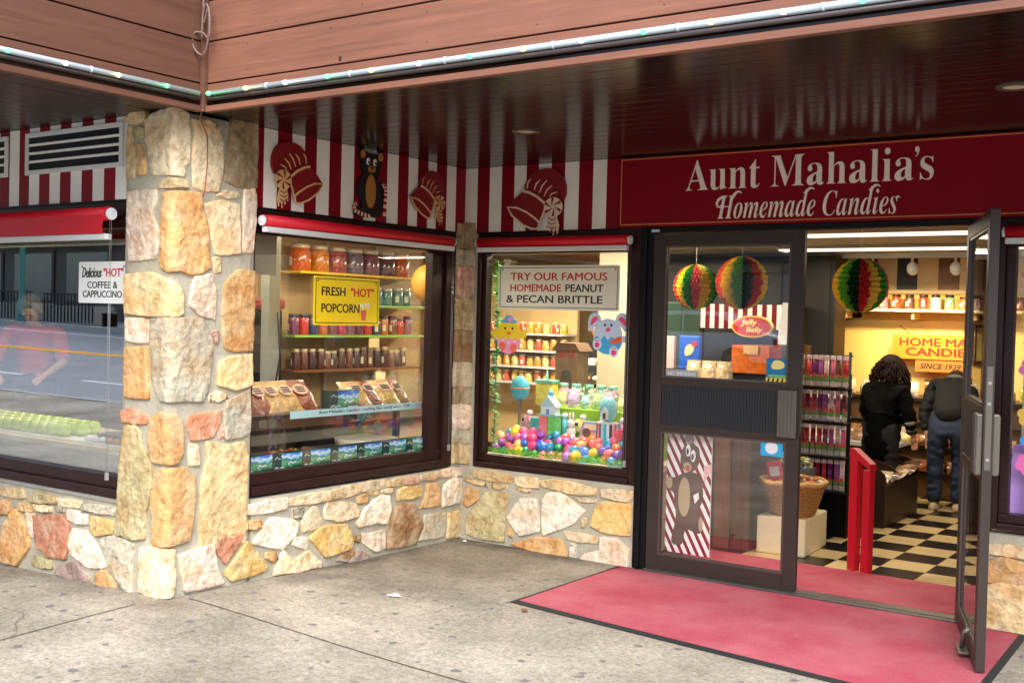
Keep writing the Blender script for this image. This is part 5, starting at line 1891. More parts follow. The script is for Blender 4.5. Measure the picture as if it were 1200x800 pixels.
# ================================================================== popcorn window (x < 0)
t = thing('window_ledge', 'dark brown display ledge carrying the bags of brittle behind the popcorn window', 'ledge', (0, 0, 0))
b = MB()
b.box(-0.52, -0.2, -2.05, -0.12, 0.985, 1.012, bev=0.003)
b.build('ledge_board', M_dwood, t)
b = MB()
for y in (-1.95, -0.2):
    b.box(-0.5, -0.46, y, y + 0.04, 0.1, 0.984)
b.build('support', M_dwood, t)
hanging_sign('banner_strip', 'pale blue paper strip with a printed line of words along the brittle ledge', (-0.193, -1.57, 0.978), PI / 2, 1.34, 0.05, mat('pale_blue_paper', (186, 224, 226), 0.5), None,
             [("Aunt Mahalia's Candies - making fine candy since 1939", 0.26, 1.2, 0.012, 0.041, mat('teal_ink', (24, 66, 78), 0.5), 0.0, 0)], r=0.002, thick=0.002)
BR = (140, 72, 44)
TN = (200, 160, 98)
for k, (y, c, lab) in enumerate(((-1.96, TN, 'tan brittle bag half hidden at the left end of the ledge'), (-1.80, BR, 'brown candy bag, first brown one on the ledge after the pillar'), (-1.55, TN, 'tan brittle bag between two brown bags at the left end of the ledge'),
                                 (-1.31, BR, 'brown candy bag left of the green box on the ledge'), (-1.67, BR, 'brown candy bag leaning behind the tan one at the left end of the ledge'), (-1.43, TN, 'tan brittle bag just left of the brown bag beside the green box'), (-0.77, TN, 'tan brittle bag right of the green box on the ledge'), (-0.62, BR, 'brown candy bag in the middle of the right hand four on the ledge'),
                                 (-0.46, TN, 'tan brittle bag second from the right end of the ledge'), (-0.31, BR, 'brown candy bag at the right end of the ledge'))):
    make_bag(-0.30, y, 1.013, 0.21, 0.29 if k < 6 else 0.25, 0.075, c, lab, 'bags of brittle on the window ledge', PI / 2 + random.uniform(-.25, .25), -0.85, (214, 168, 140))


def picture_mat():
    m = bpy.data.materials.new('mountain_print')
    m.use_nodes = True
    nt = m.node_tree
    L = nt.links.new
    b = nt.nodes['Principled BSDF']
    b.inputs['Roughness'].default_value = 0.25
    b.inputs['Coat Weight'].default_value = 0.4
    tc = nt.nodes.new('ShaderNodeTexCoord')
    n = nt.nodes.new('ShaderNodeTexNoise')
    n.inputs['Scale'].default_value = 22
    n.inputs['Detail'].default_value = 7
    L(tc.outputs['Object'], n.inputs['Vector'])
    sx = nt.nodes.new('ShaderNodeSeparateXYZ')
    L(tc.outputs['Object'], sx.inputs[0])
    ma = nt.nodes.new('ShaderNodeMath')
    ma.operation = 'MULTIPLY_ADD'
    ma.inputs[1].default_value = 9.0
    L(sx.outputs['Z'], ma.inputs[0])
    mb = nt.nodes.new('ShaderNodeMath')
    mb.operation = 'MULTIPLY_ADD'
    mb.inputs[1].default_value = 0.8
    mb.inputs[2].default_value = -0.4
    L(n.outputs['Fac'], mb.inputs[0])
    L(mb.outputs[0], ma.inputs[2])
    r = nt.nodes.new('ShaderNodeValToRGB')
    e = r.color_ramp.elements
    e[0].position = 0.05
    e[0].color = (*lin((16, 66, 52)), 1)
    e[1].position = 1.0
    e[1].color = (*lin((40, 110, 214)), 1)
    for p, c in ((0.28, (40, 128, 84)), (0.42, (110, 176, 140)), (0.55, (30, 120, 100)), (0.66, (120, 190, 214)), (0.78, (220, 238, 246)), (0.88, (90, 160, 228))):
        k = e.new(p)
        k.color = (*lin(c), 1)
    L(ma.outputs[0], r.inputs[0])
    L(r.outputs[0], b.inputs['Base Color'])
    return m


M_pic = picture_mat()
M_dgreen = mat('dark_green_card', (14, 62, 56), 0.3, coat=0.4)


def gift_box(x, y, z, w, h, d, rz, label, group):
    key = ('box', w, h, d)
    if key in GOODS:
        return dup(GOODS[key], (x, y, z), rz, label, group)
    t = thing('candy_box', label, 'candy box', (x, y, z), rz, group)
    MB().box(0, w, 0, d, 0, h, bev=0.002).build('carton', M_dgreen, t)
    MB().box(w * .28, w * .985, -0.0015, -0.0002, 0.006, h - 0.004).build('picture', M_pic, t)
    b = MB()
    for k in range(5):
        b.box(w * .62 + k * w * .07, w * .62 + k * w * .07 + w * .05, -0.003, -0.0017, h * .08, h * .14)
    b.strip([(w * .04, h * .14), (w * .12, h * .22), (w * .2, h * .12), (w * .27, h * .2), (w * .36, h * .15)], h * .05, -0.003, -0.0017)
    b.strip([(w * .05, h * .66), (w * .12, h * .8), (w * .17, h * .7), (w * .24, h * .68)], h * .03, -0.003, -0.0017)
    b.strip([(w * .5, h * .3), (w * .58, h * .48), (w * .66, h * .36), (w * .78, h * .44)], h * .06, -0.0022, -0.0017)
    b.build('print', mat('white_print', (232, 238, 236), 0.5), t)
    GOODS[key] = t
    return t


ords = ('first', 'second', 'third', 'fourth', 'fifth', 'sixth', 'seventh')
for k in range(7):
    gift_box(-0.092, -2.06 + k * 0.258, 0.668, 0.252, 0.112, 0.06, PI / 2, ords[k] + ' green mountain picture box from the pillar along the window bottom', 'mountain picture boxes along the bottom of the popcorn window')
gift_box(-0.24, -1.16, 1.013, 0.30, 0.13, 0.07, PI / 2, 'green mountain picture box standing up among the bags on the ledge', 'mountain picture boxes on the display')
gift_box(-0.55, -0.62, 0.86, 0.28, 0.125, 0.07, PI / 2, 'green mountain picture box on the counter under the ledge', 'mountain picture boxes on the display')

t = thing('display_counter', 'beige counter with a dark rail behind the popcorn window', 'counter', (0, 0, 0))
MB().box(-1.1, -0.6, -2.35, 0.9, 0.1, 0.84).build('cabinet', M_beige, t)
MB().box(-1.12, -0.54, -2.36, 0.92, 0.841, 0.872, bev=0.004).build('counter_top', M_dwood, t)
b = MB()
b.box(-0.58, -0.53, -2.0, -0.3, 0.73, 0.765)
b.build('rail', M_black, t)
t = thing('round_tub', 'white round tub lid under the ledge behind the green boxes', 'tub', (-0.38, -0.62, 0.56))
MB().lathe([(0, 0.0), (.2, 0.0), (.22, .16), (.235, .165), (.235, .21), (.22, .215), (0, .215)], n=32).build('tub_body', mat('tub_white', (226, 216, 194), 0.45), t)
t = thing('candy_tray', 'flat tray of red and yellow candies behind the green boxes', 'tray', (-0.36, -1.45, 0.70))
MB().box(-.16, .16, -.4, .4, -.02, .0, bev=0.004).build('tray', M_dwood, t)
b = MB()
for k in range(260):
    b.mi = random.randrange(4)
    b.ell((random.uniform(-.14, .14), random.uniform(-.37, .37), random.uniform(.004, .03)), .016, .016, .012, 6, 4)
o = b.build('candies', [mat('candy_red', (200, 40, 30), .3), mat('candy_yellow', (232, 180, 40), .3), mat('candy_orange', (226, 110, 30), .3), mat('candy_green', (90, 140, 50), .3)], t)
o['kind'] = 'stuff'
MB().box(-1.2, -0.2, -2.3, -0.1, 0.1, 0.56).build('base_cabinet', M_beige, label='low beige base cabinet under the popcorn window display', cat='cabinet')

t = thing('wall_shelving', 'beige wall shelving with yellow and green shelf edges full of candy jars', 'shelving', (0, 0, 0))
MB().box(-1.62, -1.56, -1.15, 1.45, 0.1, 2.39).build('back_panel', mat('shelf_back_beige', (178, 150, 104), 0.6, var=0.05), t)
b = MB()
for y in (-0.62, 0.1, 0.72, 1.42):
    b.box(-1.558, -1.53, y, y + 0.03, 0.1, 2.38)
b.build('upright', M_beige, t)
for z, m, y0, y1 in ((2.005, M_ywood, -0.45, 1.1), (1.75, M_gglass, 0.36, 1.1), (1.495, M_gglass, -0.5, 1.1), (1.215, M_bwood, -0.5, 1.05)):
    shelf_board(t, -1.53, -1.27, y0, y1, z, m)
rj = random.Random(3)
cols = [(196, 92, 30), (206, 120, 40), (150, 60, 60), (110, 90, 110), (120, 70, 90), (90, 60, 70)]
for k in range(7):
    make_jar(-1.40, -0.33 + k * 0.205, 2.006, 0.215, 0.088, cols[k % 6], (200, 190, 160), ('%s big jar of candy on the yellow top shelf behind the popcorn window' % ('orange' if k < 2 else 'dusky')), 'big jars on the yellow shelf')
for k in range(14):
    c = [(120, 60, 90), (196, 60, 50), (60, 70, 110), (200, 110, 60), (130, 80, 60), (210, 50, 40), (150, 100, 130)][k % 7]
    make_jar(-1.37, -0.42 + k * 0.108, 1.496, 0.165, 0.044, c, (60, 70, 80), 'coloured candy jar on the green edged shelf behind the popcorn window', 'small jars on the green edged shelf')
for k in range(16):
    c = [(84, 48, 40), (110, 66, 52), (70, 44, 50)][k % 3]
    make_jar(-1.36, -0.40 + k * 0.088, 1.216, 0.165, 0.036, c, (196, 180, 140), 'small dark candy jar on the wooden shelf behind the popcorn window', 'small dark jars on the wooden shelf')
for k in range(5):
    make_jar(-1.38, 0.44 + k * 0.13, 1.751, 0.15, 0.05, (60, 120, 104), (200, 196, 180), 'green candy jar on the short glass shelf behind the popcorn window', 'green jars on the short glass shelf')
for (y, z) in ((0.36, 1.42), (0.45, 1.13)):
    MB().box(-1.268, -1.266, y, y + 0.13, z - 0.03, z + 0.05).build('price_card', mat('cream_card', (232, 214, 160), 0.6), label='small cream price card hanging from the %s shelf behind the popcorn window' % ('green edged' if z > 1.3 else 'wooden'), cat='price card')
hanging_sign('popcorn_sign', 'yellow sign reading FRESH "HOT" POPCORN hanging in the window', (-0.062, -1.512, 1.595), PI / 2, 0.63, 0.32, mat('sign_yellow', (252, 216, 36), 0.4), M_ink,
             [('FRESH', 0.07, 0.29, 0.195, 0.252, M_ink, 0.03, 0), ('"HOT"', 0.345, 0.57, 0.195, 0.252, M_redink, 0.03, 0), ('POPCORN', 0.07, 0.43, 0.085, 0.142, M_ink, 0.03, 0)], mount=0.0001)
t2 = thing('popcorn_print', 'little red and white popcorn tub picture stuck on the yellow sign', 'sticker', (-0.0555, -1.04, 1.63), PI / 2)
MB().prism([(-.02, 0), (.02, 0), (.03, .07), (-.03, .07)], -0.002, 0).build('tub', mat('pale_red', (222, 110, 90), 0.5), t2)
b = MB()
for k in range(12):
    b.prism(ring(random.uniform(-.03, .05), random.uniform(.08, .11), .011, .011, 9), -0.0021 - k * 0.00015, -0.0004)
b.build('popcorn', mat('popcorn_cream', (246, 236, 206), 0.5), t2)
MB().box(-0.16, -0.145, -2.045, -1.76, 1.905, 2.15).build('hanging_panel', mat('taupe_board', (150, 134, 112), 0.6), label='plain taupe board hanging in the top left of the popcorn window', cat='board')
t = thing('grey_post', 'pale grey post standing behind the popcorn window near the pillar', 'post', (-0.62, -1.36, 0.872))
MB().box(-.04, .04, -.05, .05, 0, 1.52, bev=0.006).build('post', mat('post_grey', (176, 178, 160), 0.5), t)
b = MB()
b.tube([(.05, .02, .8), (.07, .03, .5), (.06, 0, .3), (.07, .02, .12), (.1, .05, .0)], 0.006, n=6)
b.build('power_cord', M_ink, t)
t = thing('dark_machine', 'dark popcorn machine standing behind the popcorn window by the shelves', 'machine', (-1.3, -0.98, 0.872))
MB().box(-.22, .22, -.17, .17, 0, .82, bev=0.02).build('case', M_black, t)
MB().box(-.18, .222, -.15, .15, .35, .7).build('window', mat('machine_glass', (70, 66, 60), 0.15), t)
MB().box(-.24, .24, -.18, .18, .821, .9, bev=0.02).build('top', mat('machine_red', (120, 40, 32), 0.4), t)
t = thing('orange_ball', 'orange yellow ball hanging in the popcorn window by its right frame', 'lantern', (-0.55, 0.26, 1.93))  # ball standing in for a round yellow shape at the pane
MB().ell((0, 0, 0), .14, .14, .155, 24, 16).build('round_ball', mat('ball_orange', (238, 170, 60), 0.5), t)
MB().tube([(0, 0, .15), (0, 0, .468)], 0.002, n=5).build('string', M_ink, t)

# ================================================================== coffee window (street side)
t = thing('work_table', 'pale candy table behind the coffee sign window', 'table', (0, 0, 0))
MB().box(-4.2, -0.5, -2.45, -1.75, 0.765, 0.80, bev=0.004).build('table_top', mat('table_cream', (196, 182, 156), 0.4), t)
for x in (-4.1, -0.56):
    for y in (-2.42, -1.8):
        MB().box(x, x + 0.05, y, y + 0.05, 0.09, 0.764).build('leg', M_alu, t)
MB().box(-4.0, -0.55, -2.444, -2.43, 0.56, 0.764).build('apron', mat('table_grey', (128, 128, 122), 0.5), t)
t = thing('paper_tray', 'white paper lined tray under the lime candy apples', 'tray', (-2.0, -2.2, 0.801))
MB().box(-.78, .72, -.2, .2, 0, .012, bev=0.004).build('tray', M_plast, t)
ma = mat('lime_candy', (182, 214, 20), 0.15, coat=0.8)
first = None
for i in range(12):
    for j in range(3):
        x = -2.68 + i * 0.105 + (j % 2) * 0.05
        y = -2.33 + j * 0.11
        if first is None:
            first = thing('candy_apple', 'lime green candy apple in the rows behind the coffee sign window', 'candy apple', (x, y, 0.814), 0, 'lime candy apples in the window')
            MB().lathe([(0, .004), (.03, .0), (.05, .03), (.052, .055), (.04, .085), (.012, .09), (0, .082)], n=16).build('coating', ma, first)
        else:
            dup(first, (x, y, 0.814), random.uniform(0, 6))
t = thing('cookie_tray', 'tray of white frosted and brown treats right of the candy apples', 'tray', (-1.0, -2.2, 0.801))
MB().box(-.26, .3, -.2, .2, 0, .012, bev=0.004).build('tray', M_plast, t)
b = MB()
for k in range(28):
    b.mi = 0 if k % 7 < 3 else 1
    b.ell((-.2 + (k % 7) * .075, -.15 + (k // 7) * .1, .03), .034, .042, .022, 9, 6)
b.build('treats', [M_plast, mat('treat_brown', (186, 130, 84), 0.5)], t)
hanging_sign('coffee_sign', 'white sign reading Delicious "HOT" COFFEE & CAPPUCCINO beside the pillar', (-0.975, -2.598, 1.70), 0, 0.48, 0.25, mat('sign_white', (250, 252, 248), 0.4), None,
             [('Delicious', 0.035, 0.23, 0.155, 0.215, M_ink, 0.03, 0.35), ('"HOT"', 0.25, 0.44, 0.16, 0.21, M_redink, 0.04, 0), ('COFFEE &', 0.09, 0.385, 0.09, 0.13, M_ink, 0.025, 0), ('CAPPUCCINO', 0.045, 0.43, 0.035, 0.075, M_ink, 0.025, 0)], mount=0.0001)

# ================================================================== Easter window (y > 0)
t = thing('display_platform', 'pale platform carrying the Easter eggs and candy tins', 'platform', (0, 0, 0))
MB().box(0.142, 1.5, 0.125, 0.85, 0.60, 0.645).build('platform_top', mat('platform_cream', (222, 214, 196), 0.6), t)
MB().box(0.3, 1.45, 0.2, 0.8, 0.01, 0.599).build('platform_box', M_beige, t)
t = thing('riser_step', 'lime green riser step behind the heap of Easter eggs', 'riser', (0, 0, 0))
MB().box(0.42, 1.36, 0.46, 0.80, 0.646, 1.0, bev=0.004).build('riser', mat('lime_card', (146, 190, 44), 0.6, var=0.08), t)

EGG = dict(purple=(92, 52, 176), pink=(236, 76, 130), orange=(246, 128, 54), yellow=(248, 208, 30), green=(28, 170, 96), blue=(36, 116, 220), coral=(250, 112, 110), peach=(252, 190, 130), lilac=(176, 84, 190), teal=(40, 150, 190))
egg0 = {}
reg = random.Random(11)
names = list(EGG)


def egg(x, y, z, c, sc):
    if c not in egg0:
        t = thing('easter_egg', '%s plastic Easter egg in the heap at the bottom of the window' % c, 'Easter egg', (0, 0, 0), 0, '%s plastic eggs in the window' % c)
        prof = []
        for i in range(13):
            a = PI * i / 12
            r = .034 * math.sin(a) * (1 + .10 * math.cos(a))
            prof.append((max(0, r), -.046 * math.cos(a)))
        prof[0] = (0, prof[0][1])
        prof[-1] = (0, prof[-1][1])
        MB().lathe(prof, n=20).build('egg_shell', mat('egg_' + c, EGG[c], 0.16, coat=0.6), t)
        MB().lathe([(.0346, -.0012), (.0352, -.0012), (.0352, .0012), (.0346, .0012)], n=20).build('seam', mat('egg_' + c, EGG[c], 0.16), t)
        egg0[c] = t
        o = t
    else:
        o = dup(egg0[c])
    o.location = (x, y, z)
    o.rotation_euler = (reg.uniform(0, 3), reg.uniform(0, 3), reg.uniform(0, 3))
    o.scale = (sc, sc, sc)


seq = 0
for row, (y, z, off) in enumerate(((0.20, 0.69, 0.0), (0.235, 0.735, 0.035), (0.28, 0.775, 0.0), (0.32, 0.81, 0.04))):
    n = 17
    for k in range(n):
        x = 0.195 + off + k * 0.073 + reg.uniform(-.012, .012)
        if x > 1.45:
            continue
        c = reg.choice(names)
        seq += 1
        egg(x, y + reg.uniform(-.02, .02), z + reg.uniform(-.018, .018) - 0.02, c, reg.uniform(0.75, 1.25))
b = MB()
rg = random.Random(2)
for k in range(1500):
    x = rg.uniform(0.16, 1.47)
    y = 0.14 + rg.random() ** 1.5 * 0.2
    z = 0.646 + rg.uniform(0, .02) + (y - .14) * 0.12
    a = rg.uniform(0, 6.28)
    L_ = rg.uniform(.02, .05)
    p0 = Vector((x, y, z))
    p1 = p0 + Vector((math.cos(a) * L_ * .5, math.sin(a) * L_ * .3, rg.uniform(.008, .03)))
    p2 = p1 + Vector((math.cos(a + 1) * L_ * .5, math.sin(a + 1) * L_ * .3, rg.uniform(-.02, .012)))
    w = Vector((0.0, 0.0, .003))
    b.mi = rg.randrange(2)
    v = [b.bm.verts.new(q) for q in (p0 - w, p1 - w, p1 + w, p0 + w)]
    b._face(v)
    v2 = [b.bm.verts.new(q) for q in (p2 - w * .4, p2 + w * .4)]
    b._face([v[1], v2[0], v2[1], v[2]])
b.build('paper_grass', [mat('paper_grass_green', (50, 170, 60), 0.6), mat('paper_grass_lime', (160, 214, 40), 0.6)], recalc=False, kind='stuff')

# heap filler so the eggs rest on something
b = MB()
b.hprism([(0.16, 0.25), (1.47, 0.25), (1.47, 0.455), (0.16, 0.455)], 0.646, 0.70)
b.build('crumpled_paper', mat('crumpled_green', (70, 150, 60), 0.8), label='green crumpled paper bedding under the heap of plastic eggs', cat='bedding')


def tin_house():
    t = thing('house_tin', 'clear candy box with a white toy house lid in the Easter window', 'candy tin', (0.58, 0.36, 0.70))
    MB().box(-.075, -.002, -.04, .04, 0, .24, bev=0.004).build('pink_side', mat('pink_candy', (240, 120, 120), 0.4, var=0.2, scale=50), t)
    MB().box(.002, .075, -.04, .04, 0, .24, bev=0.004).build('green_side', mat('green_candy', (110, 200, 90), 0.4, var=0.4, scale=40), t)
    MB().box(-.08, .08, -.045, .045, .241, .255, bev=0.003).build('rim', mat('teal_plastic', (150, 205, 215), 0.4), t)
    h = MB().box(-.062, .062, -.038, .038, .256, .315).build('house', mat('house_white', (222, 232, 232), 0.5), t)
    MB().prism([(-.075, .316), (.075, .316), (0, .395)], -.044, .044).build('roof', mat('roof_pale_blue', (180, 214, 220), 0.5), t)
    MB().box(-.012, .012, -.041, -.0385, .256, .295).build('door', mat('door_blue', (80, 150, 210), 0.5), h)
    b = MB()
    b.box(-.014, .014, -.014, .014, .385, .42)
    b.lathe([(.02, .42), (0, .455)], n=8)
    b.build('cupola', mat('cupola_blue', (90, 180, 215), 0.5), t)


tin_house()


def egg_tin():
    t = thing('egg_tin', 'striped candy tin with a pale blue egg shaped lid', 'candy tin', (1.08, 0.36, 0.72))
    b = MB()
    cs = [(60, 190, 220), (240, 240, 240), (40, 60, 90), (236, 150, 170), (120, 120, 130), (190, 230, 240)]
    ms = [mat('tin_%d' % i, c, 0.35) for i, c in enumerate(cs)]
    for k in range(24):
        b.mi = k % 6
        a0, a1 = 2 * PI * k / 24, 2 * PI * (k + 1) / 24
        P4 = [(.085 * math.cos(a), .06 * math.sin(a), z) for a, z in ((a0, 0), (a1, 0), (a1, .2), (a0, .2))]
        b._face([b.bm.verts.new(p) for p in P4])
    b.build('tin_body', ms, t)
    MB().lathe([(0, .2), (.088, .2), (.09, .212), (0, .214)], n=24, sy=.7).build('rim', M_plast, t)
    MB().ell((0, 0, .305), .072, .05, .095, 18, 12).build('egg_lid', mat('egg_lid_blue', (130, 200, 210), 0.4, var=0.15, scale=20), t)
    d = MB()
    d.prism([(-.03, .235), (.03, .235), (.03, .29), (0, .325), (-.03, .29)], -.056, -.046)
    d = d.build('arch', M_plast, t)
    MB().box(-.012, .012, -.0575, -.0565, .238, .28).build('arch_door', mat('arch_dark', (84, 64, 50), 0.5), d)


egg_tin()


def bunny(x, y, z, k, label, body=(236, 232, 226)):
    t = thing('bunny_figure', label, 'figurine', (x, y, z), 0, 'little bunny figures in the Easter window')
    m = mat('bunny_%d_%d_%d' % body, body, 0.4)
    b = MB()
    b.ell((0, 0, .045 * k), .035 * k, .03 * k, .045 * k, 12, 9)
    b.ell((0, -.004 * k, .11 * k), .028 * k, .026 * k, .03 * k, 12, 9)
    for s in (-1, 1):
        b.ell((s * .014 * k, 0, .16 * k), .009 * k, .007 * k, .032 * k, 8, 7)
        b.ell((s * .03 * k, -.02 * k, .02 * k), .016 * k, .022 * k, .012 * k, 8, 6)
    b.build('figure', m, t)
    b = MB()
    for s in (-1, 1):
        b.ell((s * .01 * k, -.028 * k, .117 * k), .004 * k, .003 * k, .005 * k, 6, 5)
    b.build('eyes', M_ink, t)
    return t


bunny(0.755, 0.38, 0.78, 1.05, 'white bunny figure standing between the house tin and the pastel box')
bunny(0.36, 0.42, 0.80, 0.7, 'small grey green bunny figure left of the house tin', (150, 170, 140))
bunny(1.33, 0.36, 0.84, 1.5, 'big white bunny figure at the right edge of the Easter window', (238, 234, 220))
for k, (x, lab) in enumerate(((0.62, 'first'), (0.70, 'second'), (0.80, 'third'), (0.90, 'fourth'), (0.99, 'fifth'), (1.20, 'sixth'))):
    bunny(x, 0.62, 1.001, 0.8, '%s pale bunny figure from the left on the lime riser step' % lab, [(206, 214, 196), (190, 200, 190), (222, 214, 200)][k % 3])

for k in range(8):
    c = [(206, 150, 160), (190, 206, 190), (226, 214, 190), (150, 180, 190)][k % 4]
    make_jar(0.47 + k * .115, 0.72, 1.001, .17, .042, c, (120, 190, 170), 'pale jar of sweets in the back row on the lime riser step', 'pale jars on the lime riser step')
for k in range(5):
    make_bag(0.30 + k * .24, 0.43, 0.83, .085, .1, .04, [(240, 170, 190), (150, 200, 220), (240, 220, 130), (170, 210, 150), (220, 150, 120)][k], '%s bag of Easter sweets above the heap of eggs' % ('pink', 'blue', 'yellow', 'green', 'orange')[k], 'little sweet bags above the eggs', (k - 2) * .2, -.2, (240, 236, 226), 'sweet_bag')
for k in range(9):
    c = [(236, 170, 190), (170, 214, 226), (246, 226, 150), (184, 220, 160), (214, 180, 226)][(k * 2) % 5]
    make_bag(0.47 + k * .105, 0.515, 1.001, .085, .105 + .02 * (k % 3), .04, c, '%s little bag of sweets along the front of the lime riser step' % ('pink', 'pale blue', 'yellow', 'green', 'lilac')[(k * 2) % 5], 'little sweet bags on the riser step', (k % 3 - 1) * .25, -.15, None, 'sweet_bag')
tp = [(236, 120, 150), (80, 180, 200), (246, 200, 80), (120, 190, 90), (170, 130, 200), (240, 150, 90)]
for k in range(6):
    x = (0.35, 0.67, 0.83, 1.0, 1.17, 1.29)[k]
    t = thing('candy_tube', 'slim %s candy tube with a white cap standing behind the eggs' % ('rose', 'turquoise', 'golden', 'leaf green', 'violet', 'apricot')[k], 'candy tube', (x, 0.425, 0.76), .3 * k, 'slim candy tubes behind the eggs')
    MB().lathe([(0, 0), (.022, 0), (.022, .17), (0, .17)], n=14).build('tube', mat('tube_%d_%d_%d' % tp[k], tp[k], .3, var=.45, scale=55, coat=.5), t)
    MB().lathe([(0, .171), (.024, .171), (.024, .195), (.012, .205), (0, .206)], n=14).build('cap', M_plast, t)
t = thing('pastel_box', 'pastel gift box with a sloping printed front amid the Easter eggs', 'gift box', (0.92, 0.40, 0.78))
MB().prism([(-.1, 0), (.1, 0), (.085, .14), (-.06, .14)], -.03, .03).build('box_body', mat('pastel_lavender', (160, 170, 200), 0.4), t)
MB().prism([(-.085, .012), (.075, .012), (.065, .06), (-.068, .06)], -.0325, -.0305).build('front_print', mat('pastel_tan', (226, 196, 140), 0.4, var=0.3, scale=40), t)
MB().prism([(-.05, .085), (.06, .085), (.055, .125), (-.04, .125)], -.0325, -.0305).build('top_print', mat('pastel_cream', (236, 230, 196), 0.4), t)
MB().box(.06, .098, -.034, -.0305, 0.0, .07).build('blue_end', mat('bright_blue', (40, 130, 220), 0.4), t)
t = thing('lollipop', 'round swirl lollipop with dark and red rings in front of the pastel box', 'lollipop', (0.945, 0.29, 0.80))
b = MB()
for k in range(8):
    b.mi = k % 3
    b.strip([(.012 * k / 3 * math.cos(a) + .004 * math.cos(a), .05 + (.004 + .012 * k / 3) * math.sin(a)) for a in [i * PI / 10 for i in range(21)]], .0045, -.008, 0)
b.build('candy_disc', [mat('swirl_dark', (50, 40, 60), .2), mat('swirl_red', (200, 60, 70), .2), mat('swirl_green', (90, 170, 110), .2)], t)
MB().tube([(0, -.004, .0), (0, -.004, -.09)], .003, n=6).build('stick', M_plast, t)
t = thing('teal_tin', 'teal candy tin with white bunny print left of the house tin', 'candy tin', (0.455, 0.38, 0.72))
MB().box(-.05, .05, -.03, .03, 0, .2, bev=0.005).build('tin', mat('tin_teal', (60, 170, 160), 0.4, var=0.35, scale=28), t)
t = thing('yellow_jar', 'tall clear jar of yellow candies on the left of the Easter window', 'jar', (0.42, 0.55, 1.0))
MB().box(-.075, .075, -.05, .05, 0.0, .17, bev=0.012).build('candies', mat('yellow_candies', (240, 204, 60), 0.35, var=0.35, scale=50), t)
MB().box(-.08, .08, -.055, .055, .171, .2, bev=0.006).build('lid', mat('sea_green_lid', (90, 170, 150), 0.4), t)
b = MB()
b.lathe([(.014, 0), (0, .09)], (0.0, 0, .2), n=8)
b.build('finial', mat('sea_green_lid', (90, 170, 150), 0.4), t)
t = thing('blue_egg_stand', 'big teal blue egg ornament with a gold band on a stand at the left', 'ornament', (0.27, 0.40, 0.70))
MB().ell((0, 0, .43), .085, .05, .095, 20, 14).build('egg', mat('ornament_blue', (70, 170, 190), 0.35), t)
MB().lathe([(.0845, .0), (.087, .0), (.087, .012), (.0845, .012)], (0, 0, .425), n=28, sy=.6).build('band', M_gold, t)
MB().lathe([(.06, 0), (.06, .01), (.012, .03), (.012, .33), (.04, .34)], n=14).build('stand', mat('stand_grey', (120, 120, 112), .5), t)
t = thing('candy_dish', 'small round dish of yellow candies in the right of the Easter window', 'dish', (1.27, 0.45, 0.86))
MB().lathe([(0, 0), (.04, 0), (.075, .045), (.08, .05), (.07, .046), (0, .02)], n=20).build('dish', M_plast, t)
b = MB()
for k in range(40):
    b.ell((random.gauss(0, .028), random.gauss(0, .028), .05 + random.uniform(-.005, .02)), .014, .014, .011, 6, 5)
o = b.build('candies', mat('dish_yellow', (248, 200, 30), .3), t)
o['kind'] = 'stuff'
MB().box(-.02, .02, -.02, .02, -.2, -.001).build('pedestal', M_plast, t)
for k, x in enumerate((1.195, 1.245)):
    t = thing('pink_wrapped_candy', '%s bright pink wrapped candy among the eggs on the right' % ('lower' if k == 0 else 'upper'), 'candy', (x, 0.30, 0.825 + .02 * k), 0.2)
    MB().box(-.02, .02, -.014, .014, 0, .05, bev=0.004).build('wrapper', mat('hot_pink', (236, 40, 110), .35), t)
    MB().tube([(0, 0, .05), (0, 0, .065)], .012, n=8).build('twist', mat('hot_pink', (236, 40, 110), .35), t)
t = thing('birdhouse_ornament', 'pale birdhouse ornament with a peaked roof right of the egg tin', 'ornament', (1.235, 0.62, 1.001))
MB().lathe([(.05, 0), (.05, .1), (.042, .11)], n=10).build('body', mat('birdhouse_grey', (170, 172, 150), .5, var=.3, scale=30), t)
MB().lathe([(.075, .105), (.045, .15), (.0, .2)], n=10).build('roof', mat('birdhouse_roof', (206, 214, 196), .5), t)


def garland(label, x, y, z0, z1, seed):
    r = random.Random(seed)
    b = MB()
    n = int((z1 - z0) / .004)
    for k in range(n):
        z = z0 + (z1 - z0) * k / n
        a = r.uniform(0, 6.28)
        L_ = r.uniform(.03, .06)
        d = Vector((math.cos(a), math.sin(a) * .5, r.uniform(-.4, .5))).normalized()
        s = d.cross(Vector((0, 0, 1))).normalized() * L_ * .35
        p = Vector((x + .012 * math.sin(z * 9), y, z))
        b.mi = r.randrange(2)
        b._face([b.bm.verts.new(q) for q in (p, p + d * L_ * .5 + s, p + d * L_, p + d * L_ * .5 - s)])
    b.tube([(x, y, z0), (x + .01, y, (z0 + z1) / 2), (x, y, z1)], .004, n=5)
    return b.build('leaf_garland', [mat('garland_green', (62, 150, 60), .6), mat('garland_pale', (130, 200, 120), .6)], recalc=False, label=label, cat='garland')


garland('green leaf garland hanging down the left side of the Easter window', 0.235, 0.115, 0.72, 2.1, 1)
garland('green garland strung above the bunny figures on the riser step', 0.70, 0.66, 1.10, 1.17, 2)

# stickers on the egg window: a chick and a bunny
YG = 0.0665


def sticker_piece(parent, name, pts, k, rgb, d=0):
    return MB().prism(pts, -0.0012 - d * 0.0006, -0.0006 - d * 0.0006).build(name, mat('%s_%d_%d_%d' % (name, *rgb), rgb, 0.4), parent)


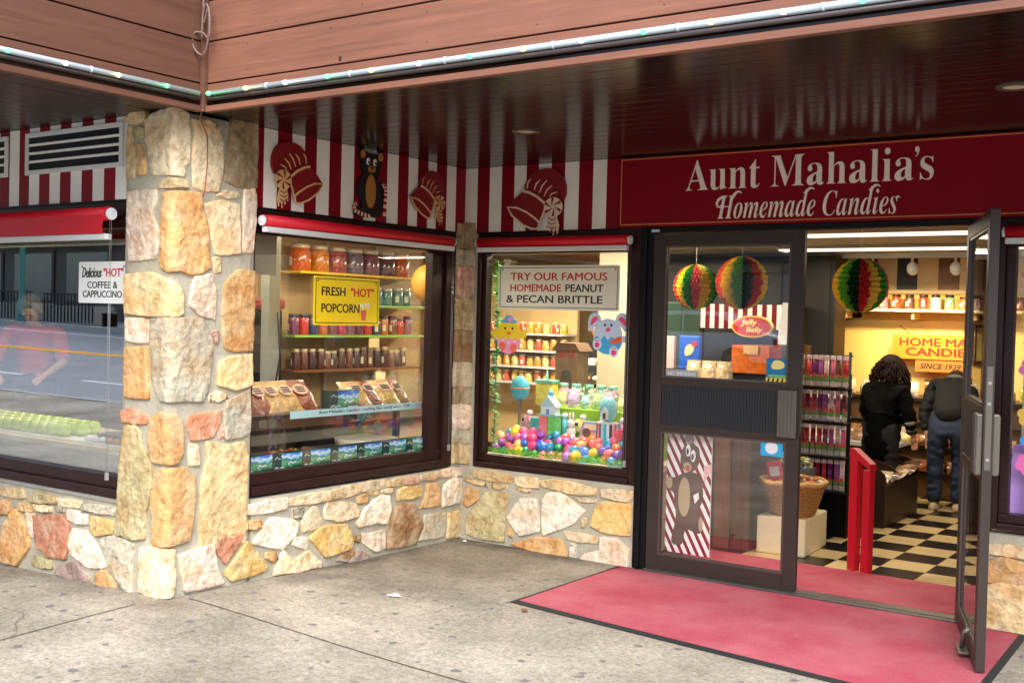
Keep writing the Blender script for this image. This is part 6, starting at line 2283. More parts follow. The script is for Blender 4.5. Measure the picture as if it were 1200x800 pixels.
t = thing('chick_sticker', 'yellow chick in a pink eggshell with a blue hat stuck on the window', 'sticker', (0.385, YG, 1.55))
sticker_piece(t, 'chick_body', ring(0, .01, .105, .10, 28), 0, (252, 216, 40))
for s in (-1, 1):
    sticker_piece(t, 'chick_wing', smooth_poly([(s * .09, .02), (s * .15, .05), (s * .165, .0), (s * .14, -.03), (s * .1, -.03)], 2), 0, (252, 216, 40), 0.3)
sh = [(-.11, -.02)] + [(-.11 + .22 * i / 8, -.02 - (.025 if i % 2 else 0.0)) for i in range(1, 8)] + [(.11, -.02)] + [(.11 * math.cos(-a), -.02 - .125 * math.sin(a)) for a in [PI * i / 14 for i in range(1, 14)]]
sticker_piece(t, 'pink_shell', sh, 0, (250, 160, 200), 1)
for (u, v) in ((-.055, -.09), (.045, -.1)):
    sticker_piece(t, 'orange_foot', ring(u, v, .03, .035, 14), 0, (250, 110, 90), 2)
for (u, v) in ((-.05, -.045), (.0, -.06), (.055, -.05)):
    sticker_piece(t, 'pale_dot', ring(u, v, .01, .009, 10), 0, (255, 220, 235), 2)
sticker_piece(t, 'blue_hat', smooth_poly([(-.075, .085), (.075, .085), (.08, .1), (.045, .105), (.035, .14), (-.03, .145), (-.045, .105), (-.08, .1)], 2), 0, (90, 176, 226), 1)
sticker_piece(t, 'hat_flower', ring(.012, .112, .022, .02, 8), 0, (236, 160, 220), 2)
sticker_piece(t, 'beak', [(-.025, .012), (0, .022), (.025, .012), (0, -.008)], 0, (240, 110, 40), 2)
for s in (-1, 1):
    sticker_piece(t, 'eye', ring(s * .033, .045, .009, .011, 10), 0, (40, 36, 40), 2)

t = thing('bunny_sticker', 'pale blue bunny in a blue eggshell holding a carrot stuck on the window', 'sticker', (1.23, YG, 1.58))
for s in (-1, 1):
    q = smooth_poly([(s * .05, .08), (s * .07, .14), (s * .13, .15), (s * .165, .1), (s * .16, .03), (s * .13, .01), (s * .1, .06)], 2)
    sticker_piece(t, 'bunny_ear', q, 0, (206, 228, 250), 0)
    q = smooth_poly([(s * .075, .1), (s * .1, .125), (s * .14, .1), (s * .145, .05), (s * .125, .06), (s * .1, .085)], 2)
    sticker_piece(t, 'inner_ear', q, 0, (250, 84, 140), 1)
sticker_piece(t, 'bunny_body', ring(0, -.01, .115, .115, 28), 0, (206, 226, 250), 0.4)
sh = [(-.118, -.04)] + [(-.118 + .236 * i / 8, -.04 + (.025 if i % 2 else -.005)) for i in range(1, 8)] + [(.118, -.04)] + [(.118 * math.cos(-a), -.04 - .105 * math.sin(a)) for a in [PI * i / 14 for i in range(1, 14)]]
sticker_piece(t, 'blue_shell', sh, 0, (70, 176, 232), 1)
sticker_piece(t, 'carrot', smooth_poly([(.0, -.06), (.1, -.01), (.125, -.03), (.115, -.055), (.03, -.075)], 2), 0, (246, 100, 40), 2)
sticker_piece(t, 'paw', ring(.13, -.035, .02, .025, 12), 0, (206, 226, 250), 3)
for (u, v) in ((-.085, -.075), (.05, -.125)):
    sticker_piece(t, 'foot', ring(u, v, .036, .04, 16), 0, (220, 234, 252), 2)
    sticker_piece(t, 'foot_pad', ring(u, v - .006, .02, .02, 12), 0, (246, 60, 120), 3)
    for q in (-1, 0, 1):
        sticker_piece(t, 'toe_pad', ring(u + q * .014, v + .024, .006, .006, 8), 0, (246, 60, 120), 3)
for s in (-1, 1):
    sticker_piece(t, 'eye', ring(s * .026, .06, .009, .011, 10), 0, (30, 30, 44), 1)
sticker_piece(t, 'nose', ring(0, .028, .018, .017, 12), 0, (250, 84, 140), 1)
hanging_sign('brittle_sign', 'white sign reading TRY OUR FAMOUS HOMEMADE PEANUT & PECAN BRITTLE', (0.285, 0.066, 1.737), 0, 1.03, 0.322, mat('sign_ivory', (250, 248, 228), 0.4), M_ink,
             [('TRY OUR FAMOUS', 0.11, 0.93, 0.214, 0.268, M_redink, 0.03, 0), ('HOMEMADE', 0.11, 0.55, 0.132, 0.184, M_redink, 0.03, 0), ('PEANUT', 0.59, 0.90, 0.132, 0.184, M_ink, 0.03, 0),
              ('& PECAN BRITTLE', 0.075, 0.895, 0.05, 0.104, M_ink, 0.03, 0)], mount=0.0001, r=0.015)

# ================================================================== behind the closed leaf
t = thing('bear_poster', 'candy striped panel with a big brown bear standing behind the lower door glass', 'panel', (1.705, 0.085, 0.125))
W_, H_ = 0.325, 0.85
MB().box(0, W_, 0.0, 0.012, 0, H_).build('board', M_white, t)
b = MB()
k = -9
while k * 0.055 < W_ + H_:
    # slanting red bars clipped to the board
    o0 = k * 0.058
    poly = [(u, v) for u, v in ((o0, 0), (o0 + 0.026, 0), (o0 + 0.026 - H_ * .55, H_), (o0 - H_ * .55, H_))]

    def clip(poly, f, inter):
        out = []
        for i in range(len(poly)):
            a, c = poly[i], poly[(i + 1) % len(poly)]
            if f(a):
                out.append(a)
            if f(a) != f(c):
                out.append(inter(a, c))
        return out

    def ix(xv):
        return lambda a, c: (xv, a[1] + (c[1] - a[1]) * (xv - a[0]) / (c[0] - a[0]))
    poly = clip(poly, lambda p: p[0] >= 0, ix(0.0))
    if len(poly) > 2:
        poly = clip(poly, lambda p: p[0] <= W_, ix(W_))
    if len(poly) > 2:
        b.prism(poly, -0.001, -0.0002)
    k += 1
b.build('red_stripes', M_red, t)
mbr = mat('bear_brown', (92, 62, 52), 0.5)
mbt = mat('bear_belly', (184, 160, 124), 0.5)
z3 = lambda pts: [((x - 82) / 570.0 + 0.0, (620 - y) / 590.0 + 0.0) for x, y in pts]
MB().prism(z3(smooth_poly([(150, 300), (205, 290), (235, 330), (238, 400), (225, 430), (215, 440), (240, 470), (235, 530), (215, 535), (165, 515), (160, 580), (140, 592), (108, 585), (112, 550), (130, 480), (118, 420), (118, 380), (85, 372), (85, 318), (120, 325)], 2)), -0.004, -0.0015).build('body', mbr, t)
MB().prism(z3(smooth_poly([(140, 240), (150, 195), (175, 180), (215, 190), (222, 230), (215, 270), (190, 297), (160, 292), (140, 268)], 2)), -0.006, -0.0045).build('head', mbr, t)
MB().prism(z3(smooth_poly([(155, 180), (160, 142), (185, 138), (196, 165), (190, 185)], 2)), -0.0055, -0.0042).build('hat', mat('hat_grey', (150, 140, 140), .5), t)
MB().prism(z3(ring(160, 395, 25, 78, 24)), -0.006, -0.0043).build('belly', mbt, t)
for (x, y) in ((172, 210), (193, 230)):
    e = MB().prism(z3(ring(x, y, 10, 24, 16)), -0.008, -0.0063).build('eye', M_white, t)
    MB().prism(z3(ring(x - 2, y + 4, 5, 13, 12)), -0.0095, -0.0083).build('pupil', M_ink, e)
MB().prism(z3(smooth_poly([(150, 265), (170, 255), (190, 268), (185, 292), (165, 295)], 2)), -0.008, -0.0063).build('snout', mbt, t)
MB().prism(z3(ring(172, 280, 9, 11, 12)), -0.0095, -0.0083).build('mouth', mat('mouth_red', (196, 70, 60), .5), t)
for (x, y, a, c) in ((95, 345, 14, 24), (231, 495, 8, 30)):
    MB().prism(z3(ring(x, y, a, c, 16)), -0.006, -0.0043).build('paw_pad', mbt, t)
MB().prism(z3([(198, 385), (220, 370), (222, 395), (205, 418)]), -0.0075, -0.0058).build('peppermint', M_white, t)
MB().prism(z3([(238, 265), (270, 255), (268, 290), (250, 310), (240, 330)]), -0.0045, -0.0015).build('ribbon', mat('ribbon_pink', (240, 190, 190), .5), t)

# door stickers
YD = -0.0052
hanging_sign('no_smoking_sign', 'small grey NO SMOKING strip in the upper glass of the closed door', (1.722, YD, 1.304), 0, 0.235, 0.055, mat('label_grey', (166, 170, 170), .45), None,
             [('NO SMOKING', 0.016, 0.219, 0.015, 0.041, M_plast, 0.03, 0)], r=0.002, thick=0.001)
t = thing('blue_sticker', 'square blue sticker with yellow and black hazard band on the closed door', 'sticker', (2.425, YD, 1.306), 0)
MB().box(0, 0.15, -0.001, 0, 0.035, 0.155).build('sheet', mat('sticker_blue', (20, 120, 170), .4), t)
MB().box(0, 0.15, -0.001, 0, 0.0, 0.034).build('yellow_band', mat('hazard_yellow', (240, 210, 60), .4), t)
b = MB()
for k in range(5):
    b.prism([(.006 + k * .03, .002), (.02 + k * .03, .002), (.032 + k * .03 - .005, .032), (.013 + k * .03 + .003, .032)], -0.0018, -0.0012)
b.build('hazard_bar', M_ink, t)
MB().prism(smooth_poly([(.03, .09), (.04, .135), (.075, .148), (.115, .135), (.125, .1), (.08, .085)], 2), -0.0018, -0.0012).build('yellow_blob', mat('pale_yellow', (246, 232, 140), .4), t)
MB().box(0.015, 0.135, -0.0018, -0.0012, 0.04, 0.052).build('green_strip', mat('print_green', (120, 200, 80), .4), t)
t = thing('cyan_sticker', 'cyan sticker with a white disc in the lower glass of the closed door', 'sticker', (2.405, YD, 0.845), 0)
MB().box(0, 0.145, -0.001, 0, 0, 0.098).build('sheet', mat('sticker_cyan', (40, 170, 220), .4), t)
MB().prism(ring(.072, .052, .042, .038, 24), -0.0018, -0.0012).build('white_disc', M_plast, t)

# honeycomb paper balls
GORE = [(246, 214, 70), (110, 190, 50), (26, 70, 28), (222, 60, 60), (248, 220, 90), (60, 160, 50), (236, 110, 120)] * 2


def honeycomb(x, y, z, r, label, turn):
    t = thing('honeycomb_ball', label, 'paper ball', (x, y, z), turn, 'hanging honeycomb paper balls')
    b = MB()
    N, Mv = 72, 30
    ms = [mat('tissue_%d_%d_%d' % c, c, 0.7) for c in GORE]
    g = {}
    for j in range(Mv + 1):
        th = PI * j / Mv
        for i in range(N):
            ph = 2 * PI * (i + (0.5 if j % 2 else 0)) / N
            deep = 0.74 if ((i + (j // 2)) % 2) else 1.0
            if j in (0, Mv):
                deep = 0.9
            rr = r * deep
            g[i, j] = b.bm.verts.new((rr * math.sin(th) * math.cos(ph), rr * math.sin(th) * math.sin(ph), rr * math.cos(th)))
    for j in range(Mv):
        for i in range(N):
            b.mi = int(14 * i / N) % 14
            b._face([g[i, j], g[i, j + 1], g[(i + 1) % N, j + 1], g[(i + 1) % N, j]])
    b.build('tissue', ms, t)
    MB().tube([(0, 0, r * .9), (0, 0, 2.398 - z)], 0.002, n=5).build('string', M_plast, t)


honeycomb(2.75, 0.8, 1.95, 0.183, 'striped honeycomb paper ball hanging in the open doorway', 0.4)
honeycomb(1.90, 0.8, 1.965, 0.19, 'larger honeycomb paper ball behind the closed door glass', 1.0)
honeycomb(1.54, 0.8, 1.935, 0.165, 'smaller honeycomb paper ball by the left edge of the closed door glass', 2.2)

# wooden cabinet, pedestal, basket behind the lower glass
t = thing('plank_cabinet', 'brown wooden plank cabinet behind the lower glass of the closed door', 'cabinet', (1.63, 0.98, 0.007))
MB().box(0.02, 0.145, 0, 0.03, 0, 0.96, bev=0.003).build('plank', M_bwood, t)
MB().box(0.16, 0.30, 0, 0.03, 0, 0.96, bev=0.003).build('plank', grain('dark_plank_wood', (92, 54, 34), 2, rough=0.45), t)
MB().box(-0.35, 0.30, 0.031, 0.6, 0, 0.955).build('carcass', M_dwood, t)
MB().box(-0.37, 0.32, -0.02, 0.62, 0.961, 0.985, bev=0.004).build('top', mat('grey_top', (140, 140, 142), .4), t)
t = thing('wooden_crate', 'low wooden crate under the brittle bags behind the closed door glass', 'crate', (1.25, 1.1, 0.993))
MB().box(0, .45, 0, .25, 0, .136, bev=.004).build('crate', M_bwood, t)
for k in range(3):
    make_bag(1.34 + k * 0.13, 1.2, 1.131, 0.13, 0.25, 0.07, (206, 176, 130), '%s bag of brittle standing in the row behind the closed door glass' % ('left', 'middle', 'right')[k], 'brittle bags behind the upper door glass', 0.1 * k - .1, -0.1)
t = thing('candy_barrel', 'grey barrel of wrapped candy between the plank cabinet and the basket', 'barrel', (1.92, 1.75, 0.007))
MB().lathe([(0, 0), (.2, 0), (.23, .3), (.22, .55), (.21, .56)], n=24).build('barrel', mat('barrel_grey', (84, 80, 76), .5), t)
b = MB()
rc = random.Random(8)
for k in range(130):
    b.mi = rc.randrange(4)
    a, q = rc.uniform(0, 6.28), .19 * math.sqrt(rc.random())
    b.ell((q * math.cos(a), q * math.sin(a), .55 + rc.uniform(0, .07) + .05 * (1 - q / .19)), .03, .022, .014, 6, 4, Matrix.Rotation(rc.uniform(0, 3), 3, 'Z') @ Matrix.Rotation(rc.uniform(-.6, .6), 3, 'X'))
o = b.build('wrapped_candies', [mat('wrap_cream', (226, 212, 180), .3), mat('wrap_blue', (110, 150, 190), .3), mat('wrap_yellow', (222, 190, 90), .3), mat('wrap_green', (120, 160, 110), .3)], t)
o['kind'] = 'stuff'
t = thing('cream_pedestal', 'cream box pedestal under the wicker basket', 'pedestal', (2.14, 1.31, 0.007), 0.06)
MB().box(-0.18, 0.18, -0.28, 0.28, 0, 0.27, bev=0.012).build('box', mat('pedestal_cream', (232, 216, 176), .55, var=.05), t)
t = thing('wicker_basket', 'round wicker basket full of wrapped candy on the cream pedestal', 'basket', (2.16, 1.24, 0.278))
b = MB()
for j in range(15):
    z = j * 0.0165
    r = 0.15 + 0.075 * (j / 14) ** 0.8
    pts = []
    for k in range(49):
        a = 2 * PI * k / 48
        rr = r + 0.006 * (1 if (k + j) % 2 else -1)
        pts.append((rr * math.cos(a), rr * math.sin(a), z + 0.006))
    b.tube(pts, 0.0085, n=5, cap=False)
for k in range(24):
    a = 2 * PI * k / 24
    b.tube([(.148 * math.cos(a), .148 * math.sin(a), 0), (.19 * math.cos(a), .19 * math.sin(a), .12), (.226 * math.cos(a), .226 * math.sin(a), .24)], .006, n=5)
b.build('weave', mat('wicker', (176, 128, 70), .6, var=.3, scale=40), t)
b = MB()
pts = [(.238 * math.cos(2 * PI * k / 40), .238 * math.sin(2 * PI * k / 40), .245 + .005 * math.sin(k * 1.3)) for k in range(41)]
b.tube(pts, .02, n=8, cap=False)
b.build('rim', mat('wicker_rim', (206, 160, 96), .5, var=.2, scale=60), t)
MB().lathe([(0, .002), (.145, .002), (.2, .16), (0, .19)], n=20).build('lining', mat('basket_lining', (70, 84, 84), .8), t)
b = MB()
for k in range(120):
    b.mi = rc.randrange(4)
    a, q = rc.uniform(0, 6.28), .2 * math.sqrt(rc.random())
    b.ell((q * math.cos(a), q * math.sin(a), .2 + rc.uniform(0, .05) + .05 * (1 - q / .2)), .03, .02, .014, 6, 4, Matrix.Rotation(rc.uniform(0, 3), 3, 'Z') @ Matrix.Rotation(rc.uniform(-.6, .6), 3, 'X'))
o = b.build('wrapped_candies', [mat('wrap_cream', (226, 212, 180), .3), mat('wrap_orange', (226, 130, 70), .3), mat('wrap_white', (240, 236, 226), .3), mat('wrap_brown', (150, 96, 60), .3)], t)
o['kind'] = 'stuff'
t = thing('red_candy_pack', 'red candy pack with white label standing in the wicker basket', 'candy pack', (2.07, 1.16, 0.50), 0.2)
MB().box(-.055, .055, -.02, .02, 0, .17, bev=0.008, rot=((0, 0, 0), Matrix.Rotation(-.2, 3, 'Y'))).build('pack', mat('pack_red', (206, 26, 50), .35), t)
MB().box(-.035, .035, -.024, -.0205, .06, .13, rot=((0, 0, 0), Matrix.Rotation(-.2, 3, 'Y'))).build('label', M_plast, t)

# red guard rail
t = thing('guard_rail', 'short red wooden guard rail standing on the checkered floor inside the door', 'guard rail', (2.73, 0.90, 0.007), math.atan2(-.06, .12))
mr_ = mat('rail_red', (190, 16, 40), .35, var=.1)
MB().box(-.035, .035, -.025, .025, 0, .80, bev=.004).build('post', mr_, t)
MB().box(.085, .15, -.025, .025, 0, .70, bev=.004).build('post', mr_, t)
b = MB()
b.prism([(-.037, .80), (-.037, .835), (.0, .835), (.152, .745), (.152, .70)], -.027, .027)
b.build('top_rail', mr_, t)

# candy stick rack
t = thing('wire_rack', 'black wire rack of candy sticks hanging in four tiers inside the door', 'rack', (0, 0, 0))
b = MB()
for x in (1.92, 2.32):
    b.tube([(x, 1.98, 0.007), (x, 1.98, 1.47)], .012, n=8)
for z in (1.44, 1.17, .9, .63):
    b.tube([(1.9, 1.90, z), (2.34, 1.90, z)], .007, n=6)
    b.tube([(1.9, 1.98, z), (2.34, 1.98, z)], .007, n=6)
    b.tube([(1.9, 1.82, z - .245), (2.34, 1.82, z - .245)], .007, n=6)
    b.box(1.9, 2.34, 1.82, 1.99, z - .262, z - .252)
b.tube([(1.75, 1.7, .02), (1.75, 2.2, .02), (2.4, 2.2, .02), (2.4, 1.7, .02)], .01, n=6)
b.build('wire_frame', M_black, t)
MB().box(1.95, 2.33, 1.99, 2.5, 0.007, .62).build('rack_base', M_black, t)
STK = [(190, 40, 60), (120, 40, 110), (206, 110, 140), (150, 30, 60), (170, 90, 160), (110, 60, 50), (200, 60, 70), (226, 200, 200)]
pk0 = {}
for tier, z in enumerate((1.44, 1.17, .9, .63)):
    for k in range(9):
        c = STK[(k * 3 + tier * 5) % 8]
        lab = '%s pack of candy sticks hanging on the wire rack' % {190: 'red', 120: 'purple', 206: 'pink', 150: 'crimson', 170: 'mauve', 110: 'brown', 200: 'scarlet', 226: 'pale pink'}[c[0]]
        x = 1.925 + k * 0.049
        y = 1.885 + random.uniform(-.02, .008)
        if c in pk0:
            dup(pk0[c], (x, y, z - .24), random.uniform(-.3, .3))
            continue
        p = thing('candy_stick_pack', lab, 'candy pack', (x, y, z - .24), 0, lab.split(' pack')[0] + ' candy stick packs on the rack')
        b = MB()
        for q in range(4):
            b.tube([(-.014 + q * .0095, random.uniform(-.006, .006), .02), (-.014 + q * .0095, random.uniform(-.006, .006), .205)], .0052, n=6)
        b.build('sticks', mat('stick_%d_%d_%d' % c, c, .25, var=.25, scale=30), p)
        MB().box(-.02, .02, -.013, .013, .04, .085, bev=.004).build('label', mat('label_green', (110, 150, 80), .5), p)
        MB().box(-.012, .012, -.0145, -.0132, .07, .1).build('badge', mat('badge_red', (210, 60, 70), .5), p)
        MB().box(-.02, .02, -.011, .011, .0, .039, bev=.004).build('wrapper_foot', mat('clear_wrap', (200, 190, 186), .2), p)
        MB().box(-.02, .02, -.009, .009, .206, .24, bev=.003).build('header', mat('header_wrap', (214, 190, 196), .25), p)
        pk0[c] = p

# dark bins with bags
t = thing('candy_bin', 'dark wooden candy bin with arched dividers on the checkered floor', 'bin', (0, 0, 0))
MB().box(1.78, 2.44, 2.62, 3.62, .007, .36, bev=.006).build('bin_body', M_dwood, t)
for y in (2.62, 2.95, 3.28, 3.60):
    b = MB()
    b.hprism([(0, 0), (1, 0), (1, 1), (0, 1)], 0, 1)
    b.bm.free()
    b = MB()
    pts = [(2.44, .361)] + [(2.11 + .33 * math.cos(a), .42 + .12 * math.sin(a)) for a in [PI * i / 12 for i in range(13)]] + [(1.78, .361)]
    b.prism(pts, y, y + .02)
    b.build('divider', M_dwood, t)
rb = random.Random(21)
nb = 0
for i in range(4):
    for j in range(6):
        c = [(120, 80, 50), (170, 140, 100), (90, 60, 44), (200, 180, 150)][rb.randrange(4)]
        make_bag(1.86 + i * .17, 2.68 + j * .165, .365 + rb.uniform(0, .05), .15, .17, .06, c, 'small %s bag of candy lying in the dark wooden bin' % {120: 'brown', 170: 'tan', 90: 'dark', 200: 'cream'}[c[0]], 'small bags in the dark bin', rb.uniform(-.6, .6), -1.1)
t = thing('candy_rack_table', 'white topped step table with piles of small candy bags behind the dark bin', 'table', (0, 0, 0))
MB().box(1.3, 2.22, 3.66, 4.1, .56, .60, bev=.004).build('table_top', M_plast, t)
MB().box(1.35, 2.17, 3.7, 4.05, .007, .559).build('table_base', M_dwood, t)
for i in range(6):
    for j in range(2):
        make_bag(1.4 + i * .145, 3.74 + j * .18, .602 + .03 * j, .15, .17, .06, [(216, 196, 166), (150, 110, 76)][(i + j) % 2], '%s small candy bag on the white topped step table' % ('cream' if (i + j) % 2 == 0 else 'brown'), 'small bags on the step table', rb.uniform(-.4, .4), -.9)
t = thing('goods_shelf', 'low shelf unit with jars and bags left of the dark coated shopper', 'shelf unit', (0, 0, 0))
MB().box(1.2, 2.0, 2.72, 3.05, .865, .885).build('shelf', M_plast, t)
MB().box(1.2, 2.0, 2.72, 3.05, 1.05, 1.07).build('shelf', M_plast, t)
b = MB()
for x in (1.2, 1.97):
    b.box(x, x + .03, 3.0, 3.04, .37, 1.25)
b.build('upright', M_black, t)
for k in range(7):
    make_jar(1.28 + k * .105, 2.82, .886, .12, .042, [(200, 160, 80), (150, 80, 60), (220, 210, 180)][k % 3], (220, 210, 190), 'small jar on the low shelf unit behind the candy stick rack', 'jars on the low shelf unit')
    make_jar(1.28 + k * .105, 2.82, 1.071, .11, .036, [(216, 180, 100), (190, 120, 80)][k % 2], (220, 210, 190), 'little jar on the upper board of the low shelf unit', 'jars on the low shelf unit top')

# back counter, shelf, signs, pictures
t = thing('back_counter', 'long brown counter with glass shelves along the yellow back wall', 'counter', (0, 0, 0))
MB().box(0.4, 4.6, 4.62, 5.1, .007, .95).build('cabinet', mat('counter_brown', (120, 84, 52), .5, var=.15), t)
MB().box(0.36, 4.64, 4.56, 5.12, .951, .985, bev=.004).build('counter_top', M_dwood, t)
for z in (.25, .5, .74):
    MB().box(0.4, 4.6, 4.56, 4.615, z, z + .02).build('shelf_lip', M_alu, t)
for k in range(26):
    c = [(226, 190, 90), (240, 230, 210), (200, 90, 60), (150, 100, 60), (230, 150, 60), (210, 200, 180)][rb.randrange(6)]
    x = 0.5 + k * .155
    if rb.random() < .55:
        make_jar(x, 4.75 + rb.uniform(-.05, .1), .986, rb.choice([.1, .14]), .045, c, (230, 220, 200), 'small jar of sweets on the back counter', 'jars on the back counter')
    else:
        make_bag(x, 4.75, .986, .14, .15, .07, c, 'small bag of sweets on the back counter', 'bags on the back counter', rb.uniform(-.5, .5), -.3)
for r_, z in enumerate((.272, .522)):
    for k in range(12):
        c = [(226, 190, 110), (240, 230, 210), (190, 120, 80), (150, 100, 60)][rb.randrange(4)]
        make_bag(1.9 + k * .16, 4.53, z, .13, .12, .06, c, 'small bag of sweets on the front lip of the back counter', 'bags on the counter lip', rb.uniform(-.3, .3), -.4)
t = thing('wall_shelf', 'long cream wall shelf with candy jars on the yellow back wall', 'shelf', (0, 0, 0))
MB().box(1.02, 4.2, 5.0, 5.298, 1.835, 1.862, bev=.003).build('board', mat('shelf_cream', (230, 214, 176), .5), t)
for x in (1.25, 1.95, 2.65, 3.4):
    MB().box(x, x + .025, 5.05, 5.297, 1.76, 1.834).build('bracket', M_cream, t)
JC = [(150, 60, 50), (210, 70, 50), (220, 100, 50), (226, 216, 200), (90, 60, 50), (200, 120, 140), (110, 140, 110)]
for k in range(22):
    make_jar(1.1 + k * .135, 5.12, 1.863, .15, .05, JC[(k * 3) % 7], (30, 28, 30), 'black lidded candy jar on the long cream wall shelf', 'jars on the long wall shelf')
hanging_sign('home_made_sign', 'yellow board reading HOME MADE CANDIES in red on the back wall', (1.745, 5.15, 1.352), 0, 1.0, 0.25, mat('board_yellow', (198, 132, 40), .5), None,
             [('HOME MADE', 0.075, 0.925, 0.135, 0.215, mat('maroon_ink', (140, 26, 30), .5), .035, 0), ('CANDIES', 0.14, 0.80, 0.035, 0.115, mat('maroon_ink', (140, 26, 30), .5), .05, 0)], r=.004, thick=.02)
hanging_sign('since_sign', 'wooden plaque reading SINCE 1939 under the yellow board', (1.985, 5.14, 1.225), 0, 0.50, 0.115, mat('plaque_wood', (160, 112, 56), .5, var=.2), M_gold,
             [('SINCE 1939', 0.05, 0.45, 0.032, 0.083, M_ink, .02, .25)], r=.004, thick=.02)


def framed(label, x0, x1, z0, z1, art, mat_frame=None):
    t = thing('framed_picture', label, 'picture', (x0, 5.27, z0), 0, 'framed pictures on the yellow wall')
    w, h = x1 - x0, z1 - z0
    f = .03
    b = MB()
    b.box(0, w, -.012, .028, 0, f)
    b.box(0, w, -.012, .028, h - f, h)
    b.box(0, f, -.012, .028, f, h - f)
    b.box(w - f, w, -.012, .028, f, h - f)
    b.build('frame', M_black, t)
    MB().box(f, w - f, .0, .02, f, h - f).build('art', art, t)
    return t, w, h


t, w, h = framed('dark picture with a red shape at the top left of the yellow wall', .72, 1.0, 1.82, 2.02, mat('art_dark', (52, 18, 20), .3))
MB().prism(smooth_poly([(.1, .05), (.2, .06), (.19, .14), (.13, .16), (.09, .1)], 2), -.004, -.0005).build('red_shape', mat('art_red', (200, 50, 30), .4), t)
framed('red picture partly behind the paper ball on the yellow wall', 1.03, 1.36, 1.77, 2.0, mat('art_bright_red', (206, 30, 50), .3))
t, w, h = framed('tall framed glass picture with an upright card above the candy sticks', .72, 1.18, 1.31, 1.72, mat('art_olive', (150, 142, 96), .15, var=.4, scale=6))
MB().box(.14, .24, -.006, -.0005, .05, .3).build('card', mat('art_card', (96, 96, 92), .5), t)
t = thing('angled_wire', 'thin wire hook above the yellow board on the back wall', 'hook', (1.9, 5.2, 1.605))
MB().tube([(0, 0, 0), (-.1, 0, .09)], .005, n=5).build('wire', M_ink, t)

# jelly bean stand and the counter stuff seen in the upper door glass
t = thing('jelly_bean_stand', 'orange jelly bean stand topped by a red oval sign behind the closed door glass', 'stand', (1.72, 1.55, 0.007))
MB().box(-.16, .16, -.12, .14, 0, 1.28).build('case', M_black, t)
MB().box(-.15, .15, -.135, -.1215, 1.285, 1.50).build('front', mat('stand_orange', (220, 110, 20), .4, var=.3, scale=20), t)
MB().box(-.15, .15, -.12, .13, 1.281, 1.5).build('hopper', mat('stand_red', (150, 30, 24), .4), t)
MB().box(-.05, .07, -.15, -.136, 1.43, 1.5).build('card', mat('stand_card', (236, 190, 110), .5), t)
e = MB().prism(ring(0, 1.645, .165, .085, 30), -.12, -.08).build('oval_edge', mat('oval_yellow', (244, 200, 60), .4), t)
MB().prism(ring(0, 1.645, .152, .073, 30), -.124, -.1205).build('oval_face', mat('oval_red', (206, 16, 24), .35), t)
text_obj('Jelly', -.085, .045, 1.645, 1.70, -.1245, mat('oval_letter', (252, 226, 120), .4), t, shear=.2, bold=.05)
text_obj('Belly', -.04, .09, 1.59, 1.64, -.1245, mat('oval_letter', (252, 226, 120), .4), t, shear=.2, bold=.05)
b = MB()
rc2 = random.Random(5)
t = thing('blue_candy_bag', 'blue candy bag hanging left of the jelly bean stand', 'candy bag', (1.27, 1.3, 1.30))
MB().box(-.09, .09, -.02, .02, 0, .27, bev=.012).build('bag', mat('bag_blue', (30, 90, 200), .3), t)
MB().prism(smooth_poly([(-.045, .1), (.03, .12), (.05, .2), (-.03, .2)], 2), -.024, -.0205).build('print', mat('bag_cream', (220, 200, 150), .4), t)
MB().prism(ring(.045, .205, .024, .024, 14), -.0275, -.0245).build('red_spot', mat('bag_red', (210, 40, 50), .4), t)
t = thing('pink_candy_bag', 'pale pink candy bag left of the blue one', 'candy bag', (1.06, 1.3, 1.30))
MB().box(-.08, .08, -.02, .02, 0, .26, bev=.012).build('bag', mat('bag_pink', (226, 180, 180), .35), t)
t = thing('candy_stand', 'dark display stand carrying the blue and pink candy bags', 'stand', (1.0, 1.28, 0.007))
MB().box(-.1, .4, -.02, .3, 0, 1.292).build('case', M_dwood, t)
t = thing('striped_valance', 'red and white striped valance of the sweet counter deep inside the shop', 'valance', (0.22, 3.6, 1.62))
b = MB()
for k in range(19):
    b.mi = k % 2
    b.box(k * .05, k * .05 + .0495, 0, .02, 0, .24)
b.build('valance', [M_red, M_white], t)
MB().box(0, .95, .021, .5, .2, .24).build('top', M_dwood, t)
MB().box(.02, .06, .03, .07, -1.613, .199).build('leg', M_dwood, t)
MB().box(.88, .92, .03, .07, -1.613, .199).build('leg', M_dwood, t)
t = thing('dark_backdrop', 'tall dark backdrop added behind the striped valance deep in the shop', 'cabinet', (-0.6, 4.15, 0.007))  # added dark backing that darkens the view through the upper door glass
MB().box(0, 2.05, 0, .35, 0, 2.36, bev=.01).build('case', mat('backdrop_black', (24, 22, 22), .5), t)
for k in range(4):
    MB().box(.03 + k * .5, .5 + k * .5, -.012, -.0005, .1, 2.3).build('door', mat('backdrop_panel_dark', (34, 30, 30), .4), t)
t = thing('white_apron', 'white apron hanging on a stand at the right of the upper door glass', 'apron', (1.62, 2.5, 1.50))
b = MB()
n = 14
for j in range(10):
    for i in range(n):
        pass
pts = [(-.06, .36), (.06, .36), (.07, .25), (.09, .18), (.095, 0), (.02, .0), (.01, .1), (-.01, .1), (-.02, 0), (-.095, 0), (-.09, .18), (-.07, .25)]
b.prism(pts, -.02, .02)
b.build('cloth', M_plast, t)
MB().box(-.12, .12, .021, .2, -1.493, -.001).build('stand', M_dwood, t)
t = thing('green_cabinet', 'dull green cabinet deep in the shop behind the blue candy bag', 'cabinet', (0.2, 2.7, 0.007))
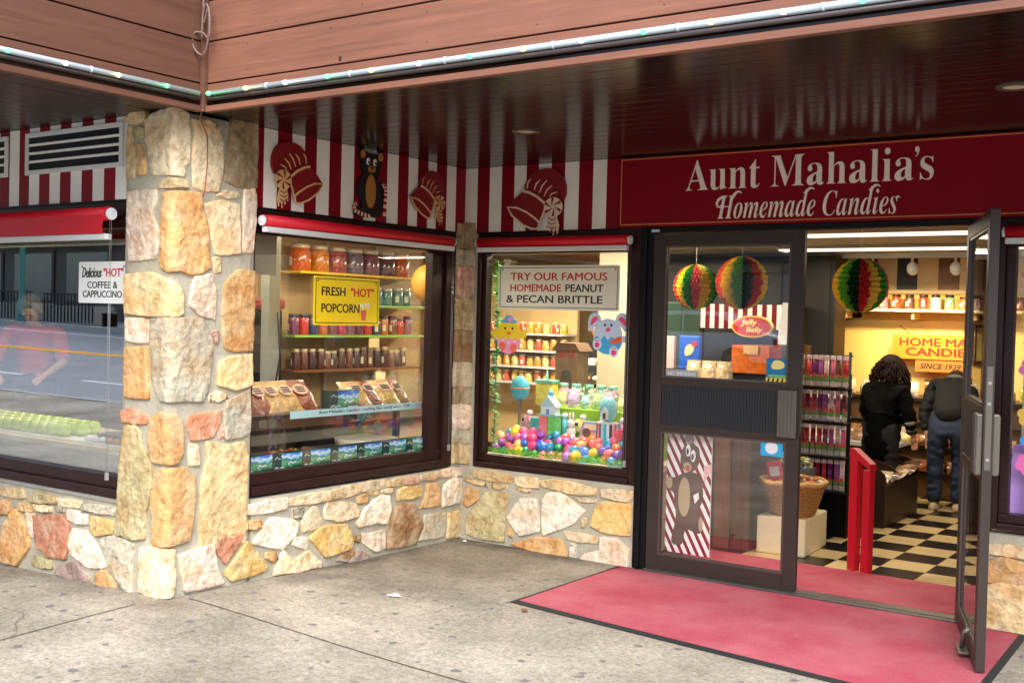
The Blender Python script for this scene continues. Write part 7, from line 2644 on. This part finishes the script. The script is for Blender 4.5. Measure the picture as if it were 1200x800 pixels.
MB().box(-.2, .3, 0, .4, 0, 1.85, bev=.01).build('case', mat('cabinet_green', (74, 112, 92), .5), t)
MB().box(.02, .1, -.006, -.0005, 1.62, 1.68).build('tag', M_white, t)

# goods far behind the Easter window
t = thing('sweet_display', 'tall shelf display of amber jars deep behind the Easter window', 'shelf unit', (0, 0, 0))
MB().box(-2.6, -1.4, 3.95, 4.0, .2, 2.2).build('back', mat('display_back', (214, 186, 130), .6), t)
for z in (.95, 1.13, 1.31, 1.5):
    MB().box(-2.6, -1.4, 3.66, 3.949, z - .02, z - .0005).build('shelf', M_plast, t)
for r_, z in enumerate((.95, 1.13, 1.31, 1.5)):
    for k in range(11):
        c = [(236, 170, 60), (240, 150, 50), (230, 200, 120), (200, 90, 60)][(k + r_ * 2) % 4]
        make_jar(-2.54 + k * .108, 3.76, z, .125, .044, c, (240, 220, 170), 'amber candy jar on the tall shelf display behind the Easter window', 'amber jars behind the Easter window')
t = thing('glass_counter', 'glass sweet counter with lit trays deep behind the Easter window', 'counter', (0, 0, 0))
MB().box(-1.0, 0.3, 3.3, 3.8, .007, .8).build('cabinet', M_dwood, t)
for z in (.82, 1.0, 1.18):
    MB().box(-1.0, .3, 3.32, 3.78, z, z + .02).build('tray_shelf', M_alu, t)
b = MB()
for r_, z in enumerate((.842, 1.022, 1.202)):
    for k in range(10):
        for j in range(3):
            b.mi = rb.randrange(4)
            b.ell((-.93 + k * .13, 3.4 + j * .13, z + .03), .055, .055, .04, 7, 5)
o = b.build('sweets', [mat('sweet_tan', (206, 160, 110), .5), mat('sweet_cream', (236, 224, 200), .5), mat('sweet_brown', (120, 74, 48), .5), mat('sweet_pink', (220, 150, 140), .5)], t)
o['kind'] = 'stuff'
for k in range(5):
    MB().box(-.9 + k * .26, -.78 + k * .26, 3.312, 3.318, 1.2, 1.27).build('price_card', M_white, t)
t = thing('tan_tower', 'tan sweet display tower with a dark arch behind the Easter window', 'tower', (-0.5, 2.4, 0.007))
MB().box(-.13, .13, -.1, .1, 0, 1.36, bev=.01).build('tower', mat('tower_tan', (150, 126, 96), .6, var=.25, scale=14), t)
MB().prism([(-.16, 1.361), (.16, 1.361), (.1, 1.44), (-.1, 1.44)], -.12, .12).build('roof', mat('tower_roof', (120, 92, 70), .6), t)
MB().prism([(-.06, .95), (.06, .95)] + [(.06 * math.cos(a), 1.12 + .06 * math.sin(a)) for a in [PI * i / 8 for i in range(9)]], -.105, -.1005).build('arch', mat('arch_grey', (90, 88, 84), .5), t)
for s in (-1, 1):
    MB().prism(ring(s * .05, 1.33, .035, .04, 14), -.105, -.1005).build('red_badge', mat('tower_red', (176, 90, 80), .5), t)
t = thing('beige_column', 'plain beige column behind the right side of the Easter window', 'column', (0.62, 1.35, 0.007))
MB().box(-.16, .16, -.12, .12, 0, 2.39, bev=.01).build('column', M_beige, t)
t = thing('cream_column', 'narrow cream column behind the left side of the Easter window', 'column', (-0.62, 1.0, 0.007))
MB().box(-.07, .07, -.08, .08, 0, 2.39, bev=.01).build('column', mat('column_cream', (226, 210, 176), .6), t)

# flower stickers on the right hand window
FL = [(246, 120, 190), (110, 214, 70), (250, 200, 80), (80, 160, 250), (250, 130, 200), (70, 214, 80), (252, 204, 90), (80, 170, 250), (246, 120, 190)]
FN = ('pink', 'green', 'yellow', 'blue') 
for k, z in enumerate((1.99, 1.86, 1.74, 1.60, 1.46, 1.33, 1.20, 1.06, 0.93)):
    c = FL[k]
    cn = {246: 'pink', 250: 'pink', 110: 'green', 70: 'green', 252: 'yellow', 80: 'blue'}[c[0]]
    if c == (250, 200, 80):
        cn = 'yellow'
    t = thing('flower_sticker', '%s paper flower, number %s from the top down the right hand window' % (cn, ('one', 'two', 'three', 'four', 'five', 'six', 'seven', 'eight', 'nine')[k]), 'sticker', (3.95 + .02 * (k % 2), 0.0665, z), 0, 'paper flowers on the right hand window')
    b = MB()
    for q in range(6):
        a = q * PI / 3 + .3 * k
        b.prism(ring(.04 * math.cos(a), .04 * math.sin(a), .027, .027, 14), -.001 - q * .00012, -.0004)
    b.build('petals', mat('petal_%d_%d_%d' % c, c, .5), t)
    MB().prism(ring(0, 0, .022, .022, 14), -.0026, -.0018).build('centre', mat('petal_centre_%d' % (k % 3), [(250, 220, 90), (240, 120, 60), (250, 250, 200)][k % 3], .5), t)
t = thing('purple_cloth', 'lilac gauze draped in the bottom of the right hand window', 'cloth', (4.05, 0.2, 0.65))
b = MB()
g = {}
for i in range(13):
    for j in range(9):
        u, v = i / 12, j / 8
        g[i, j] = b.bm.verts.new(((u - .5) * .5 + .05 * v, .05 * math.sin(u * 14), v * .42 - .1 * abs(u - .5)))
for i in range(12):
    for j in range(8):
        f = b._face([g[i, j], g[i + 1, j], g[i + 1, j + 1], g[i, j + 1]])
        f.smooth = True
b.build('gauze', mat('lilac', (190, 140, 230), .6), t, recalc=False)
MB().box(3.86, 5.2, 0.35, 0.40, 0.6, 2.3).build('window_backing', mat('backing_cream', (214, 206, 170), .7), label='cream backing board behind the flower stickers of the right hand window', cat='board')
# ------------------------------------------------------------------ people


def skin(name, pts, edges, m, parent, root=0, sub=2):
    me = bpy.data.meshes.new(name)
    me.from_pydata([p[:3] for p in pts], edges, [])
    o = bpy.data.objects.new(name, me)
    link(o)
    md = o.modifiers.new('skin', 'SKIN')
    md.use_smooth_shade = True
    lay = me.skin_vertices[0].data if me.skin_vertices else None
    if lay is None:
        bpy.context.view_layer.objects.active = o
    for i, p in enumerate(pts):
        r = p[3]
        lay[i].radius = (r, p[4] if len(p) > 4 else r)
        lay[i].use_root = (i == root)
    s = o.modifiers.new('sub', 'SUBSURF')
    s.levels = sub
    s.render_levels = sub
    dg = bpy.context.evaluated_depsgraph_get()
    dg.update()
    nm = bpy.data.meshes.new_from_object(o.evaluated_get(dg))
    nm.name = name
    bpy.data.objects.remove(o)
    bpy.data.meshes.remove(me)
    nm.materials.clear()
    nm.materials.append(m)
    for p in nm.polygons:
        p.use_smooth = True
    r = bpy.data.objects.new(name, nm)
    link(r)
    r.parent = parent
    return r


def folds(o, amp, seed, low=0.0):
    """cloth folds: creases across the limbs and a coarser hang"""
    me = o.data
    nn = [v.normal.copy() for v in me.vertices]
    for v, n in zip(me.vertices, nn):
        q = v.co
        d = amp * (0.35 - abs(noise.noise(Vector((q.x * 7 + seed, q.y * 7, q.z * 15))))) * 1.6 + amp * .7 * noise.noise(Vector((q.x * 16, q.y * 16 + seed, q.z * 26)))
        v.co = q + n * d


def lerp(a, b, t):
    return tuple(a[i] + (b[i] - a[i]) * t for i in range(3))


def person(label, loc, rz, J, top, trousers, shoes, skin_rgb, hair_rgb, hair='short', cuffs=None, hood=None):
    """J: joints in the person's own frame, facing +Y"""
    t = thing('person', label, 'person', loc, rz)
    ms = mat('skin_%d' % skin_rgb[0], skin_rgb, .55)
    # body: one continuous figure with hands and fingers
    pts, ed = [], []

    def add(p, r, par=None, r2=None):
        pts.append((*p, r, r2 if r2 else r))
        if par is not None:
            ed.append((par, len(pts) - 1))
        return len(pts) - 1
    pel = add(J['pelvis'], .07, None, .06)
    ch = add(lerp(J['pelvis'], J['neck'], .55), .085, pel, .07)
    up = add(lerp(J['pelvis'], J['neck'], .86), .09, ch, .07)
    nk = add(J['neck'], .05, up)
    hd0 = add(lerp(J['neck'], J['head'], .6), .062, nk)
    hd1 = add(J['head'], .085, hd0, .095)
    hd2 = add(lerp(J['neck'], J['head'], 1.42), .066, hd1, .072)
    for s in ('l', 'r'):
        sh = add(J['sh_' + s], .055, up)
        el = add(J['el_' + s], .04, sh)
        wr = add(J['wr_' + s], .026, el)
        d = Vector(J['wr_' + s]) - Vector(J['el_' + s])
        d.normalize()
        side = d.cross(Vector((0, 1, 0)))
        if side.length < .1:
            side = d.cross(Vector((1, 0, 0)))
        side.normalize()
        pc = Vector(J['wr_' + s]) + d * .06
        pm = add(tuple(pc), .026, wr, .014)
        nrm = d.cross(side)
        for q in range(4):
            base = pc + side * (.022 - q * .0145) + d * .02
            a = add(tuple(base), .0095, pm)
            mid = base + d * (.03 + .006 * (q in (1, 2))) + nrm * .008
            b_ = add(tuple(mid), .0085, a)
            add(tuple(mid + d * .022 + nrm * .016), .007, b_)
        th = pc - d * .03 + side * .032
        a = add(tuple(th), .0105, pm)
        add(tuple(th + d * .035 + side * .012 + nrm * .01), .0085, a)
        hp = add(J['hip_' + s], .05, pel)
        kn = add(J['kn_' + s], .042, hp)
        an = add(J['an_' + s], .036, kn)
        add((J['an_' + s][0], J['an_' + s][1] + .12, .035), .03, an)
    skin('body', pts, ed, ms, t, pel, 1)
    # face
    hdv, nkv = Vector(J['head']), Vector(J['neck'])
    axis = (hdv - nkv).normalized()
    fwd = Vector(J.get('look', (0, 1, 0)))
    fwd = (fwd - axis * fwd.dot(axis)).normalized()
    rt = fwd.cross(axis).normalized()
    b = MB()
    b.ell(hdv + fwd * .10 - axis * .012, .014, .014, .02, 8, 6)
    b.build('nose', ms, t)
    for s in (-1, 1):
        b = MB()
        b.ell(hdv + fwd * .088 + rt * s * .032 + axis * .02, .011, .008, .007, 8, 6)
        e = b.build('eye', M_white, t)
        MB().ell(hdv + fwd * .0955 + rt * s * .032 + axis * .02, .005, .004, .005, 6, 5).build('iris', M_ink, e)
        MB().ell(hdv + rt * s * .085 + axis * .0, .012, .02, .03, 8, 6).build('ear', ms, t)
    MB().ell(hdv + fwd * .088 - axis * .05, .024, .008, .006, 8, 6).build('mouth', mat('lips', (176, 96, 88), .5), t)
    mh = mat('hair_%d_%d_%d' % hair_rgb, hair_rgb, .8, var=.4, scale=60, spec=0.15)
    rr = random.Random(int(loc[0] * 100))
    if hair == 'short':
        b = MB()
        Rm = Matrix((rt, fwd, axis)).transposed()
        before = set(b.bm.verts)
        b.ell(hdv - fwd * .014 + axis * .035, .098, .108, .088, 20, 14, Rm)
        for v in b.bm.verts:
            q = v.co - hdv
            if q.dot(fwd) > .055 and q.dot(axis) < .075:
                v.co -= fwd * min(.05, q.dot(fwd) - .05)
            v.co += (v.co - hdv).normalized() * .004 * noise.noise(v.co * 60)
        b.build('hair', mh, t)
    else:
        b = MB()
        for k in range(300):
            a = rr.uniform(0, 6.28)
            e = rr.uniform(-.2, 1.3)
            dirv = (rt * math.cos(a) + fwd * (math.sin(a) * .9 - .25)) * math.cos(e) + axis * math.sin(e)
            if dirv.dot(fwd) > .45 and dirv.dot(axis) < .6:
                continue
            p = hdv + dirv * .095 + axis * .015
            pl = [p]
            L_ = rr.uniform(.16, .34)
            out = Vector((dirv.x, dirv.y, 0)).normalized() if (dirv.x or dirv.y) else rt
            for q in range(1, 9):
                u = q / 8
                w = .022 * math.sin(q * 1.9 + k)
                pl.append(p + out * (.075 * math.sin(u * 2.2) + w) - Vector((0, 0, 1)) * L_ * u + rt * (.014 * math.cos(q * 2.4 + k)))
            b.tube(pl, .008, n=4, radii=[.009 - .006 * (q / 8) for q in range(9)])
        Rm = Matrix((rt, fwd, axis)).transposed()
        b.ell(hdv - fwd * .015 + axis * .03, .102, .108, .092, 16, 12, Rm)
        b.build('hair', mh, t)
    # garments
    g, e2 = [], []

    def ga(p, r, par=None, r2=None):
        g.append((*p, r, r2 if r2 else r))
        if par is not None:
            e2.append((par, len(g) - 1))
        return len(g) - 1
    k0 = ga(J.get('hem', lerp(J['pelvis'], J['neck'], -.12)), .150, None, .13)
    k1 = ga(lerp(J['pelvis'], J['neck'], .3), .158, k0, .132)
    k2 = ga(lerp(J['pelvis'], J['neck'], .62), .155, k1, .125)
    k3 = ga(lerp(J['pelvis'], J['neck'], .86), .135, k2, .105)
    ga(lerp(J['pelvis'], J['neck'], .99), .07, k3)
    for s in ('l', 'r'):
        a = ga(J['sh_' + s], .074, k3)
        c = ga(lerp(J['sh_' + s], J['el_' + s], .5), .066, a)
        d_ = ga(J['el_' + s], .058, c)
        if J.get('short_sleeve'):
            continue
        ga(lerp(J['el_' + s], J['wr_' + s], .9), .042, d_)
    folds(skin('jacket' if not J.get('short_sleeve') else 'shirt', g, e2, top, t, 2, 3), .016, loc[0])
    if hood:
        b = MB()
        pts_ = []
        c = Vector(J['neck']) + (Vector(J['pelvis']) - Vector(J['neck'])).normalized() * .03
        for k in range(25):
            a = 2 * PI * k / 24
            pts_.append(c + rt * .085 * math.cos(a) + fwd * .07 * math.sin(a) + axis * .02)
        b.tube(pts_, .032, n=8, cap=False)
        b.build('collar', hood, t)
    if cuffs:
        for s in ('r',):
            b = MB()
            A, B_ = Vector(J['el_' + s]), Vector(J['wr_' + s])
            for q in range(4):
                b.mi = q % 2
                u0, u1 = .25 + q * .17, .25 + (q + 1) * .17
                b.tube([A.lerp(B_, u0), A.lerp(B_, u1 - .004)], .054 - .003 * q, n=14)
            b.build('sleeve_bands', cuffs, t)
    if trousers:
        g, e2 = [], []
        k0 = ga(J['pelvis'], .145, None, .125)
        ga(lerp(J['pelvis'], J['neck'], .4), .155, k0, .13)
        for s in ('l', 'r'):
            a = ga(lerp(J['hip_' + s], J['kn_' + s], .18), .098, k0)
            c = ga(lerp(J['hip_' + s], J['kn_' + s], .6), .086, a)
            d_ = ga(J['kn_' + s], .07, c)
            f_ = ga(lerp(J['kn_' + s], J['an_' + s], .6), .066, d_)
            ga((J['an_' + s][0], J['an_' + s][1], .06), .066, f_)
        folds(skin('trousers', g, e2, trousers, t, 0, 3), .014, loc[1])
    if shoes:
        for s in ('l', 'r'):
            x, y, z = J['an_' + s]
            b = MB()
            b.lathe([(0, 0), (1, 0), (1.04, .12), (1.0, .3), (.95, .5), (.7, .8), (.3, 1.0), (0, 1.02)], n=18)
            for v in b.bm.verts:
                fy = v.co.y
                h = .085 * (1 - .45 * max(0, fy))
                v.co = (x + v.co.x * .048, y + .05 + fy * .145, .001 + v.co.z * h)
            b.build('shoe', shoes, t)
    return t


M_jeans = mat('denim', (34, 48, 74), .8, var=.3, scale=14, bump=.2, bscale=200)
M_djack = mat('charcoal_jacket', (22, 24, 26), .85, var=.2, scale=20)
J = dict(pelvis=(0, -.02, .86), neck=(0, .40, 1.15), head=(0, .53, 1.15), look=(0, .4, -1), hem=(0, -.05, .79),
         sh_l=(-.17, .33, 1.12), el_l=(-.24, .22, .86), wr_l=(-.2, .16, .66), sh_r=(.17, .33, 1.12), el_r=(.24, .42, .9), wr_r=(.12, .62, .97),
         hip_l=(-.09, -.01, .80), kn_l=(-.1, .0, .46), an_l=(-.1, -.03, .085), hip_r=(.09, -.01, .80), kn_r=(.1, .03, .46), an_r=(.1, .0, .085))
person('shopper in charcoal jacket and jeans bending over the counter, seen from behind', (2.60, 3.98, .007), 0.12, J, M_djack, M_jeans, mat('tan_shoe', (196, 176, 140), .6), (206, 150, 120), (40, 32, 28), hood=mat('grey_hood', (108, 104, 98), .8))
M_coat = mat('black_coat', (9, 9, 10), .9, spec=0.1)
J = dict(pelvis=(0, 0, .78), neck=(0, .10, 1.17), head=(.0, .16, 1.30), look=(.3, 1, -.5), hem=(0, -.01, .46),
         sh_l=(-.16, .07, 1.10), el_l=(-.23, .10, .88), wr_l=(-.12, .26, .82), sh_r=(.16, .08, 1.10), el_r=(.23, .06, .90), wr_r=(.24, .12, .73),
         hip_l=(-.08, 0, .74), kn_l=(-.09, .01, .42), an_l=(-.09, -.02, .085), hip_r=(.08, 0, .74), kn_r=(.09, .01, .42), an_r=(.09, -.02, .085))
person('shopper with long dark curly hair in a black coat, seen from behind', (2.20, 3.25, .007), -0.25, J, M_coat, mat('black_trousers', (22, 22, 26), .8), mat('black_shoe', (24, 22, 22), .5), (210, 156, 126), (40, 26, 20), hair='curly',
       cuffs=[mat('cuff_grey', (150, 148, 142), .8), mat('cuff_black', (26, 26, 28), .8)])
J = dict(pelvis=(0, 0, .95), neck=(0, .10, 1.42), head=(.0, .20, 1.55), look=(0, 1, -.4), short_sleeve=True,
         sh_l=(-.2, .08, 1.36), el_l=(-.28, .22, 1.12), wr_l=(-.18, .46, 1.02), sh_r=(.2, .08, 1.36), el_r=(.28, .22, 1.12), wr_r=(.18, .46, 1.02),
         hip_l=(-.1, 0, .9), kn_l=(-.1, .02, .5), an_l=(-.1, -.02, .085), hip_r=(.1, 0, .9), kn_r=(.1, .02, .5), an_r=(.1, -.02, .085))
person('candy maker in a red shirt leaning over the table behind the street window', (-3.6, -1.25, .09), rad(-135), J, mat('red_shirt', (206, 52, 62), .8), mat('grey_trousers', (70, 72, 78), .8), mat('dark_shoe', (40, 36, 34), .5), (222, 170, 142), (150, 140, 130))
J = dict(pelvis=(0, 0, .93), neck=(0, .03, 1.44), head=(.0, .05, 1.58), look=(0, 1, -.2),
         sh_l=(-.2, .02, 1.38), el_l=(-.26, .08, 1.1), wr_l=(-.16, .3, 1.02), sh_r=(.2, .02, 1.38), el_r=(.26, .08, 1.1), wr_r=(.16, .3, 1.02),
         hip_l=(-.1, 0, .88), kn_l=(-.1, .02, .5), an_l=(-.1, -.02, .085), hip_r=(.1, 0, .88), kn_r=(.1, .02, .5), an_r=(.1, -.02, .085))
person('clerk in a dark top far behind the counter in the Easter window', (-1.15, 4.05, .007), rad(150), J, mat('dark_top', (40, 44, 52), .8), M_coat, mat('dark_shoe', (40, 36, 34), .5), (214, 160, 132), (60, 40, 30))
# ------------------------------------------------------------------ across the street (seen mirrored in the glass)
M_bstone = mat('grey_building_stone', (96, 90, 82), .85, var=.35, scale=1.2, bump=.4, bscale=6)
M_bplast = mat('pale_building_wall', (196, 188, 172), .85, var=.1, scale=1)
M_bdark = mat('dark_shop_front', (44, 46, 50), .5)
M_bwin = mat('far_window', (70, 84, 96), .12)


def building(label, x0, x1, h, m, seed, sign=None):
    zb = gz((x0 + x1) / 2, -19) + .02
    t = thing('street_building', label, 'building', (x0, -24.0, zb), 0)
    w = x1 - x0
    r = random.Random(seed)
    MB().box(0, w, -9, 0, -.5, h).build('wall', m, t)
    MB().box(-.1, w + .1, -9.1, .12, h + .001, h + .35).build('roof', mat('far_roof', (96, 88, 84), .8), t)
    n = max(1, int(w / 3.2))
    for k in range(n):
        a = w * k / n + .4
        c = w * (k + 1) / n - .4
        f = MB().box(a, c, .001, .08, .5, 2.5).build('shop_window', mat('far_frame', (60, 56, 52), .5), t)
        MB().box(a + .1, c - .1, .081, .1, .6, 2.4).build('pane', M_bwin, f)
    z = 3.9
    while z < h - 1.2:
        for k in range(n):
            a = w * (k + .3) / n
            f = MB().box(a, a + 1.0, .001, .07, z, z + 1.5).build('window', M_white, t)
            MB().box(a + .08, a + .92, .071, .085, z + .08, z + 1.42).build('pane', M_bwin, f)
        z += 2.9
    MB().box(0, w, .001, 1.0, 2.75, 2.95).build('canopy', M_bdark, t)
    return t


building('long grey stone building across the street', -52, -27, 8.5, M_bstone, 1)
building('brown stone building across the street behind the benches', -26.5, -12.5, 7.0, mat('brown_building_stone', (84, 74, 66), .85, var=.35, scale=1.4, bump=.4, bscale=6), 2)
tb = building('souvenir shop with a long dark name board across the street', -12, 2.5, 6.0, M_bplast, 3)
building('pale building at the far end across the street', 3.0, 24, 8.0, M_bplast, 4)
zsb = gz(-8, -19) + .02
t = thing('name_board', 'dark name board with white words above the souvenir shop', 'sign', (-3.0, -22.9, zsb + 2.98), PI)
MB().box(0, 8.6, -.08, 0, 0, .62).build('board', mat('name_board_dark', (58, 48, 46), .5), t)
text_obj('SOUVENIRS \u2022 CIGARS \u2022 COLD DRINKS', .5, 7.2, .15, .45, -.081, M_white, t, th=.01)
for k, (x, m) in enumerate(((-9.6, M_dgreen), (-5.2, mat('far_blue_grey', (84, 104, 118), .5)))):
    t = thing('street_kiosk', '%s kiosk on the far pavement' % ('green' if k == 0 else 'blue grey'), 'kiosk', (x, -21.5, gz(x, -19) + .02))
    MB().box(-.5, .5, -.4, .4, 0, 2.3, bev=.03).build('case', m, t)
    MB().box(-.55, .55, -.45, .45, 2.301, 2.42, bev=.03).build('roof', M_bdark, t)


def car(label, x, y, rz, paint):
    z = gz(x, y) - .13
    t = thing('parked_car', label, 'car', (x, y, z), rz)
    prof = [(-2.2, .35), (-2.25, .62), (-2.1, .85), (-1.5, .92), (-.75, 1.38), (-.3, 1.46), (.9, 1.45), (1.55, 1.2), (1.95, 1.0), (2.22, .9), (2.25, .5), (2.15, .33)]
    b = MB()
    b.prism(prof, -.82, .82)
    bmesh.ops.bevel(b.bm, geom=list(b.bm.edges), offset=.06, segments=3, affect='EDGES')
    b.build('body', paint, t, smooth=True)
    for s in (-1, 1):
        b = MB()
        ya, yb = (-.835, -.8205) if s < 0 else (.8205, .835)
        b.prism([(-1.25, .98), (-.7, 1.32), (.0, 1.38), (.0, .98)], ya, yb)
        b.prism([(.06, .98), (.06, 1.38), (.85, 1.36), (1.4, 1.12), (1.4, .98)], ya, yb)
        b.build('side_glass', mat('car_glass', (26, 32, 38), .05), t)
        for wx in (-1.38, 1.35):
            b = MB()
            b.tube([(wx, s * .66, .33), (wx, s * .86, .33)], .33, n=24)
            wh = b.build('wheel', mat('tyre', (24, 24, 25), .8), t)
            MB().tube([(wx, s * .861, .33), (wx, s * .872, .33)], .2, n=18).build('rim', M_alu, wh)
        MB().box(-2.262, -2.2, s * .62 - .16, s * .62 + .16, .62, .76, bev=.02).build('headlight', M_plast, t)
        MB().box(2.2, 2.262, s * .62 - .14, s * .62 + .14, .68, .86, bev=.02).build('tail_light', mat('tail_red', (170, 20, 20), .3), t)
    return t


car('white car parked at the far kerb, mirrored in the door glass', -6.4, -17.6, 0, mat('white_car_paint', (232, 234, 238), .2, coat=.8))

t0 = None
for k, (x, lab) in enumerate(((-22.4, 'first'), (-24.6, 'second'))):
    z = gz(x, -19) + .02
    if t0 is None:
        t0 = thing('park_bench', 'dark slatted bench on the far pavement near the brown stone building', 'bench', (x, -20.2, z), PI, 'benches across the street')
        b = MB()
        for q in range(4):
            b.box(-.9, .9, -.42 + q * .12, -.32 + q * .12, .42, .45)
        b.build('seat', M_bdark, t0)
        b = MB()
        for q in range(4):
            b.box(-.9, .9, .06, .09, .5 + q * .11, .58 + q * .11)
        b.build('backrest', M_bdark, t0)
        for s in (-.8, .8):
            b = MB()
            b.box(s - .03, s + .03, -.42, .1, 0, .419)
            b.build('leg', M_black, t0)
    else:
        dup(t0, (x, -20.2, z), PI, 'dark slatted bench next to the railed planter on the far pavement')
for k, x in enumerate((-27.5, -31.0)):
    z = gz(x, -19) + .02
    t = thing('railed_planter', '%s planter with black railing on the far pavement' % ('nearer' if k == 0 else 'farther'), 'planter', (x, -20.4, z), 0, 'planters across the street')
    MB().box(-1.4, 1.4, -.4, .4, 0, .6).build('box', mat('planter_grey', (150, 146, 138), .8), t)
    b = MB()
    for q in range(15):
        b.box(-1.4 + q * .19, -1.37 + q * .19, .41, .44, .05, .95)
    b.box(-1.42, 1.42, .405, .445, .951, 1.0)
    b.build('railing', M_black, t)
t = thing('lamp_post', 'teal street lamp post on the far pavement', 'lamp post', (-29.6, -19.6, gz(-29.6, -19) + .02))
MB().lathe([(.16, 0), (.16, .6), (.09, .8), (.08, 4.2), (.06, 4.4)], n=14).build('post', mat('teal_paint', (40, 110, 104), .4), t)
MB().lathe([(.06, 4.4), (.26, 4.5), (.28, 4.9), (.1, 5.1), (0, 5.2)], n=14).build('lantern', M_plast, t)


def tree(label, x, y, h, seed):
    r = random.Random(seed)
    t = thing('street_tree', label, 'tree', (x, y, gz(x, -19)), 0, 'trees across the street')
    b = MB()
    b.tube([(0, 0, -.2), (.05, .05, h * .35), (0, .1, h * .6)], .12, n=8, radii=[.14, .1, .06])
    for k in range(9):
        a = r.uniform(0, 6.28)
        z = h * r.uniform(.35, .6)
        b.tube([(0.03, .05, z), (.5 * math.cos(a), .5 * math.sin(a), z + h * .18), (1.0 * math.cos(a), 1.0 * math.sin(a), z + h * .34)], .03, n=5, radii=[.05, .03, .012])
    b.build('trunk', mat('bark', (96, 82, 70), .9, var=.2), t)
    b = MB()
    for k in range(900):
        d = Vector((r.gauss(0, 1), r.gauss(0, 1), r.gauss(0, .8)))
        d = d.normalized() * (r.random() ** .4)
        p = Vector((d.x * 1.5, d.y * 1.5, h * .75 + d.z * h * .3))
        s = r.uniform(.06, .12)
        n = Vector((r.gauss(0, 1), r.gauss(0, 1), r.gauss(0, 1))).normalized()
        q = n.orthogonal().normalized() * s
        w = n.cross(q)
        b.mi = r.randrange(2)
        b._face([b.bm.verts.new(v) for v in (p - q, p - w * .6, p + q, p + w * .6)])
    b.build('crown', [mat('leaf_dark', (60, 84, 40), .7), mat('leaf_light', (104, 126, 60), .7)], t, recalc=False)


tree('small leafy tree on the far pavement by the benches', -20.5, -20.8, 5.0, 1)
tree('leafy tree on the far pavement near the stone building', -34.0, -21, 6.0, 2)
